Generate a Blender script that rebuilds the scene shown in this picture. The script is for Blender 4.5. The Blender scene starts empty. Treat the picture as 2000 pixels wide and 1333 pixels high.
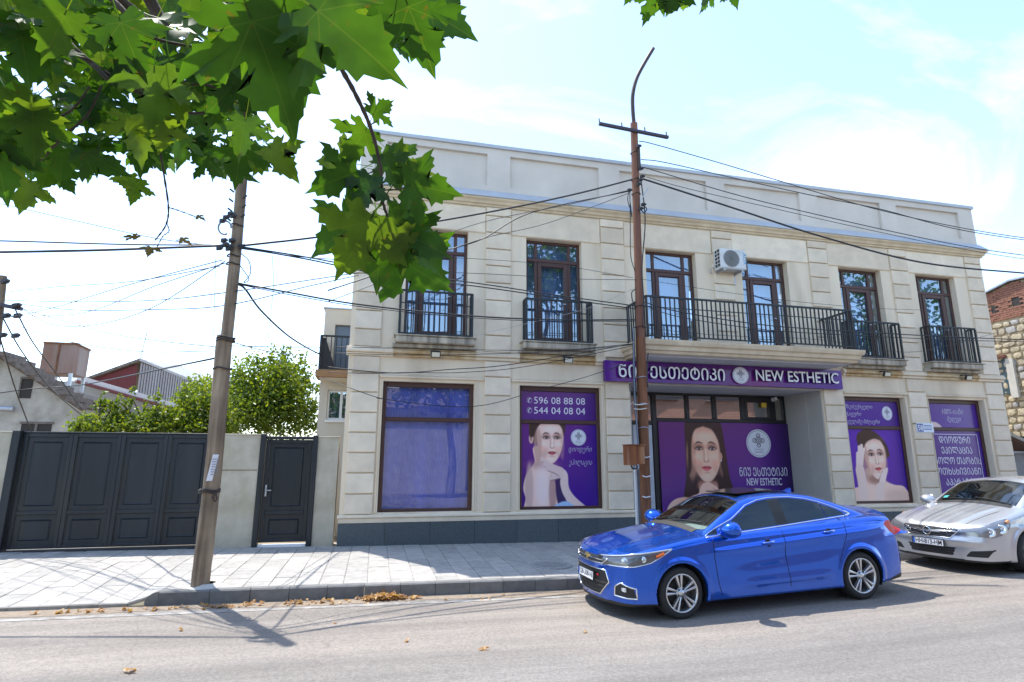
import bpy, bmesh, math, random
import numpy as np
from mathutils import Vector, Matrix

# ------------------------------------------------------------------ camera, world, sun, exposure
scene = bpy.context.scene
COL = scene.collection
R = math.radians
random.seed(7)

CAM = Vector((0.0, 0.0, 1.68))
FPX, TILT, YAW, ROLL = 1115.15, R(11.852), R(13.313), R(0.12)
_f = Vector((math.sin(YAW)*math.cos(TILT), math.cos(YAW)*math.cos(TILT), math.sin(TILT)))
_r0 = Vector((math.cos(YAW), -math.sin(YAW), 0.0))
_u0 = _r0.cross(_f)
CR = _r0*math.cos(ROLL) + _u0*math.sin(ROLL)
CU = -_r0*math.sin(ROLL) + _u0*math.cos(ROLL)
CF = _f
cam_data = bpy.data.cameras.new("camera")
cam_data.sensor_width = 36.0
cam_data.lens = FPX/2000.0*36.0
cam_data.clip_start = 0.05
cam_data.clip_end = 2000.0
cam = bpy.data.objects.new("camera", cam_data)
COL.objects.link(cam)
m = Matrix((CR, CU, -CF)).transposed().to_4x4()
m.translation = CAM
cam.matrix_world = m
scene.camera = cam

SUN_EL, SUN_AZ = R(66.8), R(33.4)          # azimuth measured from +Y towards -X
sun_to = Vector((-math.sin(SUN_AZ)*math.cos(SUN_EL), math.cos(SUN_AZ)*math.cos(SUN_EL), math.sin(SUN_EL)))
sl = bpy.data.lights.new("sun", 'SUN')
sl.energy = 2.45
sl.angle = R(0.55)
sl.color = (1.0, 0.955, 0.88)
so = bpy.data.objects.new("sun", sl)
COL.objects.link(so)
so.rotation_euler = sun_to.to_track_quat('Z', 'Y').to_euler()
so.location = (-10, 20, 40)

world = bpy.data.worlds.new("World")
scene.world = world
world.use_nodes = True
wt = world.node_tree
wt.nodes.clear()
def _wn(t, **kw):
    n = wt.nodes.new(t)
    for k, v in kw.items():
        setattr(n, k, v)
    return n
sky = _wn('ShaderNodeTexSky', sky_type='NISHITA', sun_disc=False)
sky.sun_elevation = SUN_EL
sky.sun_rotation = -SUN_AZ
sky.altitude = 400.0
sky.air_density = 1.0
sky.dust_density = 0.55
sky.ozone_density = 0.35
bg = _wn('ShaderNodeBackground')
bg.inputs['Strength'].default_value = 0.15
wo = _wn('ShaderNodeOutputWorld')
# thin cirrus veil over the whole dome
tc = _wn('ShaderNodeTexCoord')
mp = _wn('ShaderNodeMapping')
mp.inputs['Rotation'].default_value = (0.0, 0.0, R(20))
mp.inputs['Scale'].default_value = (1.0, 2.6, 2.2)
n1 = _wn('ShaderNodeTexNoise')
n1.inputs['Scale'].default_value = 1.7
n1.inputs['Detail'].default_value = 7.0
n1.inputs['Roughness'].default_value = 0.58
n1.inputs['Distortion'].default_value = 0.8
cr_ = _wn('ShaderNodeValToRGB')
cr_.color_ramp.elements[0].position = 0.54
cr_.color_ramp.elements[0].color = (0.03, 0.03, 0.03, 1)
cr_.color_ramp.elements[1].position = 0.82
cr_.color_ramp.elements[1].color = (0.60, 0.60, 0.60, 1)
mx = _wn('ShaderNodeMix', data_type='RGBA')
mx.inputs[7].default_value = (4.6, 4.85, 4.95, 1.0)
wt.links.new(tc.outputs['Generated'], mp.inputs['Vector'])
wt.links.new(mp.outputs['Vector'], n1.inputs['Vector'])
wt.links.new(n1.outputs['Fac'], cr_.inputs['Fac'])
wt.links.new(cr_.outputs['Color'], mx.inputs[0])
tn = _wn('ShaderNodeMix', data_type='RGBA', blend_type='MULTIPLY')
tn.inputs[0].default_value = 1.0
tn.inputs[7].default_value = (1.0, 1.0, 1.0, 1.0)
wt.links.new(sky.outputs['Color'], tn.inputs[6])
wt.links.new(tn.outputs[2], mx.inputs[6])
wt.links.new(mx.outputs[2], bg.inputs['Color'])
wt.links.new(bg.outputs['Background'], wo.inputs['Surface'])

scene.view_settings.view_transform = 'Standard'
scene.view_settings.look = 'None'
scene.view_settings.exposure = 1.62
scene.view_settings.gamma = 1.0
scene.view_settings.use_curve_mapping = False
scene.render.engine = 'CYCLES'
scene.cycles.max_bounces = 8
scene.cycles.transparent_max_bounces = 16
scene.cycles.use_denoising = True

# ------------------------------------------------------------------ helpers
D = 12.485                                  # the facade plane
def ray(px, py):
    return CR*((px-1000.0)/FPX) - CU*((py-666.5)/FPX) + CF
def at(px, py, Y):                          # the point seen at (px, py) that lies at depth Y
    d = ray(px, py)
    return CAM + d*(Y/d.y)
def sstep(a, b, x):
    t = min(1.0, max(0.0, (x-a)/(b-a)))
    return t*t*(3-2*t)
def z_road(x, y=8.0):
    z = -0.21 - 0.0101*max(-40, min(x, 40))
    if x > 3.6:
        z += 0.036*(min(x, 14.0)-3.6)
    return z
def z_walk(x, y):
    z = -0.0101*x - 0.0436 + 0.012*(y-8.85)
    drop = (1.0-sstep(-2.95, -2.6, x))*(1.0-sstep(8.8, 11.2, y))
    return z - 0.115*drop
def kerb_y(x):
    return 8.83 + 0.012*max(0, -x) + (0.13*max(0.0, x-3.4) if x > 3.4 else 0.0)

def tag(o, label=None, cat=None, group=None, kind=None):
    if label: o['label'] = label
    if cat: o['category'] = cat
    if group: o['group'] = group
    if kind: o['kind'] = kind
    return o
def thing(name, label, cat, loc=(0, 0, 0), rotz=0.0, group=None):
    o = bpy.data.objects.new(name, None)
    o.empty_display_size = 0.1
    COL.objects.link(o)
    o.location = loc
    o.rotation_euler = (0, 0, rotz)
    return tag(o, label, cat, group)
_OFF = {}
def off_of(p):
    o = Vector((0, 0, 0))
    while p is not None:
        o += Vector(p.location)
        p = p.parent
    return o
def link(name, mesh, parent=None, loc=(0, 0, 0), rot=None):
    o = bpy.data.objects.new(name, mesh)
    COL.objects.link(o)
    if parent is not None:
        o.parent = parent
    o.location = loc
    if rot is not None:
        o.rotation_euler = rot
    return o

class MB:
    """collects shapes, links them as ONE mesh object"""
    def __init__(s):
        s.v = []; s.f = []; s.m = []
        s.mi = 0
    def _add(s, vs, fs):
        b = len(s.v)
        s.v += [tuple(v) for v in vs]
        s.f += [tuple(b+i for i in f) for f in fs]
        s.m += [s.mi]*len(fs)
    def quad(s, a, b, c, d): s._add([a, b, c, d], [(0, 1, 2, 3)])
    def tri(s, a, b, c): s._add([a, b, c], [(0, 1, 2)])
    def ngon(s, pts): s._add(pts, [tuple(range(len(pts)))])
    def box(s, x0, x1, y0, y1, z0, z1):
        s._add([(x0, y0, z0), (x1, y0, z0), (x1, y1, z0), (x0, y1, z0), (x0, y0, z1), (x1, y0, z1), (x1, y1, z1), (x0, y1, z1)],
               [(3, 2, 1, 0), (4, 5, 6, 7), (0, 1, 5, 4), (1, 2, 6, 5), (2, 3, 7, 6), (3, 0, 4, 7)])
    def bbox(s, x0, x1, y0, y1, z0, z1, c):
        """box whose front (-Y) edges are chamfered by c"""
        s._add([(x0, y1, z0), (x1, y1, z0), (x1, y1, z1), (x0, y1, z1),
                (x0, y0+c, z0), (x1, y0+c, z0), (x1, y0+c, z1), (x0, y0+c, z1),
                (x0+c, y0, z0+c), (x1-c, y0, z0+c), (x1-c, y0, z1-c), (x0+c, y0, z1-c)],
               [(8, 9, 10, 11), (4, 5, 9, 8), (5, 6, 10, 9), (6, 7, 11, 10), (7, 4, 8, 11),
                (0, 1, 5, 4), (1, 2, 6, 5), (2, 3, 7, 6), (3, 0, 4, 7), (3, 2, 1, 0)])
    def obox(s, c, ax, ay, az):
        c = Vector(c); ax = Vector(ax); ay = Vector(ay); az = Vector(az)
        vs = [c+ax*i+ay*j+az*k for k in (-1, 1) for (i, j) in ((-1, -1), (1, -1), (1, 1), (-1, 1))]
        s._add(vs, [(3, 2, 1, 0), (4, 5, 6, 7), (0, 1, 5, 4), (1, 2, 6, 5), (2, 3, 7, 6), (3, 0, 4, 7)])
    def bar(s, p, q, w, h=None):
        p = Vector(p); q = Vector(q); d = q-p
        if d.length < 1e-6: return
        t = d.normalized()
        up = Vector((0, 0, 1)) if abs(t.z) < 0.95 else Vector((0, 1, 0))
        a = t.cross(up).normalized(); b = a.cross(t)
        s.obox((p+q)/2, d/2, a*(w/2), b*((h or w)/2))
    def tube(s, pts, r, n=8, caps=True, rs=None):
        pts = [Vector(p) for p in pts]
        N = len(pts)
        base = len(s.v)
        t0 = (pts[1]-pts[0]).normalized()
        up = Vector((0, 0, 1)) if abs(t0.z) < 0.9 else Vector((1, 0, 0))
        a = t0.cross(up).normalized()
        for i, p in enumerate(pts):
            t = (pts[min(i+1, N-1)]-pts[max(i-1, 0)])
            if t.length < 1e-9: t = t0
            t = t.normalized()
            a = (a - t*a.dot(t))
            if a.length < 1e-6: a = t.orthogonal()
            a.normalize()
            b = t.cross(a)
            rr = rs[i] if rs else r
            for k in range(n):
                an = 2*math.pi*k/n
                s.v.append(tuple(p + a*(math.cos(an)*rr) + b*(math.sin(an)*rr)))
        for i in range(N-1):
            for k in range(n):
                k2 = (k+1) % n
                s.f.append((base+i*n+k, base+i*n+k2, base+(i+1)*n+k2, base+(i+1)*n+k)); s.m.append(s.mi)
        if caps:
            s.f.append(tuple(base+k for k in range(n))[::-1]); s.m.append(s.mi)
            s.f.append(tuple(base+(N-1)*n+k for k in range(n))); s.m.append(s.mi)
    def lathe(s, prof, c, axis, n=32, a0=0.0):
        """prof: (radius, along) pairs"""
        ax = Vector(axis).normalized(); u = ax.orthogonal().normalized(); w = ax.cross(u)
        c = Vector(c); base = len(s.v)
        for (r, h) in prof:
            for k in range(n):
                an = a0+2*math.pi*k/n
                s.v.append(tuple(c + ax*h + u*(r*math.cos(an)) + w*(r*math.sin(an))))
        for i in range(len(prof)-1):
            for k in range(n):
                k2 = (k+1) % n
                s.f.append((base+i*n+k, base+i*n+k2, base+(i+1)*n+k2, base+(i+1)*n+k)); s.m.append(s.mi)
    def disc(s, c, axis, r, n=24, ry=None):
        ax = Vector(axis).normalized(); u = ax.orthogonal().normalized(); w = ax.cross(u); c = Vector(c)
        s._add([c+u*(r*math.cos(2*math.pi*k/n))+w*(r*math.sin(2*math.pi*k/n)) for k in range(n)], [tuple(range(n))])
    def prism(s, poly, f):
        """poly: 2D points; f(p, k) -> 3D for k = 0 (front) and 1 (back)"""
        n = len(poly)
        vs = [f(p, 0) for p in poly]+[f(p, 1) for p in poly]
        fs = [tuple(range(n)), tuple(range(2*n-1, n-1, -1))]
        fs += [(i, i+n, (i+1) % n+n, (i+1) % n) for i in range(n)]
        s._add(vs, fs)
    def mesh(s, name, mats, off=(0, 0, 0), smooth=False, fix=True):
        me = bpy.data.meshes.new(name)
        ox, oy, oz = off
        me.from_pydata([(x-ox, y-oy, z-oz) for x, y, z in s.v], [], s.f)
        if not isinstance(mats, (list, tuple)): mats = [mats]
        for mm in mats: me.materials.append(mm)
        if len(mats) > 1: me.polygons.foreach_set('material_index', s.m)
        if fix:
            b = bmesh.new(); b.from_mesh(me)
            bmesh.ops.recalc_face_normals(b, faces=b.faces)
            b.to_mesh(me); b.free()
        if smooth: me.polygons.foreach_set('use_smooth', [True]*len(me.polygons))
        me.update()
        return me
    def build(s, name, mats, parent=None, smooth=False, fix=True, local=False):
        off = (0, 0, 0) if (parent is None or local) else off_of(parent)
        return link(name, s.mesh(name, mats, off, smooth, fix), parent)

def spline(pts, n=8):
    """Catmull-Rom through 3D points"""
    P = [Vector(p) for p in pts]
    P = [P[0]*2-P[1]] + P + [P[-1]*2-P[-2]]
    out = []
    for i in range(1, len(P)-2):
        for k in range(n):
            t = k/n
            a, b, c, d = P[i-1], P[i], P[i+1], P[i+2]
            out.append(0.5*((2*b)+(c-a)*t+(2*a-5*b+4*c-d)*t*t+(3*b-a-3*c+d)*t**3))
    out.append(P[-2])
    return out

# ------------------------------------------------------------------ materials
_M = {}
def mat(name, col, rough=0.7, metal=0.0, var=0.0, vscale=3.0, bump=0.0, bscale=40.0, col2=None, spec=0.5, coat=0.0, stain=None, streak=False, coords='Object', emis=None):
    """principled material; col2/var mixes a second colour by noise, stain adds patches (colour, scale, amount)"""
    if name in _M: return _M[name]
    m = bpy.data.materials.new(name)
    m.use_nodes = True
    nt = m.node_tree
    p = nt.nodes['Principled BSDF']
    L = nt.links.new
    p.inputs['Roughness'].default_value = rough
    p.inputs['Metallic'].default_value = metal
    p.inputs['Specular IOR Level'].default_value = spec
    if coat:
        p.inputs['Coat Weight'].default_value = coat
        p.inputs['Coat Roughness'].default_value = 0.04
    c = (*col, 1.0)
    p.inputs['Base Color'].default_value = c
    if emis:
        p.inputs['Emission Color'].default_value = (*emis[0], 1)
        p.inputs['Emission Strength'].default_value = emis[1]
    tcn = nt.nodes.new('ShaderNodeTexCoord')
    src = tcn.outputs[coords]
    if coords == 'World':
        pass
    out = None
    if var or col2:
        n = nt.nodes.new('ShaderNodeTexNoise')
        n.inputs['Scale'].default_value = vscale
        n.inputs['Detail'].default_value = 8.0
        n.inputs['Roughness'].default_value = 0.6
        if streak:
            mpn = nt.nodes.new('ShaderNodeMapping')
            mpn.inputs['Scale'].default_value = (1.0, 1.0, 0.12)
            L(src, mpn.inputs['Vector']); L(mpn.outputs['Vector'], n.inputs['Vector'])
        else:
            L(src, n.inputs['Vector'])
        rp = nt.nodes.new('ShaderNodeValToRGB')
        rp.color_ramp.elements[0].position = 0.35
        rp.color_ramp.elements[1].position = 0.68
        c2 = col2 if col2 else tuple(x*(1-var) for x in col)
        c1 = col if col2 else tuple(min(1.0, x*(1+var*0.6)) for x in col)
        rp.color_ramp.elements[0].color = (*c2, 1)
        rp.color_ramp.elements[1].color = (*c1, 1)
        L(n.outputs['Fac'], rp.inputs['Fac'])
        out = rp.outputs['Color']
    if stain:
        sc, ss, sa = stain
        n2 = nt.nodes.new('ShaderNodeTexNoise')
        n2.inputs['Scale'].default_value = ss
        n2.inputs['Detail'].default_value = 6.0
        mp2 = nt.nodes.new('ShaderNodeMapping')
        mp2.inputs['Location'].default_value = (3.1, 7.7, 1.3)
        if streak: mp2.inputs['Scale'].default_value = (1.0, 1.0, 0.2)
        L(src, mp2.inputs['Vector']); L(mp2.outputs['Vector'], n2.inputs['Vector'])
        r2 = nt.nodes.new('ShaderNodeValToRGB')
        r2.color_ramp.elements[0].position = 0.52
        r2.color_ramp.elements[0].color = (0, 0, 0, 1)
        r2.color_ramp.elements[1].position = 0.74
        r2.color_ramp.elements[1].color = (sa, sa, sa, 1)
        L(n2.outputs['Fac'], r2.inputs['Fac'])
        mxn = nt.nodes.new('ShaderNodeMix'); mxn.data_type = 'RGBA'
        L(r2.outputs['Color'], mxn.inputs[0])
        if out is not None: L(out, mxn.inputs[6])
        else: mxn.inputs[6].default_value = c
        mxn.inputs[7].default_value = (*sc, 1)
        out = mxn.outputs[2]
    if out is not None: L(out, p.inputs['Base Color'])
    if bump:
        n3 = nt.nodes.new('ShaderNodeTexNoise')
        n3.inputs['Scale'].default_value = bscale
        n3.inputs['Detail'].default_value = 5.0
        L(src, n3.inputs['Vector'])
        bn = nt.nodes.new('ShaderNodeBump')
        bn.inputs['Strength'].default_value = bump
        bn.inputs['Distance'].default_value = 0.02
        L(n3.outputs['Fac'], bn.inputs['Height'])
        L(bn.outputs['Normal'], p.inputs['Normal'])
    _M[name] = m
    return m
def tinted(base, name, col_a, col_b, rough=0.8, bump=0.3, bscale=30.0, vscale=6.0, fine=0.25):
    """colour that differs from object to object (Object Info random) plus grain"""
    if name in _M: return _M[name]
    m = bpy.data.materials.new(name); m.use_nodes = True
    nt = m.node_tree; L = nt.links.new
    p = nt.nodes['Principled BSDF']; p.inputs['Roughness'].default_value = rough
    oi = nt.nodes.new('ShaderNodeObjectInfo')
    rp = nt.nodes.new('ShaderNodeMix'); rp.data_type = 'RGBA'
    rp.inputs[6].default_value = (*col_a, 1); rp.inputs[7].default_value = (*col_b, 1)
    L(oi.outputs['Random'], rp.inputs[0])
    tcn = nt.nodes.new('ShaderNodeNewGeometry')
    n = nt.nodes.new('ShaderNodeTexNoise'); n.inputs['Scale'].default_value = vscale; n.inputs['Detail'].default_value = 8
    n.inputs['Roughness'].default_value = 0.65
    L(tcn.outputs['Position'], n.inputs['Vector'])
    mr = nt.nodes.new('ShaderNodeMapRange')
    mr.inputs[1].default_value = 0.3; mr.inputs[2].default_value = 0.7
    mr.inputs[3].default_value = 1.0-fine; mr.inputs[4].default_value = 1.0+fine*0.5
    L(n.outputs['Fac'], mr.inputs[0])
    mu = nt.nodes.new('ShaderNodeMix'); mu.data_type = 'RGBA'; mu.blend_type = 'MULTIPLY'; mu.inputs[0].default_value = 1
    L(rp.outputs[2], mu.inputs[6]); L(mr.outputs[0], mu.inputs[7])
    L(mu.outputs[2], p.inputs['Base Color'])
    if bump:
        n3 = nt.nodes.new('ShaderNodeTexNoise'); n3.inputs['Scale'].default_value = bscale; n3.inputs['Detail'].default_value = 6
        L(tcn.outputs['Position'], n3.inputs['Vector'])
        bn = nt.nodes.new('ShaderNodeBump'); bn.inputs['Strength'].default_value = bump; bn.inputs['Distance'].default_value = 0.015
        L(n3.outputs['Fac'], bn.inputs['Height']); L(bn.outputs['Normal'], p.inputs['Normal'])
    _M[name] = m
    return m
def glass(name, tint=(0.8, 0.88, 0.95), refl=0.35, rough=0.0, rcol=(1, 1, 1)):
    """window pane: clear sheet mixed with a mirror, stronger at grazing angles"""
    if name in _M: return _M[name]
    m = bpy.data.materials.new(name); m.use_nodes = True
    nt = m.node_tree; L = nt.links.new
    nt.nodes.clear()
    o = nt.nodes.new('ShaderNodeOutputMaterial')
    t = nt.nodes.new('ShaderNodeBsdfTransparent'); t.inputs['Color'].default_value = (*tint, 1)
    g = nt.nodes.new('ShaderNodeBsdfGlossy'); g.inputs['Roughness'].default_value = rough; g.inputs['Color'].default_value = (*rcol, 1)
    fr = nt.nodes.new('ShaderNodeLayerWeight'); fr.inputs['Blend'].default_value = 0.25
    mr = nt.nodes.new('ShaderNodeMapRange'); mr.inputs[3].default_value = refl; mr.inputs[4].default_value = 1.0
    L(fr.outputs['Fresnel'], mr.inputs[0])
    x = nt.nodes.new('ShaderNodeMixShader')
    L(mr.outputs[0], x.inputs[0]); L(t.outputs[0], x.inputs[1]); L(g.outputs[0], x.inputs[2]); L(x.outputs[0], o.inputs['Surface'])
    _M[name] = m
    return m
def vcol_mat(name, rough=0.25, spec=0.5):
    """printed film: the picture is the mesh's own colour attribute"""
    if name in _M: return _M[name]
    m = bpy.data.materials.new(name); m.use_nodes = True
    nt = m.node_tree; p = nt.nodes['Principled BSDF']
    a = nt.nodes.new('ShaderNodeAttribute'); a.attribute_name = 'print'
    nt.links.new(a.outputs['Color'], p.inputs['Base Color'])
    p.inputs['Roughness'].default_value = rough
    p.inputs['Specular IOR Level'].default_value = spec
    _M[name] = m
    return m

STONE = mat('cream limestone', (0.80, 0.685, 0.515), 0.85, var=0.13, vscale=1.1, bump=0.15, bscale=60, stain=((0.44, 0.34, 0.22), 1.3, 0.6), streak=True)
BLOCK = tinted(None, 'cream limestone block', (0.84, 0.73, 0.565), (0.70, 0.59, 0.44), 0.85, 0.18, 45, 2.2, 0.16)
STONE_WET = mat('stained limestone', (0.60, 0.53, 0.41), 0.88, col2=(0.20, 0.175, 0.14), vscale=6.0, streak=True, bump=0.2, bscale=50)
STONE_GOLD = mat('golden limestone moulding', (0.68, 0.57, 0.40), 0.85, col2=(0.54, 0.43, 0.29), vscale=3.0, bump=0.12)
RENDER_W = mat('pale grey render', (0.64, 0.595, 0.53), 0.9, var=0.10, vscale=0.8, bump=0.08, bscale=90, stain=((0.5, 0.48, 0.44), 0.6, 0.3))
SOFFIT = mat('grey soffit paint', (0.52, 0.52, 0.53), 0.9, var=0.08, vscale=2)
ZINC = mat('blue grey zinc flashing', (0.47, 0.50, 0.53), 0.55, metal=0.25, var=0.08, vscale=2)
GRANITE = tinted(None, 'dark granite', (0.085, 0.105, 0.115), (0.065, 0.082, 0.092), 0.55, 0.05, 120, 25, 0.35)
FRAME = mat('dark red brown window frame', (0.075, 0.030, 0.022), 0.45, var=0.15, vscale=8)
BLACKFRAME = mat('black door frame', (0.012, 0.012, 0.014), 0.4)
IRON = mat('black painted iron', (0.018, 0.024, 0.028), 0.5, var=0.2, vscale=20)
CURTAIN = mat('sky tinted net curtain', (0.42, 0.47, 0.58), 0.95)  # pale curtain with the sky's blue reflection put into its colour
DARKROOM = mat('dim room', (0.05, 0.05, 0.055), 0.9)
WHITE = mat('white enamel', (0.80, 0.80, 0.79), 0.4, var=0.04, vscale=5)
LETTER = mat('white acrylic letter', (0.85, 0.85, 0.88), 0.35)
PURPLE_IN = mat('dark blue letter return', (0.03, 0.02, 0.10), 0.5)
BLACK = mat('black rubber', (0.018, 0.018, 0.019), 0.6)
CABLE = mat('black cable sheath', (0.020, 0.021, 0.024), 0.55)
STEEL = mat('galvanised steel', (0.45, 0.47, 0.50), 0.45, metal=0.7, var=0.15, vscale=12)
RUST = mat('rusted steel', (0.26, 0.105, 0.045), 0.85, col2=(0.12, 0.05, 0.025), vscale=9, streak=True, bump=0.25, bscale=50)
PANE = glass('window pane', (0.62, 0.76, 1.0), 0.30, rcol=(0.80, 0.92, 1.0))
# ------------------------------------------------------------------ ground, road, kerb, pavement
def asphalt():
    m = bpy.data.materials.new('dusty asphalt'); m.use_nodes = True
    nt = m.node_tree; L = nt.links.new; p = nt.nodes['Principled BSDF']
    p.inputs['Roughness'].default_value = 0.9
    g = nt.nodes.new('ShaderNodeNewGeometry')
    def noise(sc, det=6, mapping=None, rough=0.6):
        n = nt.nodes.new('ShaderNodeTexNoise'); n.inputs['Scale'].default_value = sc; n.inputs['Detail'].default_value = det
        n.inputs['Roughness'].default_value = rough
        if mapping:
            mp = nt.nodes.new('ShaderNodeMapping'); mp.inputs['Scale'].default_value = mapping
            L(g.outputs['Position'], mp.inputs['Vector']); L(mp.outputs['Vector'], n.inputs['Vector'])
        else: L(g.outputs['Position'], n.inputs['Vector'])
        return n
    def ramp(n, a, b, ca, cb):
        r = nt.nodes.new('ShaderNodeValToRGB')
        r.color_ramp.elements[0].position = a; r.color_ramp.elements[1].position = b
        r.color_ramp.elements[0].color = (*ca, 1); r.color_ramp.elements[1].color = (*cb, 1)
        L(n.outputs['Fac'], r.inputs['Fac']); return r
    def mix(f, a, b, blend='MIX'):
        x = nt.nodes.new('ShaderNodeMix'); x.data_type = 'RGBA'; x.blend_type = blend
        if isinstance(f, float): x.inputs[0].default_value = f
        else: L(f, x.inputs[0])
        L(a, x.inputs[6]); L(b, x.inputs[7]); return x.outputs[2]
    # grey worn wheel tracks near the camera, tan dust further out
    sep = nt.nodes.new('ShaderNodeSeparateXYZ'); L(g.outputs['Position'], sep.inputs[0])
    wob = noise(0.35, 3)
    ad = nt.nodes.new('ShaderNodeMath'); ad.operation = 'MULTIPLY_ADD'; ad.inputs[1].default_value = 2.6
    L(wob.outputs['Fac'], ad.inputs[0]); L(sep.outputs['Y'], ad.inputs[2])
    mr = nt.nodes.new('ShaderNodeMapRange'); mr.interpolation_type = 'SMOOTHSTEP'
    mr.inputs[1].default_value = 6.6; mr.inputs[2].default_value = 8.2; L(ad.outputs[0], mr.inputs[0])
    base = ramp(noise(0.9, 8, (0.35, 1.6, 1)), 0.3, 0.7, (0.172, 0.159, 0.146), (0.232, 0.214, 0.196))
    tan = ramp(noise(1.1, 8, (0.4, 1.3, 1)), 0.3, 0.7, (0.205, 0.180, 0.155), (0.275, 0.240, 0.205))
    c = mix(mr.outputs[0], base.outputs['Color'], tan.outputs['Color'])
    grain = ramp(noise(75, 4, None, 0.75), 0.34, 0.68, (0.74, 0.74, 0.74), (1.22, 1.22, 1.22))
    c = mix(1.0, c, grain.outputs['Color'], 'MULTIPLY')
    mid = ramp(noise(26, 5, None, 0.7), 0.34, 0.68, (0.78, 0.78, 0.78), (1.2, 1.2, 1.2))
    c = mix(1.0, c, mid.outputs['Color'], 'MULTIPLY')
    trk = ramp(noise(1.0, 6, (0.12, 3.2, 1)), 0.36, 0.66, (0.82, 0.82, 0.83), (1.1, 1.1, 1.1))
    c = mix(1.0, c, trk.outputs['Color'], 'MULTIPLY')
    spots = ramp(noise(2.4, 4, (0.6, 1.4, 1)), 0.66, 0.73, (0, 0, 0), (0.45, 0.45, 0.45))
    dk = nt.nodes.new('ShaderNodeRGB'); dk.outputs[0].default_value = (0.105, 0.088, 0.072, 1)
    c = mix(spots.outputs['Color'], c, dk.outputs[0])
    pits = ramp(noise(11, 3), 0.70, 0.74, (0, 0, 0), (0.5, 0.5, 0.5))
    c = mix(pits.outputs['Color'], c, dk.outputs[0])
    # hairline cracks
    vo = nt.nodes.new('ShaderNodeTexVoronoi'); vo.feature = 'DISTANCE_TO_EDGE'; vo.inputs['Scale'].default_value = 0.30
    wv = noise(2.2, 5); va = nt.nodes.new('ShaderNodeVectorMath'); va.operation = 'MULTIPLY_ADD'
    va.inputs[1].default_value = (0.35, 0.35, 0.35)
    L(wv.outputs['Color'], va.inputs[0]); L(g.outputs['Position'], va.inputs[2]); L(va.outputs[0], vo.inputs['Vector'])
    ck = nt.nodes.new('ShaderNodeMapRange'); ck.inputs[1].default_value = 0.0; ck.inputs[2].default_value = 0.0022
    ck.inputs[3].default_value = 0.45; ck.inputs[4].default_value = 0.0
    L(vo.outputs['Distance'], ck.inputs[0])
    c = mix(ck.outputs[0], c, dk.outputs[0])
    L(c, p.inputs['Base Color'])
    b = nt.nodes.new('ShaderNodeBump'); b.inputs['Strength'].default_value = 0.45; b.inputs['Distance'].default_value = 0.01
    L(noise(110, 4).outputs['Fac'], b.inputs['Height']); L(b.outputs['Normal'], p.inputs['Normal'])
    return m
ASPHALT = asphalt()
PAVER = tinted(None, 'pale concrete paver', (0.41, 0.385, 0.35), (0.325, 0.31, 0.285), 0.9, 0.3, 70, 7.0, 0.26)
KERB_M = tinted(None, 'grey basalt kerb', (0.20, 0.195, 0.185), (0.14, 0.14, 0.14), 0.85, 0.3, 50, 6.0, 0.3)
SAND = mat('pale grit joint', (0.33, 0.32, 0.30), 0.95, var=0.2, vscale=12)
EARTH = mat('dry earth', (0.24, 0.19, 0.13), 0.95, var=0.3, vscale=1.5, bump=0.3, bscale=12)
LINE_M = mat('worn white road paint', (0.38, 0.365, 0.34), 0.85, col2=(0.19, 0.17, 0.15), vscale=7.0, bump=0.4, bscale=80)
GRIT = mat('gutter grit', (0.30, 0.235, 0.165), 0.95, col2=(0.20, 0.16, 0.125), vscale=14.0, bump=0.4, bscale=90)

def sheet(xs, ys, zf):
    b = MB()
    for y in ys:
        for x in xs: b.v.append((x, y(x) if callable(y) else y, 0))
    nx = len(xs)
    b.v = [(x, y, zf(x, y)) for x, y, z in b.v]
    for j in range(len(ys)-1):
        for i in range(nx-1):
            b.f.append((j*nx+i, j*nx+i+1, (j+1)*nx+i+1, (j+1)*nx+i)); b.m.append(0)
    return b
xs = [-300, -80, -30, -14] + [-12+0.5*i for i in range(65)] + [24, 40, 90, 300]
far = [-300, -120, -40, -16, -9.0, -6]
road = sheet(xs, far+[-4, -2, 0, 2, 4, 5, 6, 7, 8, lambda x: kerb_y(x)+0.05], z_road).build('road', ASPHALT)
tag(road, kind='structure')
ground = sheet([-300, -100, -40, -12, -6, 0, 6, 12, 18, 30, 60, 300], [12.9, 16, 24, 40, 90, 300, 900], lambda x, y: -0.06-0.0101*max(-40, min(40, x))).build('ground', EARTH)
tag(ground, kind='structure')
# solid edge line and the gutter grit
ln = sheet([-12+0.5*i for i in range(58)], [lambda x: 8.345+0.010*max(0, -x)*0+(0.09*max(0, x-3.4)), lambda x: 8.455+(0.09*max(0, x-3.4))], lambda x, y: z_road(x)+0.004)
tag(ln.build('road_line', LINE_M), kind='structure')
gt = sheet([-12+0.5*i for i in range(58)], [lambda x: kerb_y(x)-0.30+0.05*math.sin(x*2.1)+(-0.04*max(0, x-3.4)), lambda x: kerb_y(x)+0.04], lambda x, y: z_road(x)+0.003)
tag(gt.build('gutter', GRIT), kind='structure')

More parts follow.
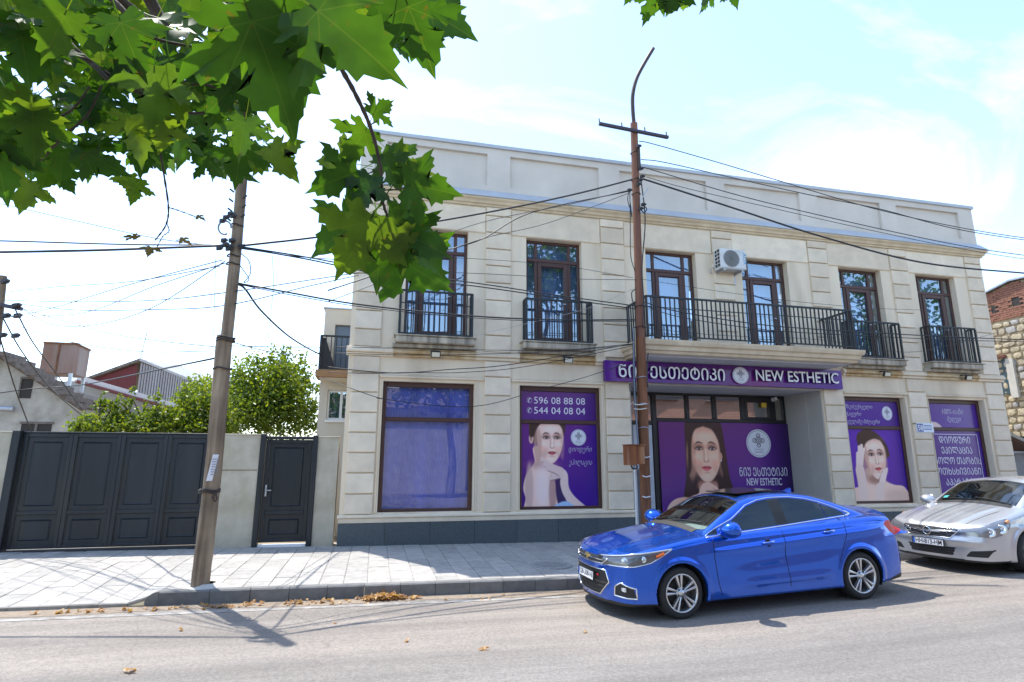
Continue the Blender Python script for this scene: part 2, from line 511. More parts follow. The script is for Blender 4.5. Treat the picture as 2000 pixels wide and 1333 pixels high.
# pavement bed and its slabs
bed = sheet([-30, -16] + [-12+0.3*i for i in range(110)] + [24, 40], [lambda x: kerb_y(x)+(0.14 if x > -2.66 else 0.0), 9.6, 10.2, 10.8, 11.6, 12.7, 13.0], lambda x, y: z_walk(x, y)-0.012).build('pavement', SAND)
tag(bed, kind='structure')
PW, PD = 0.335, 0.60
def slab(b, x0, x1, y0, y1, dz, g=0.004, c=0.006):
    def P(x, y, z): return (x, y, z_walk(x, y)+z)
    b._add([P(x0+g, y0+g, -0.05), P(x1-g, y0+g, -0.05), P(x1-g, y1-g, -0.05), P(x0+g, y1-g, -0.05),
            P(x0+g, y0+g, dz-c), P(x1-g, y0+g, dz-c), P(x1-g, y1-g, dz-c), P(x0+g, y1-g, dz-c),
            P(x0+g+c, y0+g+c, dz), P(x1-g-c, y0+g+c, dz), P(x1-g-c, y1-g-c, dz), P(x0+g+c, y1-g-c, dz)],
           [(8, 9, 10, 11), (4, 5, 9, 8), (5, 6, 10, 9), (6, 7, 11, 10), (7, 4, 8, 11), (0, 1, 5, 4), (1, 2, 6, 5), (2, 3, 7, 6), (3, 0, 4, 7)])
rest = MB(); cnt = 0
rp = random.Random(5)
i0, i1 = int(-9/PW), int(17/PW)
cells = []
for i in range(i0, i1):
    x0 = i*PW; x1 = x0+PW
    yb = kerb_y((x0+x1)/2)+(0.155 if x0 > -2.75 else 0.01)
    y = yb - (PD*0.5 if i % 2 else 0.0) - rp.uniform(0, 0.05)
    while y < 12.5:
        a, c = max(y, yb), min(y+PD, 12.52)
        if c-a > 0.08: cells.append((x0, x1, a, c))
        y += PD
def near_rank(c):
    x, y = (c[0]+c[1])/2, (c[2]+c[3])/2
    return (0 if -6.6 < x < 4.6 else 1, y)
cells.sort(key=near_rank)
hole = (3.02, 9.87, 0.37)
for c in cells:
    cx, cy = (c[0]+c[1])/2, (c[2]+c[3])/2
    if (cx-hole[0])**2+(cy-hole[1])**2 < 0.2: pass
    dz = rp.uniform(-0.004, 0.004)
    if cnt < 285 and -6.6 < cx < 4.6:
        b = MB(); slab(b, *c, dz); b.build('paving_slab', PAVER, bed); cnt += 1
    else: slab(rest, *c, dz)
tag(rest.build('paving_slabs', PAVER, bed), kind='stuff')

# kerb: single stones, the first one with a rounded corner
kerb = bpy.data.objects.new('kerb', None); COL.objects.link(kerb); tag(kerb, kind='structure')
x = -2.66; k = 0
while x < 16:
    w = 0.62 if k == 0 else 0.50
    x1 = x+w
    b = MB()
    y0a, y0b = kerb_y(x)+rp.uniform(-0.006, 0.006), kerb_y(x1)+rp.uniform(-0.006, 0.006)
    T = 0.14; g = 0.003; c = 0.018
    za, zb = z_walk(x+0.3 if k == 0 else x, 8.95)+0.006, z_walk(x1, 8.95)+0.006
    ba, bb = z_road(x)-0.1, z_road(x1)-0.1
    b._add([(x+g, y0a, ba), (x1-g, y0b, bb), (x1-g, y0b+T, bb), (x+g, y0a+T, ba),
            (x+g, y0a, za-c), (x1-g, y0b, zb-c), (x1-g, y0b+T, zb), (x+g, y0a+T, za),
            (x+g, y0a+c, za), (x1-g, y0b+c, zb)],
           [(0, 1, 5, 4), (4, 5, 9, 8), (8, 9, 6, 7), (1, 2, 6, 9, 5), (2, 3, 7, 6), (3, 0, 4, 8, 7)])
    o = b.build('kerb_stone', KERB_M, kerb)
    if k == 0:
        b = MB()
        N = 8
        zt = za
        pts = [(x-0.16*math.sin(math.pi/2*i/N), zt-0.15*(1-math.cos(math.pi/2*i/N))) for i in range(N+1)]
        pts = [(x, zt-0.2)] + pts[::1]
        b.prism([(px, pz) for px, pz in pts], lambda p, kk: (p[0], y0a+(T if kk else 0), p[1]))
        b.build('kerb_end', KERB_M, kerb)
    x = x1; k += 1

# manhole cover: ring and lid
mh = thing('manhole_cover', 'round cast manhole cover set in the pavement by the blue car\'s nose', 'manhole cover', (hole[0], hole[1], z_walk(hole[0], hole[1])))
MH = mat('weathered manhole iron', (0.30, 0.29, 0.275), 0.8, var=0.25, vscale=25, bump=0.4, bscale=60)
b = MB(); b.lathe([(0.27, 0.006), (0.285, 0.016), (0.36, 0.016), (0.372, 0.0)], mh.location, (0, 0, 1), 40); b.build('ring', MH, mh)
b = MB(); b.lathe([(0.0001, 0.010), (0.262, 0.010), (0.266, 0.0)], mh.location, (0, 0, 1), 40)
for i in range(-5, 6):
    for j in range(-5, 6):
        x, y = i*0.045, j*0.045
        if x*x+y*y < 0.24**2: b.box(hole[0]+x-0.013, hole[0]+x+0.013, hole[1]+y-0.013, hole[1]+y+0.013, mh.location.z+0.008, mh.location.z+0.015)
b.build('lid', MH, mh)
# ------------------------------------------------------------------ the stone building
BX0, BX1 = -0.63, 17.24
ZTOP = 9.22
bld = thing('stone_building', 'two storey cream stone building with black balconies and purple shop windows', 'building', (8.3, D, -0.05))
PIL = [(-0.54, 0.02), (2.32, 2.92), (5.2, 5.8), (8.28, 8.86), (11.21, 11.8), (13.9, 14.48), (16.6, 17.19)]
DOORS = [1.2, 4.0, 7.1, 9.83, 12.86, 15.46]
DW = 0.70; DZ0, DZ1 = 4.33, 6.93
GW = [(0.12, 2.10), (3.13, 5.10), (11.84, 13.76), (14.54, 16.46)]
GZ0, GZ1 = 0.63, 3.36
PORT = (5.82, 11.19, -0.10, 3.5)
openings = [(c-DW, c+DW, DZ0, DZ1) for c in DOORS] + [(a, b_, GZ0, GZ1) for a, b_ in GW] + [PORT]
def wall_sheet(b, x0, x1, z0, z1, ops, Y, depth):
    xs = sorted({x0, x1, *[o[0] for o in ops], *[o[1] for o in ops]})
    zs = sorted({z0, z1, *[o[2] for o in ops], *[o[3] for o in ops]})
    xs = [x for x in xs if x0 <= x <= x1]; zs = [z for z in zs if z0 <= z <= z1]
    for i in range(len(xs)-1):
        for j in range(len(zs)-1):
            cx, cz = (xs[i]+xs[i+1])/2, (zs[j]+zs[j+1])/2
            if any(o[0] < cx < o[1] and o[2] < cz < o[3] for o in ops): continue
            b.quad((xs[i], Y, zs[j]), (xs[i+1], Y, zs[j]), (xs[i+1], Y, zs[j+1]), (xs[i], Y, zs[j+1]))
    for a, c, e, g in ops:
        dd = depth(a, e) if callable(depth) else depth
        b.quad((a, Y, e), (a, Y+dd, e), (a, Y+dd, g), (a, Y, g))
        b.quad((c, Y+dd, e), (c, Y, e), (c, Y, g), (c, Y+dd, g))
        b.quad((a, Y, g), (a, Y+dd, g), (c, Y+dd, g), (c, Y, g))
        b.quad((a, Y+dd, e), (a, Y, e), (c, Y, e), (c, Y+dd, e))
b = MB()
wall_sheet(b, BX0, BX1, -0.4, 7.62, openings, D, lambda a, e: 1.42 if abs(a-PORT[0]) < 1e-6 else 0.26)
b.quad((BX0, D+9, -0.4), (BX0, D, -0.4), (BX0, D, 7.62), (BX0, D+9, 7.62))
b.quad((BX1, D, -0.4), (BX1, D+9, -0.4), (BX1, D+9, 7.62), (BX1, D, 7.62))
b.quad((BX1, D+9, -0.4), (BX0, D+9, -0.4), (BX0, D+9, 7.62), (BX1, D+9, 7.62))
wall = b.build('wall', STONE, bld, fix=False)
# grey skins inside the portal (ceiling and side walls)
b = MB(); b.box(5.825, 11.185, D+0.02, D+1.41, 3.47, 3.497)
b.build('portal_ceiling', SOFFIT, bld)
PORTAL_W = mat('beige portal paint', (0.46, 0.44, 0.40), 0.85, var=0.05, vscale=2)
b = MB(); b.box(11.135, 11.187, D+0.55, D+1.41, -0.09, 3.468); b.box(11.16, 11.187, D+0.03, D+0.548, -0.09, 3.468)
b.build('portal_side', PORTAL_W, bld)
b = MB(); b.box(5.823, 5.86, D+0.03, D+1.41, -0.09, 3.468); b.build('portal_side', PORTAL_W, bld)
b = MB(); b.box(5.82, 11.19, D, D+1.42, -0.3, -0.02); b.build('portal_step', GRANITE, bld)

# pilaster blocks, one object each, sharing a few meshes
rb = random.Random(3)
LOW_J = [0.60, 1.01, 1.43, 1.84, 2.255, 2.67, 3.10, 3.52, 3.88]
UP_J = [4.08, 4.47, 4.885, 5.30, 5.72, 6.14, 6.55, 6.96, 7.38, 7.60]
def block(x0, x1, z0, z1, pr=0.055):
    mb_ = MB(); g = 0.012
    mb_.bbox(-(x1-x0)/2, (x1-x0)/2, -pr, 0.01, -(z1-z0)/2+g, (z1-z0)/2-g, 0.012)
    return mb_.mesh('pilaster_block', BLOCK)
_bm = {}
for pi_, (a, c) in enumerate(PIL):
    for JJ, up in ((LOW_J, False), (UP_J, True)):
        if pi_ == 3 and not up: continue
        for j in range(len(JJ)-1):
            z0, z1 = JJ[j], JJ[j+1]
            if not up and pi_ in (2, 4) and z0 > 3.45: continue
            key = (round(c-a, 3), round(z1-z0, 3))
            if key not in _bm: _bm[key] = block(a, c, z0, z1)
            link('pilaster_block', _bm[key], bld, Vector(((a+c)/2, D, (z0+z1)/2))-bld.location)
# narrow fillets at both ends of the facade
# ground floor: window surrounds, lintel ledge, sill course, plinth band, granite base
def surround(a, c):
    mb_ = MB()
    mb_.bbox(a-0.075, a-0.004, D-0.025, D+0.005, GZ0, GZ1+0.06, 0.010)
    mb_.bbox(c+0.004, c+0.075, D-0.025, D+0.005, GZ0, GZ1+0.06, 0.010)
    mb_.bbox(a-0.026, a-0.004, D-0.040, D-0.02, GZ0, GZ1+0.002, 0.006)
    mb_.bbox(c+0.004, c+0.026, D-0.040, D-0.02, GZ0, GZ1+0.002, 0.006)
    pass
def surround(a, c):
    for x0, x1, q0, q1 in ((a-0.075, a-0.027, a-0.0265, a-0.004), (c+0.027, c+0.075, c+0.004, c+0.0265)):
        mb_ = MB(); mb_.bbox(x0, x1, D-0.025, D+0.005, GZ0, GZ1+0.06, 0.010); o_ = mb_.build('window_surround', STONE, bld)
        mb_ = MB(); mb_.bbox(q0, q1, D-0.040, D+0.004, GZ0, GZ1+0.002, 0.006); mb_.build('inner_moulding', STONE, o_)
for a, c in GW: surround(a, c)
BAYS_G = [(0.035, 2.305), (2.935, 5.185), (11.815, 13.885), (14.495, 16.585)]
for a, c in BAYS_G:
    mb_ = MB(); mb_.bbox(a, c, D-0.06, D+0.005, 3.425, 3.475, 0.012); mb_.bbox(a, c, D-0.035, D+0.005, 3.478, 3.51, 0.01)
    mb_.build('lintel_ledge', STONE, bld)
for a, c in ((BX0-0.03, 5.86), (11.14, BX1+0.03)):
    mb_ = MB(); mb_.bbox(a, c, D-0.085, D+0.005, 0.535, 0.598, 0.014); mb_.build('sill_course', BLOCK, bld)
    mb_ = MB(); mb_.bbox(a+0.02, c-0.02, D-0.055, D+0.005, 0.44, 0.532, 0.006); mb_.build('plinth_band', BLOCK, bld)
    x = a+0.02
    n = max(1, int((c-a)/0.82))
    w = (c-a-0.04)/n
    for i in range(n):
        mb_ = MB(); mb_.bbox(x+0.0025, x+w-0.0025, D-0.05, D+0.004, -0.35, 0.437, 0.004)
        mb_.build('granite_tile', GRANITE, bld); x += w
# string course between the storeys, stained under the balconies
def course(x0, x1, prof, name, mt):
    """prof: (projection, z0, z1) bands"""
    mb_ = MB()
    for p, z0, z1 in prof: mb_.bbox(x0, x1, D-p, D+0.004, z0, z1, min(0.015, (z1-z0)*0.3))
    return mb_.build(name, mt, bld)
xs_ = [BX0-0.04, 2.30, 5.19]
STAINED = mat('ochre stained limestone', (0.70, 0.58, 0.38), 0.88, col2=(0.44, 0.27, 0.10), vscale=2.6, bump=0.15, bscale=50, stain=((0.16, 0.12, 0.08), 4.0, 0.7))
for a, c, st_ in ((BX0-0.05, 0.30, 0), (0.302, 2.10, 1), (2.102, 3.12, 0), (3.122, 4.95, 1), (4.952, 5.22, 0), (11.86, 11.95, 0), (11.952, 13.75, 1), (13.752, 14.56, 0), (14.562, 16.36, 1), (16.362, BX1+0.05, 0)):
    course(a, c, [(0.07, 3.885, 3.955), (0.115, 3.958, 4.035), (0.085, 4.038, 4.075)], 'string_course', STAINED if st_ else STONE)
# upper lintel line
for i in range(6):
    a, c = PIL[i][1]+0.01, PIL[i+1][0]-0.01
    mb_ = MB(); mb_.bbox(a, c, D-0.03, D+0.004, DZ1+0.005, 7.58, 0.02); mb_.build('frieze_panel', BLOCK, bld)
# cornice
mb_ = MB()
prof = [(0.0, 7.60), (0.045, 7.61), (0.05, 7.655), (0.085, 7.665), (0.105, 7.72), (0.15, 7.76), (0.16, 7.80), (0.0, 7.80)]
x0, x1 = BX0-0.02, BX1+0.02
N = len(prof)
for (p, z) in prof: mb_.v.append((x0-p, D-p, z))
for (p, z) in prof: mb_.v.append((x1+p, D-p, z))
for i in range(N-1): mb_.f.append((i, N+i, N+i+1, i+1)); mb_.m.append(0)
for sx, base in ((x0, 0), (x1, N)):
    e0 = len(mb_.v)
    for (p, z) in prof: mb_.v.append((sx-p if base == 0 else sx+p, D+9.0, z))
    for i in range(N-1): mb_.f.append((base+i, base+i+1, e0+i+1, e0+i)); mb_.m.append(0)
mb_.build('cornice', STONE_GOLD, bld)
mb_ = MB()
mb_._add([(x0-0.175, D-0.175, 7.803), (x1+0.175, D-0.175, 7.803), (x1+0.175, D-0.175, 7.83), (x0-0.175, D-0.175, 7.83), (x0-0.05, D-0.012, 8.03), (x1+0.05, D-0.012, 8.03),
          (x0-0.175, D+9, 7.83), (x0-0.05, D+9, 8.03), (x1+0.175, D+9, 7.83), (x1+0.05, D+9, 8.03)],
         [(0, 1, 2, 3), (3, 2, 5, 4), (3, 4, 7, 6), (2, 8, 9, 5)])
mb_.build('cornice_flashing', ZINC, bld)
# parapet with sunk panels, zinc coping
pan = [(-0.05, 2.33), (2.90, 5.21), (5.78, 8.26), (8.81, 11.15), (11.74, 13.86), (14.43, 16.70)]
b = MB()
wall_sheet(b, BX0, BX1, 7.81, 9.16, [(a, c, 8.16, 9.0) for a, c in pan], D-0.005, 0.075)
b.quad((BX0, D+9, 7.81), (BX0, D-0.005, 7.81), (BX0, D-0.005, 9.16), (BX0, D+9, 9.16))
b.quad((BX1, D-0.005, 7.81), (BX1, D+9, 7.81), (BX1, D+9, 9.16), (BX1, D-0.005, 9.16))
b.build('parapet', RENDER_W, bld, fix=False)
for a, c in pan:
    mb_ = MB(); mb_.quad((a, D+0.07, 8.16), (c, D+0.07, 8.16), (c, D+0.07, 9.0), (a, D+0.07, 9.0))
    mb_.build('parapet_panel', RENDER_W, bld, fix=False)
n = 12
for i in range(n):
    a = BX0-0.04+(BX1-BX0+0.08)*i/n; c = BX0-0.04+(BX1-BX0+0.08)*(i+1)/n
    mb_ = MB(); mb_.box(a+0.001, c+(0.02 if i < n-1 else 0), D-0.05-0.002*(i % 2), D+0.5, 9.16+0.001*(i % 2), 9.245+0.002*(i % 2)); mb_.build('coping', ZINC, bld)
mb_ = MB(); mb_.box(BX0+0.1, BX1-0.1, D+0.5, D+8.9, 8.9, 9.15); mb_.build('roof', ZINC, bld)

# upper doors: frame, panes, curtain
def tilted_pane(b, x0, x1, y, z0, z1, rnd):
    e = rnd.uniform(-0.004, 0.004); g = rnd.uniform(-0.004, 0.004)
    b.quad((x0, y+e, z0), (x1, y-e+g, z0), (x1, y-e, z1), (x0, y+e+g, z1))
def folds(b, x0, x1, y, z0, z1, period=0.10, amp=0.025, rnd=None):
    n = max(8, int((x1-x0)/0.018))
    ph = rnd.uniform(0, 6); base = len(b.v)
    for i in range(n+1):
        x = x0+(x1-x0)*i/n
        yy = y+amp*(math.sin(2*math.pi*x/period+ph)+0.5*math.sin(2*math.pi*x/(period*0.43)+ph*2))
        b.v.append((x, yy, z0)); b.v.append((x, yy, z1))
    for i in range(n):
        b.f.append((base+2*i, base+2*i+2, base+2*i+3, base+2*i+1)); b.m.append(0)
for k, c in enumerate(DOORS):
    a0, a1 = c-DW+0.004, c+DW-0.004
    y = D+0.16
    f = MB(); fw = 0.065
    def fb(x0, x1, z0, z1, pr=0.0, th=0.07): f.bbox(x0, x1, y-pr, y+th, z0, z1, 0.008)
    sx = 0.235                                                  # width of the side lights
    zt = DZ1-0.50
    fb(a0, a0+fw, DZ0, DZ1-0.004); fb(a1-fw, a1, DZ0, DZ1-0.004)
    fb(a0+fw, a1-fw, DZ1-fw-0.004, DZ1-0.004); fb(a0+fw, a1-fw, DZ0, DZ0+fw)
    fb(a0+sx, a0+sx+0.075, DZ0+fw, zt-0.04); fb(a1-sx-0.075, a1-sx, DZ0+fw, zt-0.04)
    fb(a0+sx, a0+sx+0.075, zt+0.045, DZ1-fw-0.004); fb(a1-sx-0.075, a1-sx, zt+0.045, DZ1-fw-0.004)
    fb(a0+fw, a1-fw, zt-0.04, zt+0.045, 0.01)
    w = f.build('balcony_door', FRAME, bld)
    lf = MB()
    l0, l1 = a0+sx+0.078, a1-sx-0.078
    for (x0, x1, z0, z1) in ((l0, l0+0.10, DZ0+fw, zt-0.045), (l1-0.10, l1, DZ0+fw, zt-0.045), (l0+0.10, l1-0.10, zt-0.145, zt-0.045), (l0+0.10, l1-0.10, DZ0+fw, DZ0+0.20)):
        lf.bbox(x0, x1, y-0.022, y+0.05, z0, z1, 0.010)
    lf.build('leaf_frame', FRAME, w)
    rr = random.Random(100+k)
    for (x0, x1, z0, z1) in ((a0+fw, a0+sx, DZ0+fw, zt-0.04), (a1-sx, a1-fw, DZ0+fw, zt-0.04), (a0+fw, a0+sx, zt+0.045, DZ1-fw), (a1-sx, a1-fw, zt+0.045, DZ1-fw),
                             (a0+sx+0.075, a1-sx-0.075, zt+0.045, DZ1-fw), (l0+0.10, l1-0.10, DZ0+0.20, zt-0.145)):
        p = MB(); tilted_pane(p, x0, x1, y+0.03, z0, z1, rr); p.build('pane', PANE, w, fix=False)
    h = MB(); h.box(l1-0.065, l1-0.04, y-0.06, y-0.02, 5.35, 5.37); h.box(l1-0.16, l1-0.04, y-0.068, y-0.055, 5.35, 5.368)
    h.build('handle', STEEL, w)
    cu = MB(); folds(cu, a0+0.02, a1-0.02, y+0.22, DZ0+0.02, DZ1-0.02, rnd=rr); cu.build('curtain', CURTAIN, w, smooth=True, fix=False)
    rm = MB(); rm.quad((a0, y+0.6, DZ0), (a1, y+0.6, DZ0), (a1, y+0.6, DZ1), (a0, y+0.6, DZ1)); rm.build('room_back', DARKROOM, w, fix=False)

# balconies: slab, rails, every bar
def railing(parent, path, z0, z1, step, r=0.0125, corner=True):
    """path: plan points; returns nothing, adds rails and single bars"""
    for i in range(len(path)-1):
        p, q = Vector((*path[i], 0)), Vector((*path[i+1], 0))
        d = q-p; n = max(1, round(d.length/step))
        rl = MB(); rl.bar(p+Vector((0, 0, z1)), q+Vector((0, 0, z1)), 0.045, 0.04); rl.build('top_rail', IRON, parent)
        rl = MB(); rl.bar(p+Vector((0, 0, z0+0.03)), q+Vector((0, 0, z0+0.03)), 0.035, 0.03); rl.build('bottom_rail', IRON, parent)
        key = (round(z0, 3), round(z1, 3), r)
        if key not in _bm:
            bb = MB(); bb.box(-r, r, -r, r, z0+0.045, z1-0.02); _bm[key] = bb.mesh('bar', IRON)
        for j in range(0 if i == 0 else 1, n+1):
            w = p+d*(j/n)
            if j in (0, n):
                bb = MB(); bb.box(w.x-0.021, w.x+0.021, w.y-0.021, w.y+0.021, z0, z1-0.02); bb.build('post', IRON, parent)
            else:
                link('bar', _bm[key], parent, w-off_of(parent))
for k, c in enumerate((1.19, 4.02, 12.85, 15.46)):
    s = MB(); s.bbox(c-0.86, c+0.86, D-0.30, D-0.002, 4.175, 4.315, 0.02); s.bbox(c-0.90, c+0.90, D-0.325, D-0.003, 4.318, 4.345, 0.008)
    s.bbox(c-0.92, c+0.92, D-0.17, D-0.002, 4.085, 4.17, 0.015)
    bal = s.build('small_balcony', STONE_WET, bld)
    bal.location = (0, 0, 0)
    ry = D-0.27
    railing(bal, [(c-0.79, D-0.01), (c-0.79, ry), (c+0.79, ry), (c+0.79, D-0.01)], 4.345, 5.33, 0.118)
    mr_ = MB(); mr_.bar((c-0.79, ry+0.006, 5.05), (c+0.79, ry+0.006, 5.05), 0.02, 0.02); mr_.build('middle_rail', IRON, bal)
# the long balcony over the entrance
bx0, bx1, by = 5.82, 11.34, 11.42
s = MB()
prof = [(0.0, 4.03), (0.05, 4.05), (0.07, 4.10), (0.12, 4.12), (0.13, 4.20), (0.18, 4.23), (0.20, 4.30), (0.20, 4.345)]
ring = []
for (p, z) in prof:
    ring.append([(bx0-0.02-p, D-0.003, z), (bx0-0.02-p, by+0.12-p, z), (bx1+0.02+p, by+0.12-p, z), (bx1+0.02+p, D-0.003, z)])
for i in range(len(ring)-1):
    for j in range(3): s.quad(ring[i][j], ring[i][j+1], ring[i+1][j+1], ring[i+1][j])
s.quad(*ring[-1])
lb = s.build('long_balcony', STONE_GOLD, bld)
s = MB(); s.quad(*[(x, y, 4.031) for x, y, z in ring[0]][::-1]); s.box(bx0+0.1, bx1-0.1, by+0.2, D-0.01, 4.0, 4.03); s.build('soffit', SOFFIT, lb)
railing(lb, [(bx0, D-0.02), (bx0, by), (bx1, by), (bx1, D-0.02)], 4.40, 5.345, 0.118)
mr_ = MB(); mr_.bar((bx0, by+0.006, 5.10), (bx1, by+0.006, 5.10), 0.018, 0.018); mr_.build('middle_rail', IRON, lb)
# clutter on the long balcony
# ground floor shop windows: frame with transom; the panes carry the films
SHOPY = D+0.15
shop = []
for k, (a, c) in enumerate(GW):
    f = MB(); fw = 0.085; y = SHOPY
    f.bbox(a+0.003, a+fw, y-0.03, y+0.06, GZ0+0.003, GZ1-0.003, 0.01); f.bbox(c-fw, c-0.003, y-0.03, y+0.06, GZ0+0.003, GZ1-0.003, 0.01)
    f.bbox(a+fw, c-fw, y-0.03, y+0.06, GZ0+0.003, GZ0+0.06, 0.01); f.bbox(a+fw, c-fw, y-0.03, y+0.06, GZ1-0.11, GZ1-0.003, 0.01)
    f.bbox(a+fw, c-fw, y-0.03, y+0.06, 2.51, 2.60, 0.01)
    w = f.build('shop_window', FRAME, bld)
    shop.append(w)
FILM = mat('blue violet window film', (0.135, 0.165, 0.47), 0.12, var=0.10, vscale=1.0, spec=0.9, coat=0.5)
w = shop[0]; a, c = GW[0]
for z0, z1 in ((GZ0+0.06, 2.51), (2.60, GZ1-0.11)):
    p = MB(); p.quad((a+0.085, SHOPY+0.012, z0), (c-0.085, SHOPY+0.016, z0), (c-0.085, SHOPY+0.012, z1), (a+0.085, SHOPY+0.010, z1)); p.build('pane', glass('shop pane', (0.70, 0.76, 1.0), 0.12), w, fix=False)
cu = MB(); folds(cu, a+0.03, c-0.03, SHOPY+0.12, GZ0, GZ1, 0.06, 0.006, random.Random(8))
cu.build('blind', mat('blue vertical blind', (0.31, 0.33, 0.66), 0.8, var=0.25, vscale=2.2, streak=True), w, smooth=True, fix=False)
# entrance front set back in the portal: black frame, transom panes, white side door
GY = 13.88
f = MB()
def eb(x0, x1, z0, z1, pr=0.0): f.bbox(x0, x1, GY-0.05-pr, GY+0.03, z0, z1, 0.008)
eb(7.06, 7.20, 0, 3.466); eb(5.87, 7.06, 3.38, 3.466); eb(5.87, 7.06, 2.62, 2.72); eb(5.87, 5.95, 0, 3.38)
eb(7.20, 11.13, 3.40, 3.466); eb(7.20, 11.13, 2.70, 2.80)
for x in (8.05, 8.87, 9.74, 10.71): eb(x, x+0.11, 2.80, 3.40, 0.004)
eb(11.05, 11.13, 2.80, 3.40)
eb(9.85, 9.93, 2.80, 3.40, 0.012); eb(10.60, 10.71, 2.80, 3.40, 0.012); eb(9.93, 10.60, 3.27, 3.40, 0.012); eb(9.93, 10.60, 2.80, 2.87, 0.012)
ent = f.build('entrance_front', BLACKFRAME, bld)
rr = random.Random(2)
EPANE = glass('entrance pane', (0.42, 0.46, 0.52), 0.42)
for x0, x1 in ((7.20, 8.05), (8.16, 8.87), (8.98, 9.74), (9.93, 10.60), (10.82, 11.05)):
    p = MB(); tilted_pane(p, x0, x1, GY, 2.80, 3.40, rr); p.build('pane', EPANE, ent, fix=False)
p = MB(); tilted_pane(p, 5.95, 7.06, GY, 2.72, 3.38, rr); p.build('pane', EPANE, ent, fix=False)
p = MB(); p.quad((5.9, GY+0.8, 0), (11.1, GY+0.8, 0), (11.1, GY+0.8, 3.46), (5.9, GY+0.8, 3.46)); p.build('hall_back', mat('hall wall', (0.30, 0.32, 0.36), 0.9), ent, fix=False)
dr = MB(); dr.bbox(5.97, 6.46, GY-0.045, GY, -0.02, 2.61, 0.01); dr.bbox(6.50, 7.04, GY-0.045, GY, -0.02, 2.61, 0.01)
dd = dr.build('side_door', mat('pale door leaf', (0.55, 0.60, 0.65), 0.35, var=0.1, vscale=3), ent)
hh = MB(); hh.bar((6.55, GY-0.09, 0.9), (6.55, GY-0.09, 1.5), 0.025); hh.build('handle', STEEL, dd)
st = MB(); st.bbox(10.36, 10.52, GY-0.075, GY-0.069, 3.14, 3.27, 0.002); st.build('sticker', mat('yellow sticker', (0.75, 0.52, 0.05), 0.5), ent)
cmb = MB(); cmb.obox((10.72, GY-0.16, 3.36), (0.035, 0, 0), (0, 0.08, -0.02), (0, 0.01, 0.035)); cmb.bar((10.72, GY-0.10, 3.38), (10.72, GY-0.02, 3.42), 0.03)
tag(cmb.build('security_camera', WHITE), 'small white security camera at the top right of the entrance glass', 'camera')
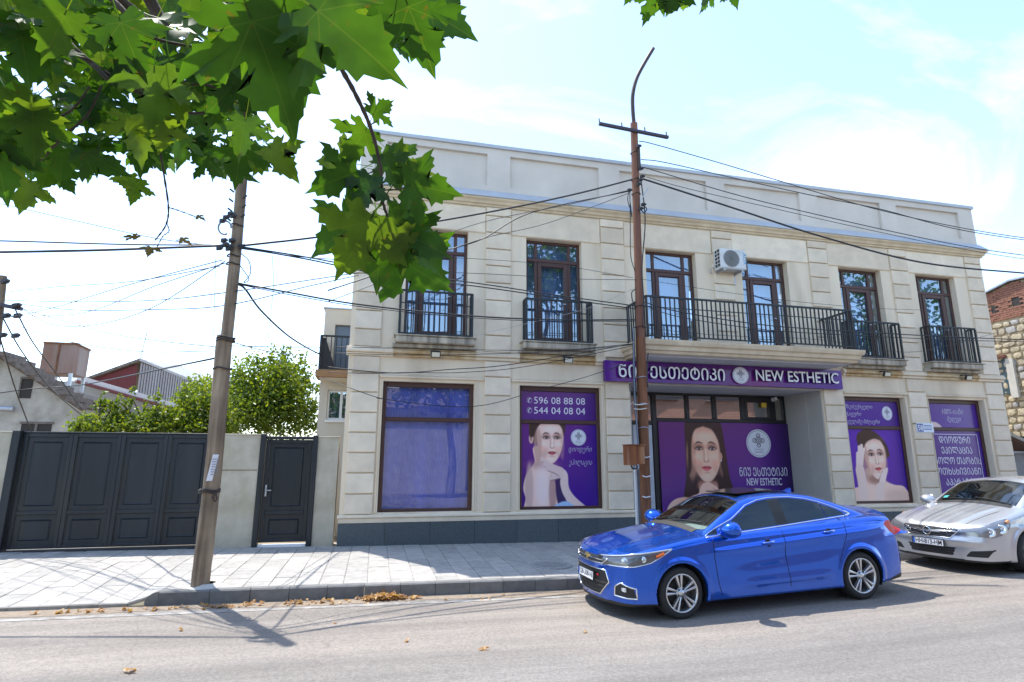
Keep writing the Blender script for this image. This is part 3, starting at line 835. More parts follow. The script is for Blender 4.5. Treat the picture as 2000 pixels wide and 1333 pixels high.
# ------------------------------------------------------------------ printed films: the picture is a colour attribute on a fine grid
PRINT = vcol_mat('printed vinyl', 0.22, 0.6)
def s2l(c): return tuple(((x/255.0)/12.92 if x/255.0 <= 0.04045 else (((x/255.0)+0.055)/1.055)**2.4) for x in c)
class Paint:
    def __init__(s, w, h, nx, ny):
        s.w, s.h = w, h
        s.asp = w/h
        u, v = np.meshgrid((np.arange(nx+1))/nx, (np.arange(ny+1))/ny)
        s.U, s.V, s.nx, s.ny = u, v, nx, ny
        s.img = np.zeros((ny+1, nx+1, 3))
        s.px = 1.0/ny
    def comp(s, a, col):
        col = np.array(col, float)
        s.img = s.img*(1-a[..., None]) + col*a[..., None]
    def fill(s, fn):
        s.img = fn(s.U, s.V)
    def ell(s, u, v, ru, rv, col, soft=0.02, rot=0.0, op=1.0):
        x = (s.U-u)*s.asp; y = s.V-v
        c, sn = math.cos(rot), math.sin(rot)
        xr, yr = x*c+y*sn, -x*sn+y*c
        d = np.sqrt((xr/(ru*s.asp))**2+(yr/rv)**2)
        a = np.clip((1.0+soft/max(rv, 1e-3)*0.5-d)/(soft/max(rv, 1e-3)+1e-6), 0, 1)
        s.comp(a*a*(3-2*a)*op, col)
    def sdf(s, pts):
        P = [(p[0]*s.asp, p[1]) for p in pts]
        X, Y = s.U*s.asp, s.V
        d = np.full(X.shape, 1e9); ins = np.zeros(X.shape, bool)
        for i in range(len(P)):
            (x0, y0), (x1, y1) = P[i], P[(i+1) % len(P)]
            ex, ey = x1-x0, y1-y0
            t = np.clip(((X-x0)*ex+(Y-y0)*ey)/(ex*ex+ey*ey+1e-12), 0, 1)
            d = np.minimum(d, (X-x0-t*ex)**2+(Y-y0-t*ey)**2)
            cond = ((y0 <= Y) & (y1 > Y)) | ((y1 <= Y) & (y0 > Y))
            xi = x0+(Y-y0)/(ey if abs(ey) > 1e-12 else 1e-12)*ex
            ins ^= cond & (X < xi)
        d = np.sqrt(d)
        return np.where(ins, -d, d)
    def poly(s, pts, col, soft=0.01, op=1.0, smooth=True):
        if smooth:
            Q = [Vector((p[0], p[1], 0)) for p in pts]
            n = len(Q); out = []
            for i in range(n):
                a, b, c, d = Q[i-1], Q[i], Q[(i+1) % n], Q[(i+2) % n]
                for k in range(5):
                    t = k/5
                    out.append(0.5*((2*b)+(c-a)*t+(2*a-5*b+4*c-d)*t*t+(3*b-a-3*c+d)*t**3))
            pts = [(p.x, p.y) for p in out]
        d = s.sdf(pts)
        a = np.clip(0.5-d/soft, 0, 1)
        s.comp(a*a*(3-2*a)*op, col)
    def line(s, pts, w, col, soft=0.006, op=1.0, taper=True):
        X, Y = s.U*s.asp, s.V
        A = np.zeros(X.shape)
        P = spline([(p[0], p[1], 0) for p in pts], 5) if len(pts) > 2 else [Vector((p[0], p[1], 0)) for p in pts]
        n = len(P)-1
        for i in range(n):
            x0, y0, x1, y1 = P[i].x*s.asp, P[i].y, P[i+1].x*s.asp, P[i+1].y
            ex, ey = x1-x0, y1-y0
            t = np.clip(((X-x0)*ex+(Y-y0)*ey)/(ex*ex+ey*ey+1e-12), 0, 1)
            d = np.sqrt((X-x0-t*ex)**2+(Y-y0-t*ey)**2)
            q = (i+t)/n
            ww = w*(np.sin(np.pi*np.clip(q, 0.02, 0.98))**0.6 if taper else 1.0)
            A = np.maximum(A, np.clip(0.5-(d-ww/2)/soft, 0, 1))
        s.comp(A*op, col)
    def mesh(s, name, x0, z0, y0, tilt=0.0):
        nx, ny = s.nx, s.ny
        me = bpy.data.meshes.new(name)
        X = s.U*s.w; Z = s.V*s.h
        co = np.stack([X, np.full(X.shape, 0.0), Z], -1).reshape(-1, 3)
        idx = np.arange((nx+1)*(ny+1)).reshape(ny+1, nx+1)
        fa = np.stack([idx[:-1, :-1], idx[:-1, 1:], idx[1:, 1:], idx[1:, :-1]], -1).reshape(-1, 4)
        me.from_pydata(co.tolist(), [], fa.tolist())
        ca = me.color_attributes.new('print', 'FLOAT_COLOR', 'POINT')
        img = np.clip(s.img*np.array((1.13, 1.08, 1.06)), 0, 250)/255.0
        lin = np.where(img <= 0.04045, img/12.92, ((img+0.055)/1.055)**2.4)
        rgba = np.concatenate([lin, np.ones(lin.shape[:2]+(1,))], -1).astype(np.float32).reshape(-1)
        ca.data.foreach_set('color', rgba)
        me.materials.append(PRINT)
        return me
def purple(pt, c0=(96, 28, 132), c1=(70, 30, 146), c2=(50, 18, 104)):
    """gradient of the printed purple ground: magenta violet to deep indigo"""
    u, v = pt.U, pt.V
    t = np.clip(0.62*(1-v)+0.38*u, 0, 1)[..., None]
    a = np.array(c0)*(1-t)+np.array(c1)*t
    w = np.clip((u-0.72)/0.3, 0, 1)[..., None]**1.5
    pt.img = a*(1-w)+np.array(c2)*w

def face(pt, cx, cy, s, turn, skin, lip, dark=(38, 26, 26), lean=0.0):
    """a front face: cx, cy centre between eyes and mouth, s half height in v; turn shifts features sideways"""
    k = s/pt.asp
    def F(x, y):
        c, n = math.cos(lean), math.sin(lean)
        return (cx+(x*c-y*n)*k, cy+(x*n+y*c)*s)
    mul = lambda c, q: tuple(min(255, x*q) for x in c)
    hi = tuple(min(255, x+18) for x in skin); sh = (skin[0]*0.80, skin[1]*0.74, skin[2]*0.72); sh2 = (skin[0]*0.60, skin[1]*0.50, skin[2]*0.48)
    oval = [(-0.66, 0.35), (-0.62, 0.72), (-0.3, 1.0), (0.1, 1.05), (0.45, 0.92), (0.65, 0.55), (0.66, 0.1), (0.56, -0.36), (0.34, -0.78), (0.06, -0.98), (-0.22, -0.88), (-0.50, -0.46), (-0.62, -0.05)]
    pt.poly([F(x+0.06*turn, y) for x, y in oval], skin, 0.014)
    sd = -1 if turn > 0 else 1
    # planes of the head: far cheek, temples, jaw, forehead
    pt.ell(*F(0.60*sd+0.05*turn, -0.10), 0.20*k, 0.80*s, sh, 0.35*s, op=0.75)
    pt.ell(*F(-0.62*sd+0.05*turn, -0.10), 0.10*k, 0.70*s, sh, 0.25*s, op=0.45)
    pt.ell(*F(0.33*sd+0.10*turn, -0.52), 0.16*k, 0.26*s, sh, 0.3*s, op=0.50, rot=0.5*sd)
    pt.ell(*F(-0.40*sd+0.10*turn, -0.50), 0.12*k, 0.22*s, sh, 0.25*s, op=0.35, rot=-0.5*sd)
    pt.ell(*F(0.05*turn, 0.98), 0.55*k, 0.16*s, sh, 0.25*s, op=0.45)
    pt.ell(*F(0.16*turn, 0.68), 0.30*k, 0.18*s, hi, 0.3*s, op=0.75)
    for e in (-1, 1):
        pt.ell(*F(0.33*e+0.18*turn, -0.10), 0.15*k, 0.11*s, hi, 0.2*s, op=0.8, rot=0.4*e)
        pt.ell(*F(0.36*e+0.15*turn, -0.25), 0.15*k, 0.12*s, (skin[0], skin[1]*0.86, skin[2]*0.84), 0.22*s, op=0.5)
    pt.ell(*F(0.14*turn, -0.78), 0.14*k, 0.09*s, hi, 0.15*s, op=0.6)
    for e in (-1, 1):
        ex = 0.275*e+0.20*turn
        pt.ell(*F(ex, 0.30), 0.20*k, 0.12*s, sh2, 0.15*s, op=0.75)
        pt.ell(*F(ex, 0.245), 0.16*k, 0.062*s, mul(sh2, 0.7), 0.06*s, op=0.9)
        pt.poly([F(ex-0.125, 0.228), F(ex-0.04, 0.278), F(ex+0.05, 0.278), F(ex+0.125, 0.236), F(ex+0.04, 0.205), F(ex-0.05, 0.203)], (206, 196, 194), 0.018*s)
        pt.ell(*F(ex+0.03*turn, 0.245), 0.056*k, 0.048*s, (62, 42, 36), 0.016*s)
        pt.ell(*F(ex+0.03*turn, 0.245), 0.026*k, 0.026*s, (16, 12, 12), 0.012*s)
        pt.ell(*F(ex+0.03*turn-0.018, 0.262), 0.010*k, 0.010*s, (235, 235, 240), 0.008*s)
        pt.line([F(ex-0.145, 0.226), F(ex-0.04, 0.290), F(ex+0.06, 0.290), F(ex+0.155*1, 0.245)], 0.045*s, dark, 0.02*s)
        pt.line([F(ex-0.12, 0.215), F(ex, 0.190), F(ex+0.12, 0.222)], 0.016*s, mul(dark, 1.4), 0.02*s, 0.7)
        y0_, y1_ = (0.43, 0.395) if e > 0 else (0.395, 0.43)
        pt.line([F(ex-0.17, y0_), F(ex-0.02, 0.475), F(ex+0.17, y1_)], 0.055*s, mul(dark, 1.3), 0.03*s, 0.88)
    nx = 0.25*turn
    pt.ell(*F(nx+0.085*sd, 0.06), 0.035*k, 0.24*s, sh, 0.09*s, op=0.6)
    pt.ell(*F(nx-0.085*sd, 0.08), 0.025*k, 0.20*s, sh, 0.08*s, op=0.35)
    pt.ell(*F(nx, 0.03), 0.030*k, 0.20*s, hi, 0.06*s, op=0.85)
    pt.ell(*F(nx, -0.16), 0.055*k, 0.045*s, hi, 0.05*s, op=0.8)
    for e in (-1, 1):
        pt.ell(*F(nx+0.10*e, -0.18), 0.035*k, 0.045*s, sh, 0.05*s, op=0.6)
        pt.ell(*F(nx+0.06*e, -0.225), 0.028*k, 0.014*s, mul(sh2, 0.7), 0.02*s, op=0.9)
    pt.ell(*F(nx, -0.255), 0.08*k, 0.025*s, sh, 0.04*s, op=0.6)
    lx = 0.22*turn
    pt.poly([F(lx-0.21, -0.455), F(lx-0.07, -0.392), F(lx, -0.408), F(lx+0.07, -0.392), F(lx+0.21, -0.455), F(lx+0.10, -0.55), F(lx, -0.575), F(lx-0.10, -0.55)], lip, 0.02*s)
    pt.poly([F(lx-0.20, -0.455), F(lx, -0.45), F(lx+0.20, -0.455), F(lx+0.08, -0.40), F(lx, -0.412), F(lx-0.08, -0.40)], mul(lip, 0.82), 0.02*s, 0.7)
    pt.line([F(lx-0.21, -0.45), F(lx-0.06, -0.468), F(lx+0.06, -0.468), F(lx+0.21, -0.45)], 0.020*s, mul(lip, 0.40), 0.02*s)
    pt.ell(*F(lx, -0.52), 0.08*k, 0.018*s, tuple(min(255, x+42) for x in lip), 0.03*s, op=0.75)
    pt.ell(*F(lx, -0.635), 0.12*k, 0.028*s, sh, 0.05*s, op=0.7)
    return F

def text_mesh(body, size, shear=0.0, thick=0.0, ext=0.0, align='LEFT', res=3, space=1.0):
    c = bpy.data.curves.new('lettering', 'FONT')
    c.body = body; c.size = size; c.shear = shear; c.offset = thick; c.extrude = ext
    c.align_x = align; c.resolution_u = res; c.space_character = space
    o = bpy.data.objects.new('lettering', c)
    COL.objects.link(o)
    bpy.context.view_layer.update()
    me = bpy.data.meshes.new_from_object(o.evaluated_get(bpy.context.evaluated_depsgraph_get()))
    bpy.data.objects.remove(o); bpy.data.curves.remove(c)
    return me
def put_text(parent, body, size, x, z, y, material, width=None, height=None, shear=0.0, thick=0.0, ext=0.0, res=3, name='lettering', sidemat=None, rotz=0.0):
    """lettering standing in the facade plane: x, z of its lower left corner; fitted to width and height"""
    me = text_mesh(body, size, shear, thick, ext, 'LEFT', res)
    n = len(me.vertices)
    co = np.empty(n*3, np.float32); me.vertices.foreach_get('co', co); co = co.reshape(-1, 3)
    lo, hi = co.min(0), co.max(0)
    sx = (width/(hi[0]-lo[0])) if width else 1.0
    sy = (height/(hi[1]-lo[1])) if height else sx if width else 1.0
    new = np.empty_like(co)
    new[:, 0] = (co[:, 0]-lo[0])*sx
    new[:, 2] = (co[:, 1]-lo[1])*sy
    new[:, 1] = -(co[:, 2]-lo[2])
    me.vertices.foreach_set('co', new.reshape(-1))
    me.materials.clear(); me.materials.append(material)
    if sidemat is not None:
        me.materials.append(sidemat)
        me.update()
        for p in me.polygons: p.material_index = 0 if abs(p.normal.y) > 0.7 else 1
    me.update()
    o = link(name, me, parent, Vector((x, y, z))-off_of(parent))
    return o
PRINT_W = mat('white print', (0.74, 0.72, 0.80), 0.3)
PRINT_P = mat('purple print', (0.06, 0.02, 0.14), 0.3)
EMB_W = mat('white emblem disc', (0.72, 0.74, 0.80), 0.35)
EMB_D = mat('dark emblem ink', (0.035, 0.025, 0.06), 0.4)
def ringpts(cx, cz, r, n=20): return [(cx+r*math.cos(2*math.pi*i/n), cz+r*math.sin(2*math.pi*i/n)) for i in range(n+1)]
def emblem(parent, cx, cz, y, r, rx=None, thick=0.004, small=True):
    """round white badge: double rim, knot of four loops, two small lines of lettering"""
    q = (rx or r)/r
    b = MB()
    n = 40
    pf = [(cx+math.cos(2*math.pi*i/n)*r*q, cz+math.sin(2*math.pi*i/n)*r) for i in range(n)]
    b.prism(pf, lambda p, k: (p[0], y-(thick if k == 0 else 0), p[1]))
    d = b.build('emblem', EMB_W, parent)
    b = MB(); yy = y-thick-0.0015
    def ring(px, pz, ra, w, sx=q):
        m_ = 20
        for i in range(m_):
            a0, a1 = 2*math.pi*i/m_, 2*math.pi*(i+1)/m_
            f_ = lambda a, rr: (px+math.cos(a)*rr*sx, yy, pz+math.sin(a)*rr)
            b.quad(f_(a0, ra), f_(a1, ra), f_(a1, ra+w), f_(a0, ra+w))
    ring(cx, cz, r*0.90, r*0.028)
    zc = cz+r*0.20
    for dx, dz in ((0, 0.42), (0, -0.42), (0.42, 0), (-0.42, 0)): ring(cx+dx*r*q*0.80, zc+dz*r*0.80, r*0.115, r*0.05)
    for i in range(-2, 3):
        for s_ in (1, -1):
            o = i*0.085*r
            p0 = Vector((cx+(o-0.17*r)*q, yy, zc+s_*(-0.17*r)-s_*(-o)*-1*0+o*(-s_)*-1)); p1 = Vector((cx+(o+0.17*r)*q, yy, zc+s_*(0.17*r)+o*s_))
            p0 = Vector((cx+(o-0.17*r)*q, yy, zc-s_*0.17*r-s_*o)); p1 = Vector((cx+(o+0.17*r)*q, yy, zc+s_*0.17*r-s_*o))
            d_ = (p1-p0).normalized(); nn = Vector((-d_.z, 0, d_.x))*r*0.017
            b.quad(p0-nn, p1-nn, p1+nn, p0+nn)
    b.build('emblem_knot', EMB_D, d, fix=False)
    put_text(d, 'ნიუ ესთეტიკი', 0.1, cx-r*0.38*q, cz-r*0.50, yy, EMB_D, r*0.76*q, r*0.13, name='emblem_lettering')
    put_text(d, 'NEW ESTHETIC', 0.1, cx-r*0.36*q, cz-r*0.68, yy, EMB_D, r*0.72*q, r*0.10, name='emblem_lettering')
    return d

def film(name, label, x0, x1, z0, z1, y, pt):
    t = thing(name, label, 'window film', ((x0+x1)/2, y, z0))
    me = pt.mesh('printed_sheet', x0, z0, y)
    link('printed_sheet', me, t, Vector((x0, y, z0))-t.location)
    return t

FY = SHOPY+0.008
def wspan(k): return GW[k][0]+0.087, GW[k][1]-0.087
LZ0, LZ1, UZ0, UZ1 = GZ0+0.062, 2.508, 2.602, GZ1-0.112

# --- second window, top: the phone numbers
x0, x1 = wspan(1); W = x1-x0
pt = Paint(W, UZ1-UZ0, 60, 24); purple(pt, (92, 40, 118), (66, 26, 128), (60, 26, 110))
t = film('window_film', 'purple window film with two white telephone numbers', x0, x1, UZ0, UZ1, FY, pt)
put_text(t, '596 08 88 08', 0.2, x0+W*0.165, UZ0+0.365, FY-0.003, PRINT_W, W*0.69, 0.155)
put_text(t, '544 04 08 04', 0.2, x0+W*0.165, UZ0+0.135, FY-0.003, PRINT_W, W*0.69, 0.155)
for z in (0.375, 0.145):
    put_text(t, '✆', 0.2, x0+W*0.07, UZ0+z, FY-0.003, PRINT_W, 0.12, 0.13, name='phone_symbol')
# --- second window, bottom: woman looking over a bare shoulder
SKIN = (222, 202, 196)
pt = Paint(W, LZ1-LZ0, 150, 158); purple(pt, (92, 28, 124), (58, 26, 136), (52, 22, 130))
sk, sd = (224, 198, 187), (160, 128, 126)
HAIR = (52, 36, 34)
pt.poly([(0.10, 0.93), (0.13, 1.05), (0.52, 1.05), (0.56, 0.90), (0.5, 0.80), (0.15, 0.76), (0.12, 0.82)], (78, 62, 58), 0.02)
pt.poly([(0.16, 0.72), (0.17, 0.55), (0.15, 0.50), (0.06, 0.38), (0.02, 0.22), (0.05, 0.10), (0.06, -0.05), (0.46, -0.05), (0.45, 0.16), (0.42, 0.34), (0.38, 0.45), (0.42, 0.60), (0.40, 0.70)], sk, 0.012)
pt.ell(0.28, 0.50, 0.16, 0.05, sd, 0.10, op=0.8)
pt.ell(0.10, 0.22, 0.05, 0.30, (190, 168, 162), 0.12, op=0.8)
pt.ell(0.27, 0.24, 0.09, 0.26, (222, 212, 214), 0.25, op=0.7)
pt.ell(0.40, 0.16, 0.05, 0.22, (150, 118, 116), 0.14, op=0.7)

pt.ell(0.125, 0.82, 0.030, 0.065, (206, 176, 170), 0.01)
pt.ell(0.125, 0.82, 0.014, 0.040, (160, 122, 118), 0.02)
face(pt, 0.365, 0.765, 0.262, 0.55, sk, (170, 84, 92))
pt.poly([(0.10, 0.86), (0.13, 1.05), (0.30, 1.05), (0.24, 1.0), (0.185, 0.92), (0.15, 0.84)], HAIR, 0.03)
pt.poly([(0.46, 1.05), (0.58, 1.05), (0.56, 0.86), (0.535, 0.95)], (60, 44, 42), 0.03)
# arm in front, hand under the chin
pt.poly([(0.46, 0.36), (0.44, 0.20), (0.48, 0.0), (0.60, -0.05), (0.56, 0.12), (0.55, 0.30), (0.52, 0.38)], (58, 42, 84), 0.02)
pt.poly([(0.50, 0.30), (0.545, 0.40), (0.60, 0.38), (0.615, 0.22), (0.70, 0.10), (0.87, -0.05), (0.66, -0.05), (0.56, 0.10), (0.52, 0.18)], (212, 194, 190), 0.012)
pt.poly([(0.50, 0.05), (0.55, 0.0), (0.66, -0.05), (0.60, -0.05), (0.5, -0.02)], (180, 90, 90), 0.03, 0.7)
pt.poly([(0.38, 0.44), (0.48, 0.46), (0.57, 0.43), (0.60, 0.36), (0.55, 0.32), (0.47, 0.35), (0.42, 0.33), (0.40, 0.36)], (214, 198, 194), 0.010)
for (a, b_, c_) in (((0.27, 0.565), (0.36, 0.50), (0.52, 0.44)), ((0.30, 0.505), (0.38, 0.465), (0.52, 0.41)), ((0.37, 0.335), (0.43, 0.345), (0.52, 0.36)), ((0.33, 0.455), (0.42, 0.425), (0.52, 0.38))):
    pt.line([a, b_, c_], 0.050, (206, 188, 184), 0.010, taper=False)
    pt.line([(a[0], a[1]-0.028), (b_[0], b_[1]-0.03), (c_[0]-0.03, c_[1]-0.022)], 0.010, (128, 100, 102), 0.012)
pt.poly([(0.40, -0.03), (0.50, 0.045), (0.60, 0.05), (0.68, -0.03)], (150, 190, 226), 0.02)
t = film('window_film', 'purple film of a woman looking over her bare shoulder, hand under her chin', x0, x1, LZ0, LZ1, FY, pt)
emblem(t, x0+W*0.755, LZ0+(LZ1-LZ0)*0.835, FY-0.001, 0.185)
put_text(t, 'დიოდური', 0.2, x0+W*0.62, LZ0+(LZ1-LZ0)*0.635, FY-0.003, PRINT_W, W*0.31, 0.17, shear=0.3, thick=-0.004)
put_text(t, 'ეპილაცია', 0.2, x0+W*0.62, LZ0+(LZ1-LZ0)*0.475, FY-0.003, PRINT_W, W*0.31, 0.17, shear=0.3, thick=-0.004)

# --- entrance banner: woman with long dark hair resting her chin on her hands
x0, x1, z0, z1 = 7.205, 11.13, 0.02, 2.695
W, H = x1-x0, z1-z0
pt = Paint(W, H, 230, 160)
purple(pt, (96, 34, 118), (70, 34, 140), (34, 10, 70))
hair = (48, 30, 32)
pt.poly([(0.205, 1.03), (0.19, 0.80), (0.185, 0.5), (0.16, 0.30), (0.155, 0.2), (0.54, 0.2), (0.53, 0.30), (0.505, 0.5), (0.485, 0.80), (0.455, 1.03), (0.33, 1.06)], hair, 0.012)
sk = (230, 188, 164)
pt.poly([(0.02, -0.05), (0.03, 0.16), (0.09, 0.26), (0.20, 0.29), (0.27, 0.32), (0.28, 0.42), (0.40, 0.42), (0.42, 0.33), (0.50, 0.29), (0.58, 0.26), (0.68, 0.2), (0.72, -0.05)], (232, 194, 172), 0.010)
pt.ell(0.335, 0.40, 0.08, 0.05, (140, 92, 78), 0.05, op=0.9)
pt.ell(0.20, 0.22, 0.07, 0.05, (178, 132, 112), 0.10, op=0.7); pt.ell(0.50, 0.22, 0.07, 0.05, (170, 124, 104), 0.10, op=0.8)
pt.poly([(0.19, 0.42), (0.165, 0.30), (0.20, 0.28), (0.245, 0.33), (0.26, 0.45)], hair, 0.02)
pt.poly([(0.42, 0.45), (0.44, 0.32), (0.49, 0.29), (0.535, 0.30), (0.50, 0.45)], hair, 0.02)
face(pt, 0.338, 0.68, 0.265, 0.05, sk, (204, 92, 100))
pt.poly([(0.208, 0.75), (0.205, 1.0), (0.33, 1.02), (0.325, 0.965), (0.27, 0.93), (0.242, 0.84), (0.232, 0.72), (0.225, 0.55), (0.20, 0.5)], hair, 0.02)
pt.poly([(0.33, 1.02), (0.455, 1.02), (0.48, 0.75), (0.47, 0.5), (0.452, 0.56), (0.447, 0.75), (0.43, 0.85), (0.395, 0.93), (0.335, 0.965)], hair, 0.02)
pt.ell(0.452, 0.665, 0.010, 0.04, (196, 150, 130), 0.01); pt.ell(0.452, 0.625, 0.004, 0.008, (240, 240, 240), 0.004)
# folded hands
pt.poly([(0.285, 0.30), (0.29, 0.39), (0.33, 0.42), (0.375, 0.405), (0.425, 0.34), (0.435, 0.27), (0.40, 0.2), (0.385, -0.05), (0.30, -0.05)], (222, 188, 168), 0.010)
pt.poly([(0.36, 0.30), (0.385, 0.335), (0.435, 0.275), (0.42, 0.25)], (120, 80, 66), 0.012)
pt.line([(0.365, 0.335), (0.352, 0.22), (0.35, 0.0)], 0.020, (150, 104, 88), 0.02)
for dx in (0.0, 0.02, 0.04): pt.line([(0.375+dx*0.8, 0.365-dx*0.8), (0.40+dx, 0.33-dx), (0.435+dx*0.3, 0.27-dx)], 0.012, (188, 146, 126), 0.012)
ban = thing('entrance_banner', 'large purple banner of a smiling woman with long dark hair in the entrance', 'banner', ((x0+x1)/2, GY-0.06, z0))
bb = MB(); bb.box(x0, x1, GY-0.085, GY-0.055, z0, z1); bb.build('backing', mat('banner backing', (0.05, 0.02, 0.1), 0.5), ban)
BY = GY-0.088
link('printed_sheet', pt.mesh('printed_sheet', x0, z0, BY), ban, Vector((x0, BY, z0))-ban.location)
emblem(ban, x0+W*0.752, z0+H*0.80, BY-0.002, 0.375)
put_text(ban, 'ᲜᲘᲣ ᲔᲡᲗᲔᲢᲘᲙᲘ', 0.3, x0+W*0.585, z0+H*0.475, BY-0.004, PRINT_W, W*0.375, 0.24)
put_text(ban, 'NEW ESTHETIC', 0.3, x0+W*0.635, z0+H*0.385, BY-0.004, PRINT_W, W*0.275, 0.19, thick=0.004)
put_text(ban, 'შენი სილამაზე', 0.3, x0+W*0.80, z0+H*0.265, BY-0.004, PRINT_W, W*0.15, 0.16, shear=0.35)

# --- third window
x0, x1 = wspan(2); W = x1-x0
pt = Paint(W, UZ1-UZ0, 50, 20); purple(pt, (70, 30, 140), (66, 28, 136), (54, 22, 112))
t = film('window_film', 'upper purple film with three lines of curly script and a round white emblem', x0, x1, UZ0, UZ1, FY, pt)
for i, (tx, wd, u0) in enumerate((('მსუბუქიჟელი', 0.50, 0.03), ('ქაფური', 0.28, 0.03), ('ყველაზე მძლავრი', 0.60, 0.03))):
    put_text(t, tx, 0.2, x0+W*(u0+0.01), UZ0+0.42-i*0.195, FY-0.003, PRINT_W, W*wd, 0.145, shear=0.3, thick=-0.003)
emblem(t, x0+W*0.80, UZ0+0.345, FY-0.001, 0.185, 0.165)
pt = Paint(W, LZ1-LZ0, 130, 140); purple(pt, (84, 34, 168), (74, 30, 150), (60, 26, 134))
sk = (226, 198, 182); hair = (54, 40, 36)
pt.poly([(0.19, 0.80), (0.20, 0.92), (0.30, 0.985), (0.42, 1.0), (0.56, 0.95), (0.68, 0.84), (0.74, 0.70), (0.70, 0.60), (0.3, 0.62)], hair, 0.02)
pt.poly([(0.02, -0.05), (0.03, 0.16), (0.14, 0.20), (0.27, 0.30), (0.30, 0.45), (0.60, 0.40), (0.62, 0.28), (0.76, 0.22), (0.95, 0.18), (0.98, -0.05)], sk, 0.012)
pt.ell(0.45, 0.30, 0.16, 0.07, (140, 104, 92), 0.08, op=0.85)
pt.ell(0.75, 0.06, 0.2, 0.10, (196, 172, 158), 0.12, op=0.7)
face(pt, 0.475, 0.575, 0.285, 0.42, sk, (190, 84, 86), lean=0.06)
pt.poly([(0.20, 0.70), (0.22, 0.86), (0.34, 0.95), (0.50, 0.93), (0.62, 0.85), (0.5, 0.87), (0.36, 0.82), (0.29, 0.72), (0.27, 0.62)], hair, 0.03)
# hands framing the face
for pts_, w_ in (([(0.17, 0.66), (0.145, 0.50), (0.13, 0.40)], 0.05), ([(0.215, 0.75), (0.185, 0.58), (0.15, 0.42)], 0.055), ([(0.26, 0.77), (0.225, 0.60), (0.18, 0.42)], 0.055), ([(0.295, 0.72), (0.25, 0.58), (0.21, 0.44)], 0.05)):
    pt.line(pts_, w_*0.9, (222, 206, 198), 0.010, taper=False)
    pt.line([(p[0]+0.025, p[1]) for p in pts_], 0.012, (160, 128, 116), 0.012)
pt.poly([(0.11, 0.46), (0.22, 0.50), (0.265, 0.40), (0.27, 0.22), (0.26, -0.05), (0.10, -0.05), (0.115, 0.22)], (216, 198, 188), 0.012)
for pts_, w_ in (([(0.66, 0.44), (0.60, 0.30), (0.54, 0.20)], 0.05), ([(0.615, 0.42), (0.56, 0.30), (0.51, 0.20)], 0.05), ([(0.57, 0.36), (0.52, 0.26), (0.48, 0.18)], 0.045)):
    pt.line(pts_, w_*0.9, (224, 208, 200), 0.010, taper=False)
    pt.line([(p[0]-0.028, p[1]+0.01) for p in pts_], 0.012, (160, 128, 116), 0.012)
pt.poly([(0.44, 0.22), (0.56, 0.26), (0.575, 0.14), (0.50, -0.05), (0.36, -0.05), (0.41, 0.10)], (216, 198, 188), 0.012)
t = film('window_film', 'purple film of a woman framing her face with both hands', x0, x1, LZ0, LZ1, FY, pt)

# --- fourth window
x0, x1 = wspan(3); W = x1-x0
pt = Paint(W, UZ1-UZ0, 60, 26); purple(pt, (70, 28, 132), (66, 28, 140), (62, 24, 124))
pt.poly([(-0.1, -0.1), (-0.1, 0.22), (0.10, 0.23), (0.20, 0.16), (0.26, -0.1)], (196, 182, 180), 0.02)
t = film('window_film', 'upper purple film with two lines of white script and a pale curve low left', x0, x1, UZ0, UZ1, FY, pt)
put_text(t, '100%-იანი', 0.2, x0+W*0.31, UZ0+0.37, FY-0.003, PRINT_W, W*0.42, 0.15, shear=0.3, thick=-0.003)
put_text(t, 'შედეგი', 0.2, x0+W*0.39, UZ0+0.13, FY-0.003, PRINT_W, W*0.27, 0.18, shear=0.3, thick=-0.003)
pt = Paint(W, LZ1-LZ0, 16, 16); purple(pt, (64, 28, 126), (62, 28, 132), (56, 22, 118))
t = film('window_film', 'purple film with five lines of white capital lettering in a thin white border', x0, x1, LZ0, LZ1, FY, pt)
H = LZ1-LZ0
for i, (tx, u0, u1) in enumerate((('ᲓᲘᲝᲓᲣᲠᲘ', 0.17, 0.78), ('ᲔᲞᲘᲚᲐᲪᲘᲐ', 0.19, 0.79), ('ᲑᲝᲚᲝ ᲗᲐᲝᲑᲘᲡ', 0.03, 0.93), ('ᲝᲗᲮᲡᲮᲘᲕᲘᲐᲜᲘ', 0.05, 0.90), ('ᲐᲞᲐᲠᲐᲢᲘᲗ', 0.19, 0.82))):
    put_text(t, tx, 0.2, x0+W*u0, LZ0+H*(0.815-i*0.153), FY-0.003, PRINT_W, W*(u1-u0), 0.185)
b = MB()
for (a, c, e, g) in ((0.0, 0.935, 0.945, 0.953), (0.925, 0.935, 0.05, 0.945), (0.0, 0.935, 0.042, 0.05)):
    b.quad((x0+W*a, FY-0.003, LZ0+H*e), (x0+W*c, FY-0.003, LZ0+H*e), (x0+W*c, FY-0.003, LZ0+H*g), (x0+W*a, FY-0.003, LZ0+H*g))
b.build('border', PRINT_W, t, fix=False)

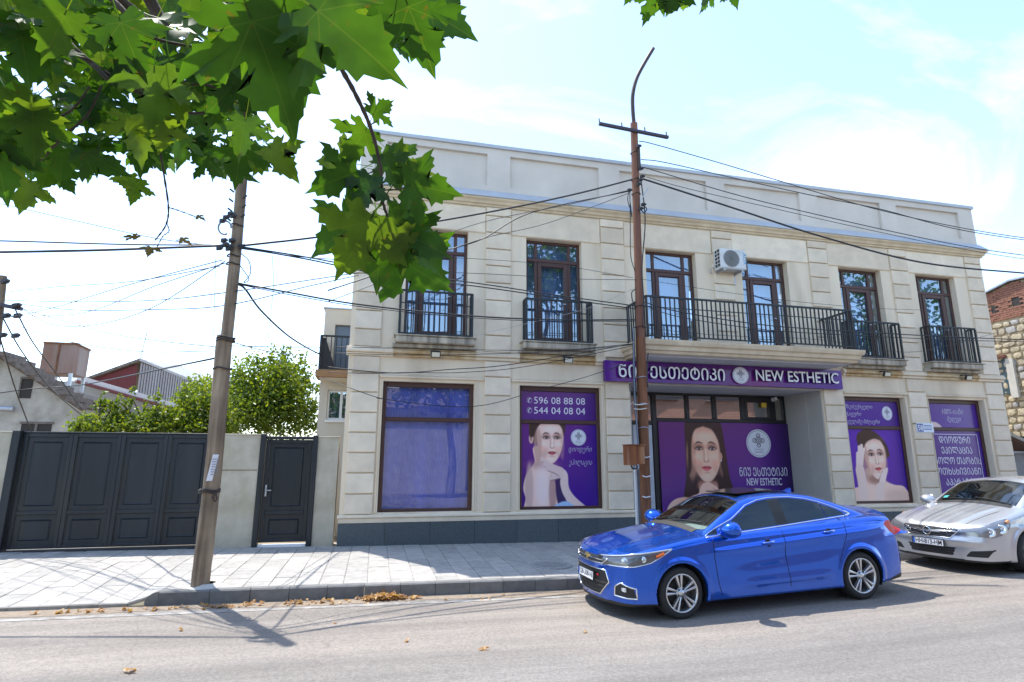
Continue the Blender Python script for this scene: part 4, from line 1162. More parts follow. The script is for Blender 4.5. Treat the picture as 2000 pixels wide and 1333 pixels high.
# --- the long sign
SX0, SX1, SZ0, SZ1, SY = 5.13, 11.66, 3.50, 3.985, 12.27
sg = thing('shop_sign', 'long purple shop sign with white raised lettering in two scripts under the balcony', 'sign', ((SX0+SX1)/2, SY, SZ0))
pt = Paint(SX1-SX0, SZ1-SZ0, 120, 10)
u = pt.U[..., None]; v = pt.V[..., None]
g1 = np.array((74, 22, 132)); g2 = np.array((84, 34, 116)); g3 = np.array((110, 30, 112)); g4 = np.array((70, 20, 140))
w1 = np.clip(np.abs(u-0.5)*2, 0, 1)
base = g2*(1-w1)+g1*w1
bl = np.exp(-((u-0.62)/0.10)**2-((v-0.1)/0.5)**2)+0.7*np.exp(-((u-0.08)/0.06)**2-((v-0.4)/0.5)**2)
pt.img = base*(1-0.8*np.clip(bl, 0, 1))+g3*0.8*np.clip(bl, 0, 1)
b = MB(); b.box(SX0, SX1, SY+0.002, SY+0.13, SZ0, SZ1); b.build('board', mat('purple sign case', (0.075, 0.012, 0.19), 0.35), sg)
link('face', pt.mesh('face', SX0, SZ0, SY), sg, Vector((SX0, SY, SZ0))-sg.location)
LW = SX1-SX0
def sign_word(s, u0, u1, z0, z1):
    put_text(sg, s, 0.4, SX0+LW*u0, SZ0+z0, SY-0.028, LETTER, LW*(u1-u0), z1-z0, thick=0.004, ext=0.03, name='raised_lettering', sidemat=PURPLE_IN)
sign_word('ᲜᲘᲣ', 0.046, 0.150, 0.085, 0.39)
sign_word('ᲔᲡᲗᲔᲢᲘᲙᲘ', 0.168, 0.470, 0.085, 0.39)
sign_word('NEW ESTHETIC', 0.602, 0.972, 0.125, 0.40)
emblem(sg, SX0+LW*0.540, SZ0+0.245, SY-0.03, 0.205, 0.215, 0.03)

# --- house number
hx, hz = 13.99, 2.44
hn = thing('number_plate', 'blue and white house number plate 58 on the pilaster', 'sign', (hx+0.27, D-0.07, hz))
b = MB(); b.bbox(hx, hx+0.55, D-0.072, D-0.057, hz, hz+0.25, 0.004); b.build('plate', mat('white plate enamel', (0.72, 0.78, 0.86), 0.3), hn)
b = MB(); b.box(hx+0.015, hx+0.20, D-0.075, D-0.0722, hz+0.02, hz+0.23); b.build('number_field', mat('blue plate enamel', (0.02, 0.07, 0.32), 0.3), hn)
put_text(hn, '58', 0.2, hx+0.03, hz+0.05, D-0.078, LETTER, 0.155, 0.15, thick=0.004)
for q_, z_ in ((0.26, 0.165), (0.29, 0.125), (0.25, 0.075)):
    b = MB(); b.box(hx+0.225, hx+0.225+q_, D-0.0745, D-0.0722, hz+z_, hz+z_+(0.008 if q_ > 0.28 else 0.026)); b.build('address_line', mat('blue ink', (0.10, 0.17, 0.38), 0.4), hn)

# --- air conditioner outdoor unit
ax0, ax1, ay, az0, az1 = 8.27, 9.00, D-0.40, 6.45, 6.97
ac = thing('air_conditioner', 'white outdoor air conditioner unit between the two middle balcony doors', 'air conditioner', ((ax0+ax1)/2, D-0.06, az0-0.08))
ACW = mat('ac casing', (0.66, 0.68, 0.68), 0.45, var=0.08, vscale=6, stain=((0.38, 0.36, 0.31), 3.0, 0.4))
b = MB(); b.bbox(ax0, ax1, ay, ay+0.30, az0, az1, 0.025); b.build('casing', ACW, ac)
gm = mat('grey grille wire', (0.22, 0.23, 0.235), 0.5)
fx, fz, fr_ = ax0+0.30, (az0+az1)/2, 0.225
b = MB(); b.disc((fx, ay-0.002, fz), (0, -1, 0), fr_, 36); fan = b.build('fan', mat('fan recess', (0.42, 0.43, 0.43), 0.7), ac)
b = MB()
for i in range(1, 12):
    r_ = fr_*i/11.5
    b.tube([(fx+r_*math.cos(2*math.pi*k/28), ay-0.012, fz+r_*math.sin(2*math.pi*k/28)) for k in range(29)], 0.0045, 4, False)
for k in range(6):
    a_ = math.pi*k/6; b.bar((fx-fr_*math.cos(a_), ay-0.016, fz-fr_*math.sin(a_)), (fx+fr_*math.cos(a_), ay-0.016, fz+fr_*math.sin(a_)), 0.006)
tag(b.build('fan_grille', gm, fan, fix=False), kind='stuff')
b = MB()
for i in range(5):
    for j in range(2):
        b.box(ax0-0.004, ax0-0.001, ay+0.05+j*0.11, ay+0.05+j*0.11+0.085, az0+0.06+i*0.095, az0+0.06+i*0.095+0.07)
tag(b.build('side_slots', BLACK, ac), kind='stuff')
lg = put_text(ac, 'AUX', 0.2, 0, 0, 0, mat('blue logo', (0.03, 0.30, 0.55), 0.4), 0.32, 0.12)
lg.rotation_euler = (0, R(90), 0); lg.location = Vector((ax0+0.63, ay-0.004, az1-0.08))-off_of(ac)
b = MB(); b.bar((ax0+0.10, ay+0.02, az0-0.03), (ax0+0.10, D, az0-0.03), 0.05); b.bar((ax0+0.10, D-0.02, az0-0.30), (ax0+0.10, D-0.02, az0), 0.04); b.build('bracket', STEEL, ac)
b = MB(); b.bar((ax1-0.12, ay+0.02, az0-0.03), (ax1-0.12, D, az0-0.03), 0.05); b.bar((ax1-0.12, D-0.02, az0-0.30), (ax1-0.12, D-0.02, az0), 0.04); b.build('bracket', STEEL, ac)
b = MB(); b.box(ax0+0.02, ax1-0.02, ay+0.02, ay+0.28, az0-0.012, az0-0.001); b.build('drip_tray', STEEL, ac)
b = MB(); b.tube(spline([(ax0-0.02, ay+0.2, az0+0.15), (ax0-0.10, ay+0.25, az0+0.08), (ax0-0.07, ay+0.38, az0-0.02), (ax0-0.02, D-0.03, az0-0.02)], 6), 0.018, 6); b.build('pipe', mat('pipe wrap', (0.6, 0.6, 0.58), 0.8), ac)

# --- floodlights under the small balconies
where = ('first balcony from the left, above the plain blue window', 'second balcony from the left, above the phone numbers', 'balcony right of the long sign', 'rightmost balcony by the corner')
for k, c in enumerate((1.17, 4.18, 12.98, 15.68)):
    z = 3.96
    fl = thing('floodlight', 'small black floodlight under the '+where[k], 'floodlight', (c, D-0.12, z+0.07), group='floodlights under the balconies')
    b = MB(); b.bar((c, D-0.11, z+0.06), (c, D-0.26, z+0.05), 0.035); b.bar((c-0.10, D-0.26, z+0.05), (c+0.10, D-0.26, z+0.05), 0.02); b.build('bracket', IRON, fl)
    b = MB(); b.obox((c+0.02, D-0.31, z-0.03), (0.105, 0, 0), (0, 0.024, 0.010), (0, -0.026, 0.062)); b.build('housing', IRON, fl)
    b = MB(); b.obox((c+0.02, D-0.333, z-0.042), (0.085, 0, 0), (0, 0.004, 0.002), (0, -0.018, 0.045)); b.build('lens', mat('floodlight lens', (0.70, 0.66, 0.52), 0.2), fl)
# ------------------------------------------------------------------ gate, piers, wing and the yards behind
CONC = mat('weathered pier render', (0.56, 0.51, 0.41), 0.92, col2=(0.38, 0.34, 0.25), vscale=1.7, bump=0.25, bscale=25, stain=((0.27, 0.26, 0.13), 1.3, 0.55))
GATE_M = mat('anthracite gate paint', (0.015, 0.021, 0.027), 0.38, var=0.35, vscale=2.2, spec=0.45, stain=((0.07, 0.065, 0.055), 3.0, 0.25), streak=True)
GY0 = 12.56
def pier(label, x0, x1, z1, lean=0.0):
    t = thing('gate_pier', label, 'pier', ((x0+x1)/2, GY0, -0.05), group='rendered piers beside the gates')
    b = MB()
    b._add([(x0+lean, GY0-0.02, -0.3), (x1+lean*0.2, GY0-0.02, -0.3), (x1+lean*0.2, GY0+0.35, -0.3), (x0+lean, GY0+0.35, -0.3), (x0, GY0-0.02, z1), (x1, GY0-0.02, z1), (x1, GY0+0.35, z1), (x0, GY0+0.35, z1)],
           [(3, 2, 1, 0), (4, 5, 6, 7), (0, 1, 5, 4), (1, 2, 6, 5), (2, 3, 7, 6), (3, 0, 4, 7)])
    b.build('shaft', CONC, t)
    b = MB(); b.bbox(x0-0.015, x1+0.015, GY0-0.035, GY0+0.365, z1+0.001, z1+0.03, 0.006); b.build('cap', CONC, t)
    return t
pier('rendered pier at the left edge of the wide gate', -9.6, -6.50, 2.17)
p2 = pier('rendered pier between the wide gate and the single door', -3.10, -2.24, 2.17)
b = MB(); b.box(-3.08, -2.26, GY0-0.026, GY0-0.0205, 1.48, 1.498); b.build('joint', mat('dark joint', (0.22, 0.19, 0.12), 0.9), p2)
pier('narrow rendered pier between the single door and the stone building', -1.13, -0.72, 2.14)

def panel_leaf(parent, x0, x1, z0, zm, z1, y, name):
    """one bay of the gate: raised frame, a tall panel above a short one"""
    s = 0.075
    for nm, (a, c, e, g) in (('stile', (x0, x0+s, z0, z1)), ('stile', (x1-s, x1, z0, z1)), ('cross_rail', (x0+s, x1-s, z0, z0+0.06)), ('cross_rail', (x0+s, x1-s, zm-0.035, zm+0.035)), ('cross_rail', (x0+s, x1-s, z1-0.07, z1))):
        b = MB(); b.bbox(a+0.001, c-0.001, y-0.03, y+0.03, e, g, 0.006); b.build(nm, GATE_M, parent)
    for e, g in ((z0+0.06, zm-0.035), (zm+0.035, z1-0.07)):
        a, c = x0+s, x1-s
        b = MB(); b.quad((a, y, e), (c, y, e), (c, y, g), (a, y, g))
        q = 0.085; w = 0.03
        P = lambda o, d: [(a+o, y-d, e+o), (c-o, y-d, e+o), (c-o, y-d, g-o), (a+o, y-d, g-o)]
        A, B_, C_ = P(q, 0.001), P(q+w*0.5, 0.018), P(q+w, 0.004)
        for i in range(4):
            j = (i+1) % 4
            b.quad(A[i], A[j], B_[j], B_[i]); b.quad(B_[i], B_[j], C_[j], C_[i])
        b.quad(*C_)
        b.build(name, GATE_M, parent, fix=False)
gt_ = thing('sliding_gate', 'wide anthracite metal gate of four panelled bays', 'gate', (-4.9, GY0+0.05, 0.08))
gx0, gx1 = -6.36, -3.12
b = MB(); b.bbox(gx0-0.14, gx0-0.01, GY0-0.10, GY0+0.10, 0.0, 2.21, 0.01); b.build('gate_post', GATE_M, gt_)
b = MB(); b.bbox(gx1+0.002, gx1+0.07, GY0-0.05, GY0+0.10, 0.0, 2.19, 0.01); b.build('gate_post', GATE_M, gt_)
n = 4; w_ = (gx1-gx0)/n
for i in range(n): panel_leaf(gt_, gx0+i*w_, gx0+(i+1)*w_, 0.10, 0.73, 2.17, GY0+0.04, 'panel')
b = MB(); b.bbox(gx0, gx1, GY0-0.01, GY0+0.09, 2.172, 2.20, 0.005); b.build('top_rail', GATE_M, gt_)
b = MB(); b.bbox(gx0-0.14, gx1+0.07, GY0-0.06, GY0+0.1, -0.03, 0.085, 0.006); b.build('threshold', mat('dark gate track', (0.03, 0.03, 0.03), 0.7), gt_)
pd = thing('pedestrian_door', 'narrow anthracite metal street door with a silver lever handle', 'door', (-1.68, GY0+0.02, 0.05))
b = MB(); b.bbox(-2.235, -2.135, GY0-0.06, GY0+0.10, -0.1, 2.21, 0.01); b.build('door_post', GATE_M, pd)
b = MB(); b.bbox(-1.235, -1.135, GY0-0.06, GY0+0.10, -0.1, 2.19, 0.01); b.build('door_post', GATE_M, pd)
b = MB(); b.bbox(-2.13, -1.24, GY0-0.03, GY0+0.08, 2.10, 2.16, 0.006); b.build('door_head', GATE_M, pd)
panel_leaf(pd, -2.128, -1.242, 0.10, 0.66, 2.095, GY0+0.035, 'panel')
b = MB(); b.box(-2.13, -1.24, GY0-0.02, GY0+0.1, -0.1, 0.06); b.build('threshold', WHITE, pd)
b = MB(); b.box(-2.075, -2.045, GY0-0.012, GY0+0.004, 0.98, 1.20); b.bar((-2.06, GY0-0.06, 1.10), (-2.06, GY0, 1.10), 0.02); b.bar((-2.065, GY0-0.06, 1.10), (-1.95, GY0-0.065, 1.095), 0.02, 0.018); b.build('handle', STEEL, pd)

# back wing with a balcony, seen past the building's left corner
CREAM = mat('cream painted render', (0.62, 0.56, 0.46), 0.9, var=0.07, vscale=1.2, bump=0.1, bscale=60)
wg = thing('apartment_wing', 'cream rendered rear wing with a small railed balcony and a white window', 'building', (0.3, 14.5, -0.1))
wy = 14.5
b = MB()
ops = [(-1.17, -0.52, 2.64, 3.36), (-1.10, -0.45, 3.9, 5.0)]
wall_sheet(b, -1.36, 0.9, -0.3, 5.40, ops, wy, 0.15)
b.quad((-1.36, wy+7, -0.3), (-1.36, wy, -0.3), (-1.36, wy, 5.40), (-1.36, wy+7, 5.40)); b.quad((-1.36, wy, 5.40), (0.9, wy, 5.40), (0.9, wy+7, 5.40), (-1.36, wy+7, 5.40))
b.build('wall', CREAM, wg, fix=False)
b = MB(); b.box(-1.40, 0.95, wy-0.03, wy+7, 5.402, 5.43); b.build('coping', ZINC, wg)
def simple_window(parent, x0, x1, z0, z1, y, mull=1, fm=WHITE, curtain=True, pm=None):
    f = MB(); s = 0.045
    f.box(x0, x0+s, y, y+0.05, z0, z1); f.box(x1-s, x1, y, y+0.05, z0, z1); f.box(x0+s, x1-s, y, y+0.05, z0, z0+s); f.box(x0+s, x1-s, y, y+0.05, z1-s, z1)
    for i in range(mull):
        xm = x0+(x1-x0)*(i+1)/(mull+1); f.box(xm-0.03, xm+0.03, y-0.003, y+0.053, z0+s, z1-s)
    w = f.build('window', fm, parent)
    p = MB(); p.quad((x0+s, y+0.03, z0+s), (x1-s, y+0.03, z0+s), (x1-s, y+0.03, z1-s), (x0+s, y+0.03, z1-s)); p.build('pane', pm or PANE, w, fix=False)
    if curtain:
        c = MB(); folds(c, x0+s, x1-s, y+0.12, z0+s, z1-s, 0.09, 0.02, random.Random(int(x0*10))); c.build('curtain', mat('grey green curtain', (0.22, 0.26, 0.22), 0.95), w, smooth=True, fix=False)
    return w
simple_window(wg, -1.165, -0.525, 2.645, 3.355, wy+0.06)
b = MB(); b.box(-1.19, -0.50, wy-0.05, wy+0.05, 2.58, 2.638); b.build('window_sill', WHITE, wg)
dr_ = MB(); dr_.box(-1.1, -0.45, wy+0.1, wy+0.12, 3.9, 5.0); dr_.build('balcony_opening', mat('dim blue door', (0.16, 0.20, 0.26), 0.3), wg)
BROWN = mat('brown balcony edge', (0.30, 0.17, 0.08), 0.8, var=0.1, vscale=3)
zb = 3.58
s = MB()
s._add([(-1.41, 13.72, zb), (0.2, 13.72, zb), (0.2, wy, zb), (-1.41, wy, zb), (-1.41, 13.72, zb+0.16), (0.2, 13.72, zb+0.16), (0.2, wy, zb+0.16), (-1.41, wy, zb+0.16)], [(3, 2, 1, 0), (4, 5, 6, 7), (0, 1, 5, 4), (1, 2, 6, 5), (2, 3, 7, 6), (3, 0, 4, 7)])
wb = s.build('balcony', BROWN, wg)
s = MB(); s.box(-1.33, 0.1, 13.85, wy, zb-0.03, zb-0.002); s.build('soffit', CREAM, wb)
railing(wb, [(-1.34, wy), (-1.34, 13.78), (-0.4, 13.78)], zb+0.16, zb+0.97, 0.115, 0.010)
s = MB(); s.quad((-1.32, 13.83, zb+0.19), (-0.98, 13.83, zb+0.19), (-1.24, 13.83, zb+0.93), (-1.32, 13.83, zb+0.93)); s.quad((-1.32, 14.4, zb+0.19), (-1.32, 13.83, zb+0.19), (-1.32, 13.83, zb+0.93), (-1.32, 14.4, zb+0.93))
s.build('screen', mat('dark cloth screen', (0.05, 0.05, 0.055), 0.95), wb, fix=False)
# strip of yard wall seen in the gap beside the corner
# plaster gable house
PH = mat('old lime plaster', (0.52, 0.49, 0.43), 0.95, col2=(0.34, 0.31, 0.26), vscale=2.2, bump=0.3, bscale=14, stain=((0.40, 0.34, 0.27), 0.8, 0.5))
ROOFT = mat('weathered roof boards', (0.17, 0.14, 0.12), 0.9, var=0.35, vscale=6, bump=0.3, bscale=25)
SK = -0.62                                  # the far houses stand turned, their ridges running away to the left
def solid(parent, name, pts, mt, depth):
    """traced outline of a wall given its real distance and depth"""
    b = MB()
    b.prism(list(range(len(pts))), lambda i, k: (pts[i].x+(SK*depth if k else 0), pts[i].y+(depth if k else 0), pts[i].z))
    return b.build(name, mt, parent)
YH = 24.0
def P(px, py, Y=YH): return at(px, py, Y)
gp = thing('plaster_house', 'old plastered gable house with a dark sagging roof edge behind the gate', 'house', (-12, YH, -0.2))
lft = P(-160, 800); 
w1 = [P(-160, 900), P(172, 900), P(166, 800), P(20, 700), P(-10, 697), P(-160, 800)]
hw = solid(gp, 'wall', w1, PH, 7.0)
# roof: two tilted slabs with thickness overhanging the gable
def slab_roof(parent, a, c, th, y0, y1, mt, name='roof'):
    a = Vector(a); c = Vector(c)
    b = MB(); up = Vector((0, 0, th))
    sx_ = SK*(y1-y0); A0, A1 = Vector((a.x, y0, a.z)), Vector((a.x+sx_, y1, a.z)); C0, C1 = Vector((c.x, y0, c.z)), Vector((c.x+sx_, y1, c.z))
    b._add([A0, C0, C1, A1, A0+up, C0+up, C1+up, A1+up], [(3, 2, 1, 0), (4, 5, 6, 7), (0, 1, 5, 4), (1, 2, 6, 5), (2, 3, 7, 6), (3, 0, 4, 7)])
    return b.build(name, mt, parent)
rf = slab_roof(gp, P(5, 694), P(180, 806), 0.16, YH-0.45, YH+7, ROOFT)
rf2 = slab_roof(gp, P(-170, 806), P(4.5, 694), 0.16, YH-0.45, YH+7, ROOFT)
for i in range(9):
    t_ = i/9.0
    a = P(5+175*t_, 694+112*t_); b = MB(); b.box(a.x, a.x+0.34, YH-0.5+0.03*(i % 3), YH+0.8, a.z+0.04-0.27*0.5, a.z+0.16-0.1+0.02*(i % 2)); b.build('roof_tile', ROOFT, rf)
a, c = P(38, 778), P(66, 741); dk = mat('dark window hole', (0.035, 0.03, 0.026), 0.8)
b = MB(); b.box(a.x, c.x, YH-0.02, YH+0.02, a.z, c.z); wv_ = b.build('window', dk, gp)
b = MB(); b.box(a.x-0.05, a.x, YH-0.05, YH+0.02, a.z, c.z); b.box(a.x-0.05, c.x+0.05, YH-0.05, YH+0.02, c.z, c.z+0.07); b.build('window_frame', ROOFT, wv_)
a, c = P(38, 855), P(102, 829); b = MB(); b.box(a.x, c.x, YH-0.02, YH+0.02, a.z, c.z); wv_ = b.build('window', dk, gp)
b = MB(); b.box(a.x-0.05, c.x+0.05, YH-0.05, YH+0.02, c.z, c.z+0.08); b.box((a.x+c.x)/2-0.04, (a.x+c.x)/2+0.04, YH-0.05, YH+0.02, a.z, c.z); b.build('window_frame', ROOFT, wv_)
b = MB(); a = P(10, 800); c = P(37, 801); b.tube([(a.x, YH-0.3, a.z), (c.x, YH-0.3, c.z)], 0.10, 12); b.build('flue', STEEL, gp)
# rusty water tank on legs
YT = 29.0
wtk = thing('water_tank', 'rusty square water tank standing on legs above the plaster house', 'water tank', (P(120, 740, YT).x, YT, 2.2))
c0, c1, c2 = P(76, 727, YT), P(140, 730, YT), P(168, 737, YT+1.6)
t0, t1, t2 = P(85, 668, YT), P(147, 672, YT), P(177, 683, YT+1.6)
zb_, zt_ = c0.z, t1.z
q0 = Vector((c0.x, YT, 0)); q1 = Vector((c1.x, YT, 0)); dpt = Vector((c2.x-c1.x, 1.6, 0))
TK = mat('rusty tank sheet', (0.30, 0.235, 0.21), 0.8, col2=(0.20, 0.11, 0.075), vscale=1.1, streak=True, bump=0.2, bscale=10, stain=((0.17, 0.06, 0.03), 0.9, 0.8))
b = MB(); A = [q0, q1, q1+dpt, q0+dpt]
b._add([p+Vector((0, 0, zb_)) for p in A]+[p+Vector((0, 0, zt_)) for p in A], [(3, 2, 1, 0), (4, 5, 6, 7), (0, 1, 5, 4), (1, 2, 6, 5), (2, 3, 7, 6), (3, 0, 4, 7)])
b.build('tank', TK, wtk)
b = MB()
b.bar(A[0]+Vector((0, -0.03, zt_)), A[1]+Vector((0, -0.03, zt_)), 0.07); b.bar(A[1]+Vector((0.02, -0.02, zt_)), A[2]+Vector((0.02, 0, zt_)), 0.07); b.build('rim', RUST, wtk)
mid = (A[0]+A[1])/2
b = MB(); b.bar(mid+Vector((0, -0.03, zb_)), mid+Vector((0, -0.03, zt_)), 0.05); b.build('seam', RUST, wtk)
for p in A:
    b = MB(); b.bar(p*0.9+(A[0]+A[2])*0.05+Vector((0, 0, 1.0)), p*0.9+(A[0]+A[2])*0.05+Vector((0, 0, zb_)), 0.12); b.build('leg', STEEL, wtk)
# long low shed with a white roof edge, and the red gabled loft with a corrugated side
YR = 40.0
lo = thing('low_house', 'long low house with a bright sheet roof sloping behind the shrubs', 'house', (-14, YR-2, -0.2))
b_ = [P(100, 860, 34), P(360, 860, 34), P(345, 802, 34), P(160, 745, 34), P(100, 745, 34)]
solid(lo, 'wall', b_, mat('pale blue grey wall', (0.42, 0.43, 0.44), 0.9, var=0.08, vscale=1), 0.5)
slab_roof(lo, P(150, 742, 33), P(352, 800, 33), 0.24, 33, 36.5, mat('white sheet roof', (0.62, 0.58, 0.56), 0.4, var=0.06, vscale=2))
slab_roof(lo, P(150, 746.5, 32.9), P(352, 803.5, 32.9), 0.10, 32.9, 33.3, mat('dark red fascia', (0.18, 0.04, 0.04), 0.6), name='fascia')
lo2 = thing('lean_to_roof', 'low lean-to with a grey board roof below the bright roof', 'shed', (P(250, 800, 27).x, 27, 0.5))
slab_roof(lo2, P(150, 775, 27), P(300, 822, 27), 0.22, 27, 31, mat('grey boards', (0.33, 0.30, 0.27), 0.9, var=0.3, vscale=4))
solid(lo2, 'wall', [P(150, 850, 27.3), P(300, 850, 27.3), P(300, 826, 27.3), P(150, 780, 27.3)], PH, 3.5)
rh = thing('red_loft_house', 'gabled loft with a dark red front and a grey corrugated side wall', 'house', (P(270, 760, YR).x, YR, 0))
RED = mat('dark red boarding', (0.13, 0.022, 0.024), 0.75, var=0.2, vscale=3)
CORR = mat('weathered corrugated sheet', (0.36, 0.34, 0.35), 0.7, col2=(0.25, 0.22, 0.22), vscale=1.2, streak=True)
ap = P(272, 706, YR); le = P(166, 742, YR); 
solid(rh, 'gable', [P(166, 800, YR), P(262, 800, YR), P(268, 712, YR), P(166, 745, YR)], RED, 0.3)
# corrugated wall receding to the right
n = 46; b = MB()
e0b, e1b = P(264, 800, YR), P(374, 830, YR+5); e0t, e1t = P(270, 708, YR), P(374, 748, YR+5)
for i in range(n+1):
    t_ = i/n; off = 0.09*(1 if i % 2 else -1)
    lo_ = e0b.lerp(e1b, t_); hi_ = e0t.lerp(e1t, t_); hi_ = Vector((lo_.x, lo_.y, hi_.z))
    b.v.append((lo_.x, lo_.y+off, lo_.z)); b.v.append((hi_.x, hi_.y+off, hi_.z-0.02))
for i in range(n): b.f.append((2*i, 2*i+2, 2*i+3, 2*i+1)); b.m.append(0)
b.build('corrugated_wall', CORR, rh, fix=False)
b = MB()
RT = Vector((0, 0, 0.16)); a0, a1 = P(160, 745, YR-0.3), P(272, 705, YR-0.3); a2 = P(380, 748, YR+4.9)
def plate(p, q, back):
    p2_, q2_ = p+back, q+back
    b._add([p, q, q2_, p2_, p+RT, q+RT, q2_+RT, p2_+RT], [(3, 2, 1, 0), (4, 5, 6, 7), (0, 1, 5, 4), (1, 2, 6, 5), (2, 3, 7, 6), (3, 0, 4, 7)])
plate(a0, a1, Vector((0.8, 8, 0.3)))
b.build('roof', ROOFT, rh)
b = MB(); plate(a1+Vector((0.01, 0, 0)), a2, Vector((0.6, 6, 0.5))); b.build('roof', mat('grey sheet roof', (0.40, 0.39, 0.39), 0.6, var=0.1, vscale=2), rh)
an = thing('tv_antenna', 'thin television aerial on the ridge of the red loft', 'antenna', P(274, 704, YR))
b = MB(); b.bar(P(273, 706, YR), P(287, 650, YR), 0.05); b.build('mast', STEEL, an)
b = MB(); b.bar(P(281, 655, YR), P(310, 659, YR), 0.035); b.build('boom', STEEL, an)
for i in range(4):
    q = P(287+5*i, 656+0.7*i, YR); b = MB(); b.bar(q+Vector((0, -0.25, -0.1)), q+Vector((0, 0.25, 0.12)), 0.02); b.build('rod', STEEL, an)
# iron stake in the garden
sk_ = thing('iron_stake', 'thin rusty iron stake standing among the shrubs', 'stake', P(281, 826, 18))
b = MB(); b.bar(P(280, 840, 18), P(283, 783, 18), 0.05); b.build('rod', RUST, sk_)

# ------------------------------------------------------------------ right: brick and stone house, low roof, grey wall
XR = 22.0
sh = thing('rubble_house', 'sunlit rubble stone house wall with red brick courses at the top', 'house', (XR, 16, -0.2))
MORT = mat('sandy mortar', (0.50, 0.42, 0.30), 0.95, var=0.2, vscale=5, bump=0.3, bscale=30)
RUB = tinted(None, 'rubble stone', (0.64, 0.54, 0.36), (0.46, 0.39, 0.28), 0.9, 0.8, 14, 8, 0.45)
RUBG = tinted(None, 'grey rubble stone', (0.40, 0.38, 0.36), (0.50, 0.47, 0.43), 0.9, 0.6, 9, 5, 0.25)
BRK = mat('red brick', (0.36, 0.165, 0.105), 0.9, col2=(0.24, 0.105, 0.07), vscale=9, bump=0.3, bscale=40)
y0, y1 = 11.0, 17.5
b = MB(); prof = [(y0, -0.4), (y1, -0.4), (y1, 7.45), (15.0, 8.02), (y0, 7.75)]
b.prism(prof, lambda p, k: (XR+(0.04 if k == 0 else 6.0), p[0], p[1]))
b.build('wall', MORT, sh)
rr = random.Random(12)
rows = []
z = 2.0
stones = 0
ZB = 6.72
big = []
while z < ZB-0.05:
    h = rr.uniform(0.17, 0.30); h = min(h, ZB-z)
    if h < 0.12: break
    y = 13.55-rr.uniform(0, 0.2)
    while y < 16.35:
        w = rr.uniform(0.18, 0.46)
        a, c = y+0.009, y+w-0.009
        e, g = z+0.008+rr.uniform(0, 0.015), z+h-0.008-rr.uniform(0, 0.015)
        # irregular faceted face
        n = 7; pts = []
        cy, cz = (a+c)/2, (e+g)/2
        for k in range(n):
            an_ = 2*math.pi*k/n+rr.uniform(-0.25, 0.25)
            dy, dz = math.cos(an_), math.sin(an_)
            s_ = 1/max(abs(dy)/1.0, abs(dz)/1.0)
            s_ = 0.75*s_+0.25
            pts.append((cy+dy*s_*(c-a)/2*rr.uniform(0.9, 1.05), cz+dz*s_*(g-e)/2*rr.uniform(0.9, 1.05)))
        pr = rr.uniform(0.02, 0.05)
        bb = MB()
        v0 = [(XR+0.05, p[0], p[1]) for p in pts]; v1 = [(XR-pr*0.8, cy+(p[0]-cy)*0.90, cz+(p[1]-cz)*0.89) for p in pts]
        cen = (XR-pr, cy+rr.uniform(-0.05, 0.05), cz+rr.uniform(-0.03, 0.03))
        bb._add(v0+v1+[cen], [(i, (i+1) % n, n+(i+1) % n, n+i) for i in range(n)]+[(n+i, n+(i+1) % n, 2*n) for i in range(n)])
        bb.build('stone', RUBG if rr.random() < 0.14 else RUB, sh)
        y += w
    z += h
# brickwork
b = MB(); rowh = 0.078; z = ZB+0.01; i = 0
while z < 8.0:
    y = 13.4-(0.12 if i % 2 else 0)
    while y < 16.4:
        top = 7.45+(17.5-y)*(8.02-7.45)/2.5 if y > 15 else 7.75+(y-11)*(8.02-7.75)/4.0
        hole = (abs(y-14.88) < 0.19 and 7.08 < z < 7.42) or (abs(y-15.62) < 0.15 and 6.98 < z < 7.3)
        if z+rowh < top-0.02 and not hole:
            d = rr.uniform(0.012, 0.03)
            b.box(XR-d, XR+0.05, y+0.005, y+0.235, z+0.005, z+rowh-0.006)
        y += 0.24
    z += rowh; i += 1
tag(b.build('brick_courses', BRK, sh, fix=False), kind='stuff')
for (yc, zc) in ((14.88, 7.25), (15.62, 7.14)):
    b = MB(); b.box(XR-0.002, XR+0.06, yc-0.20, yc+0.20, zc-0.17, zc+0.17); b.build('vent_hole', dk, sh)
b = MB(); b._add([(XR-0.12, 15.0, 8.04), (XR-0.12, 17.6, 7.45), (XR+6.2, 17.6, 7.45), (XR+6.2, 15.0, 8.04), (XR-0.12, 15.0, 8.10), (XR-0.12, 17.6, 7.51), (XR+6.2, 17.6, 7.51), (XR+6.2, 15.0, 8.10)], [(3, 2, 1, 0), (4, 5, 6, 7), (0, 1, 5, 4), (1, 2, 6, 5), (2, 3, 7, 6), (3, 0, 4, 7)])
b._add([(XR-0.12, 10.9, 7.77), (XR-0.12, 14.998, 8.04), (XR+6.2, 14.998, 8.04), (XR+6.2, 10.9, 7.77), (XR-0.12, 10.9, 7.83), (XR-0.12, 14.998, 8.10), (XR+6.2, 14.998, 8.10), (XR+6.2, 10.9, 7.83)], [(3, 2, 1, 0), (4, 5, 6, 7), (0, 1, 5, 4), (1, 2, 6, 5), (2, 3, 7, 6), (3, 0, 4, 7)])
b.build('roof', STEEL, sh)
b = MB(); b.box(XR-0.03, XR+0.1, 15.62, 16.3, 4.05, 5.35); wv_ = b.build('window', mat('teal dark window', (0.05, 0.09, 0.11), 0.3), sh)
b = MB(); b.box(XR-0.16, XR-0.04, 15.55, 16.3, 5.36, 5.44); b.build('lintel', mat('rusty lintel', (0.16, 0.05, 0.04), 0.8), wv_)
b = MB(); b.box(XR-0.10, XR+0.02, 15.36, 15.60, 3.9, 5.30); b.build('window_reveal', mat('lime reveal', (0.60, 0.57, 0.50), 0.9, var=0.1, vscale=4), sh)
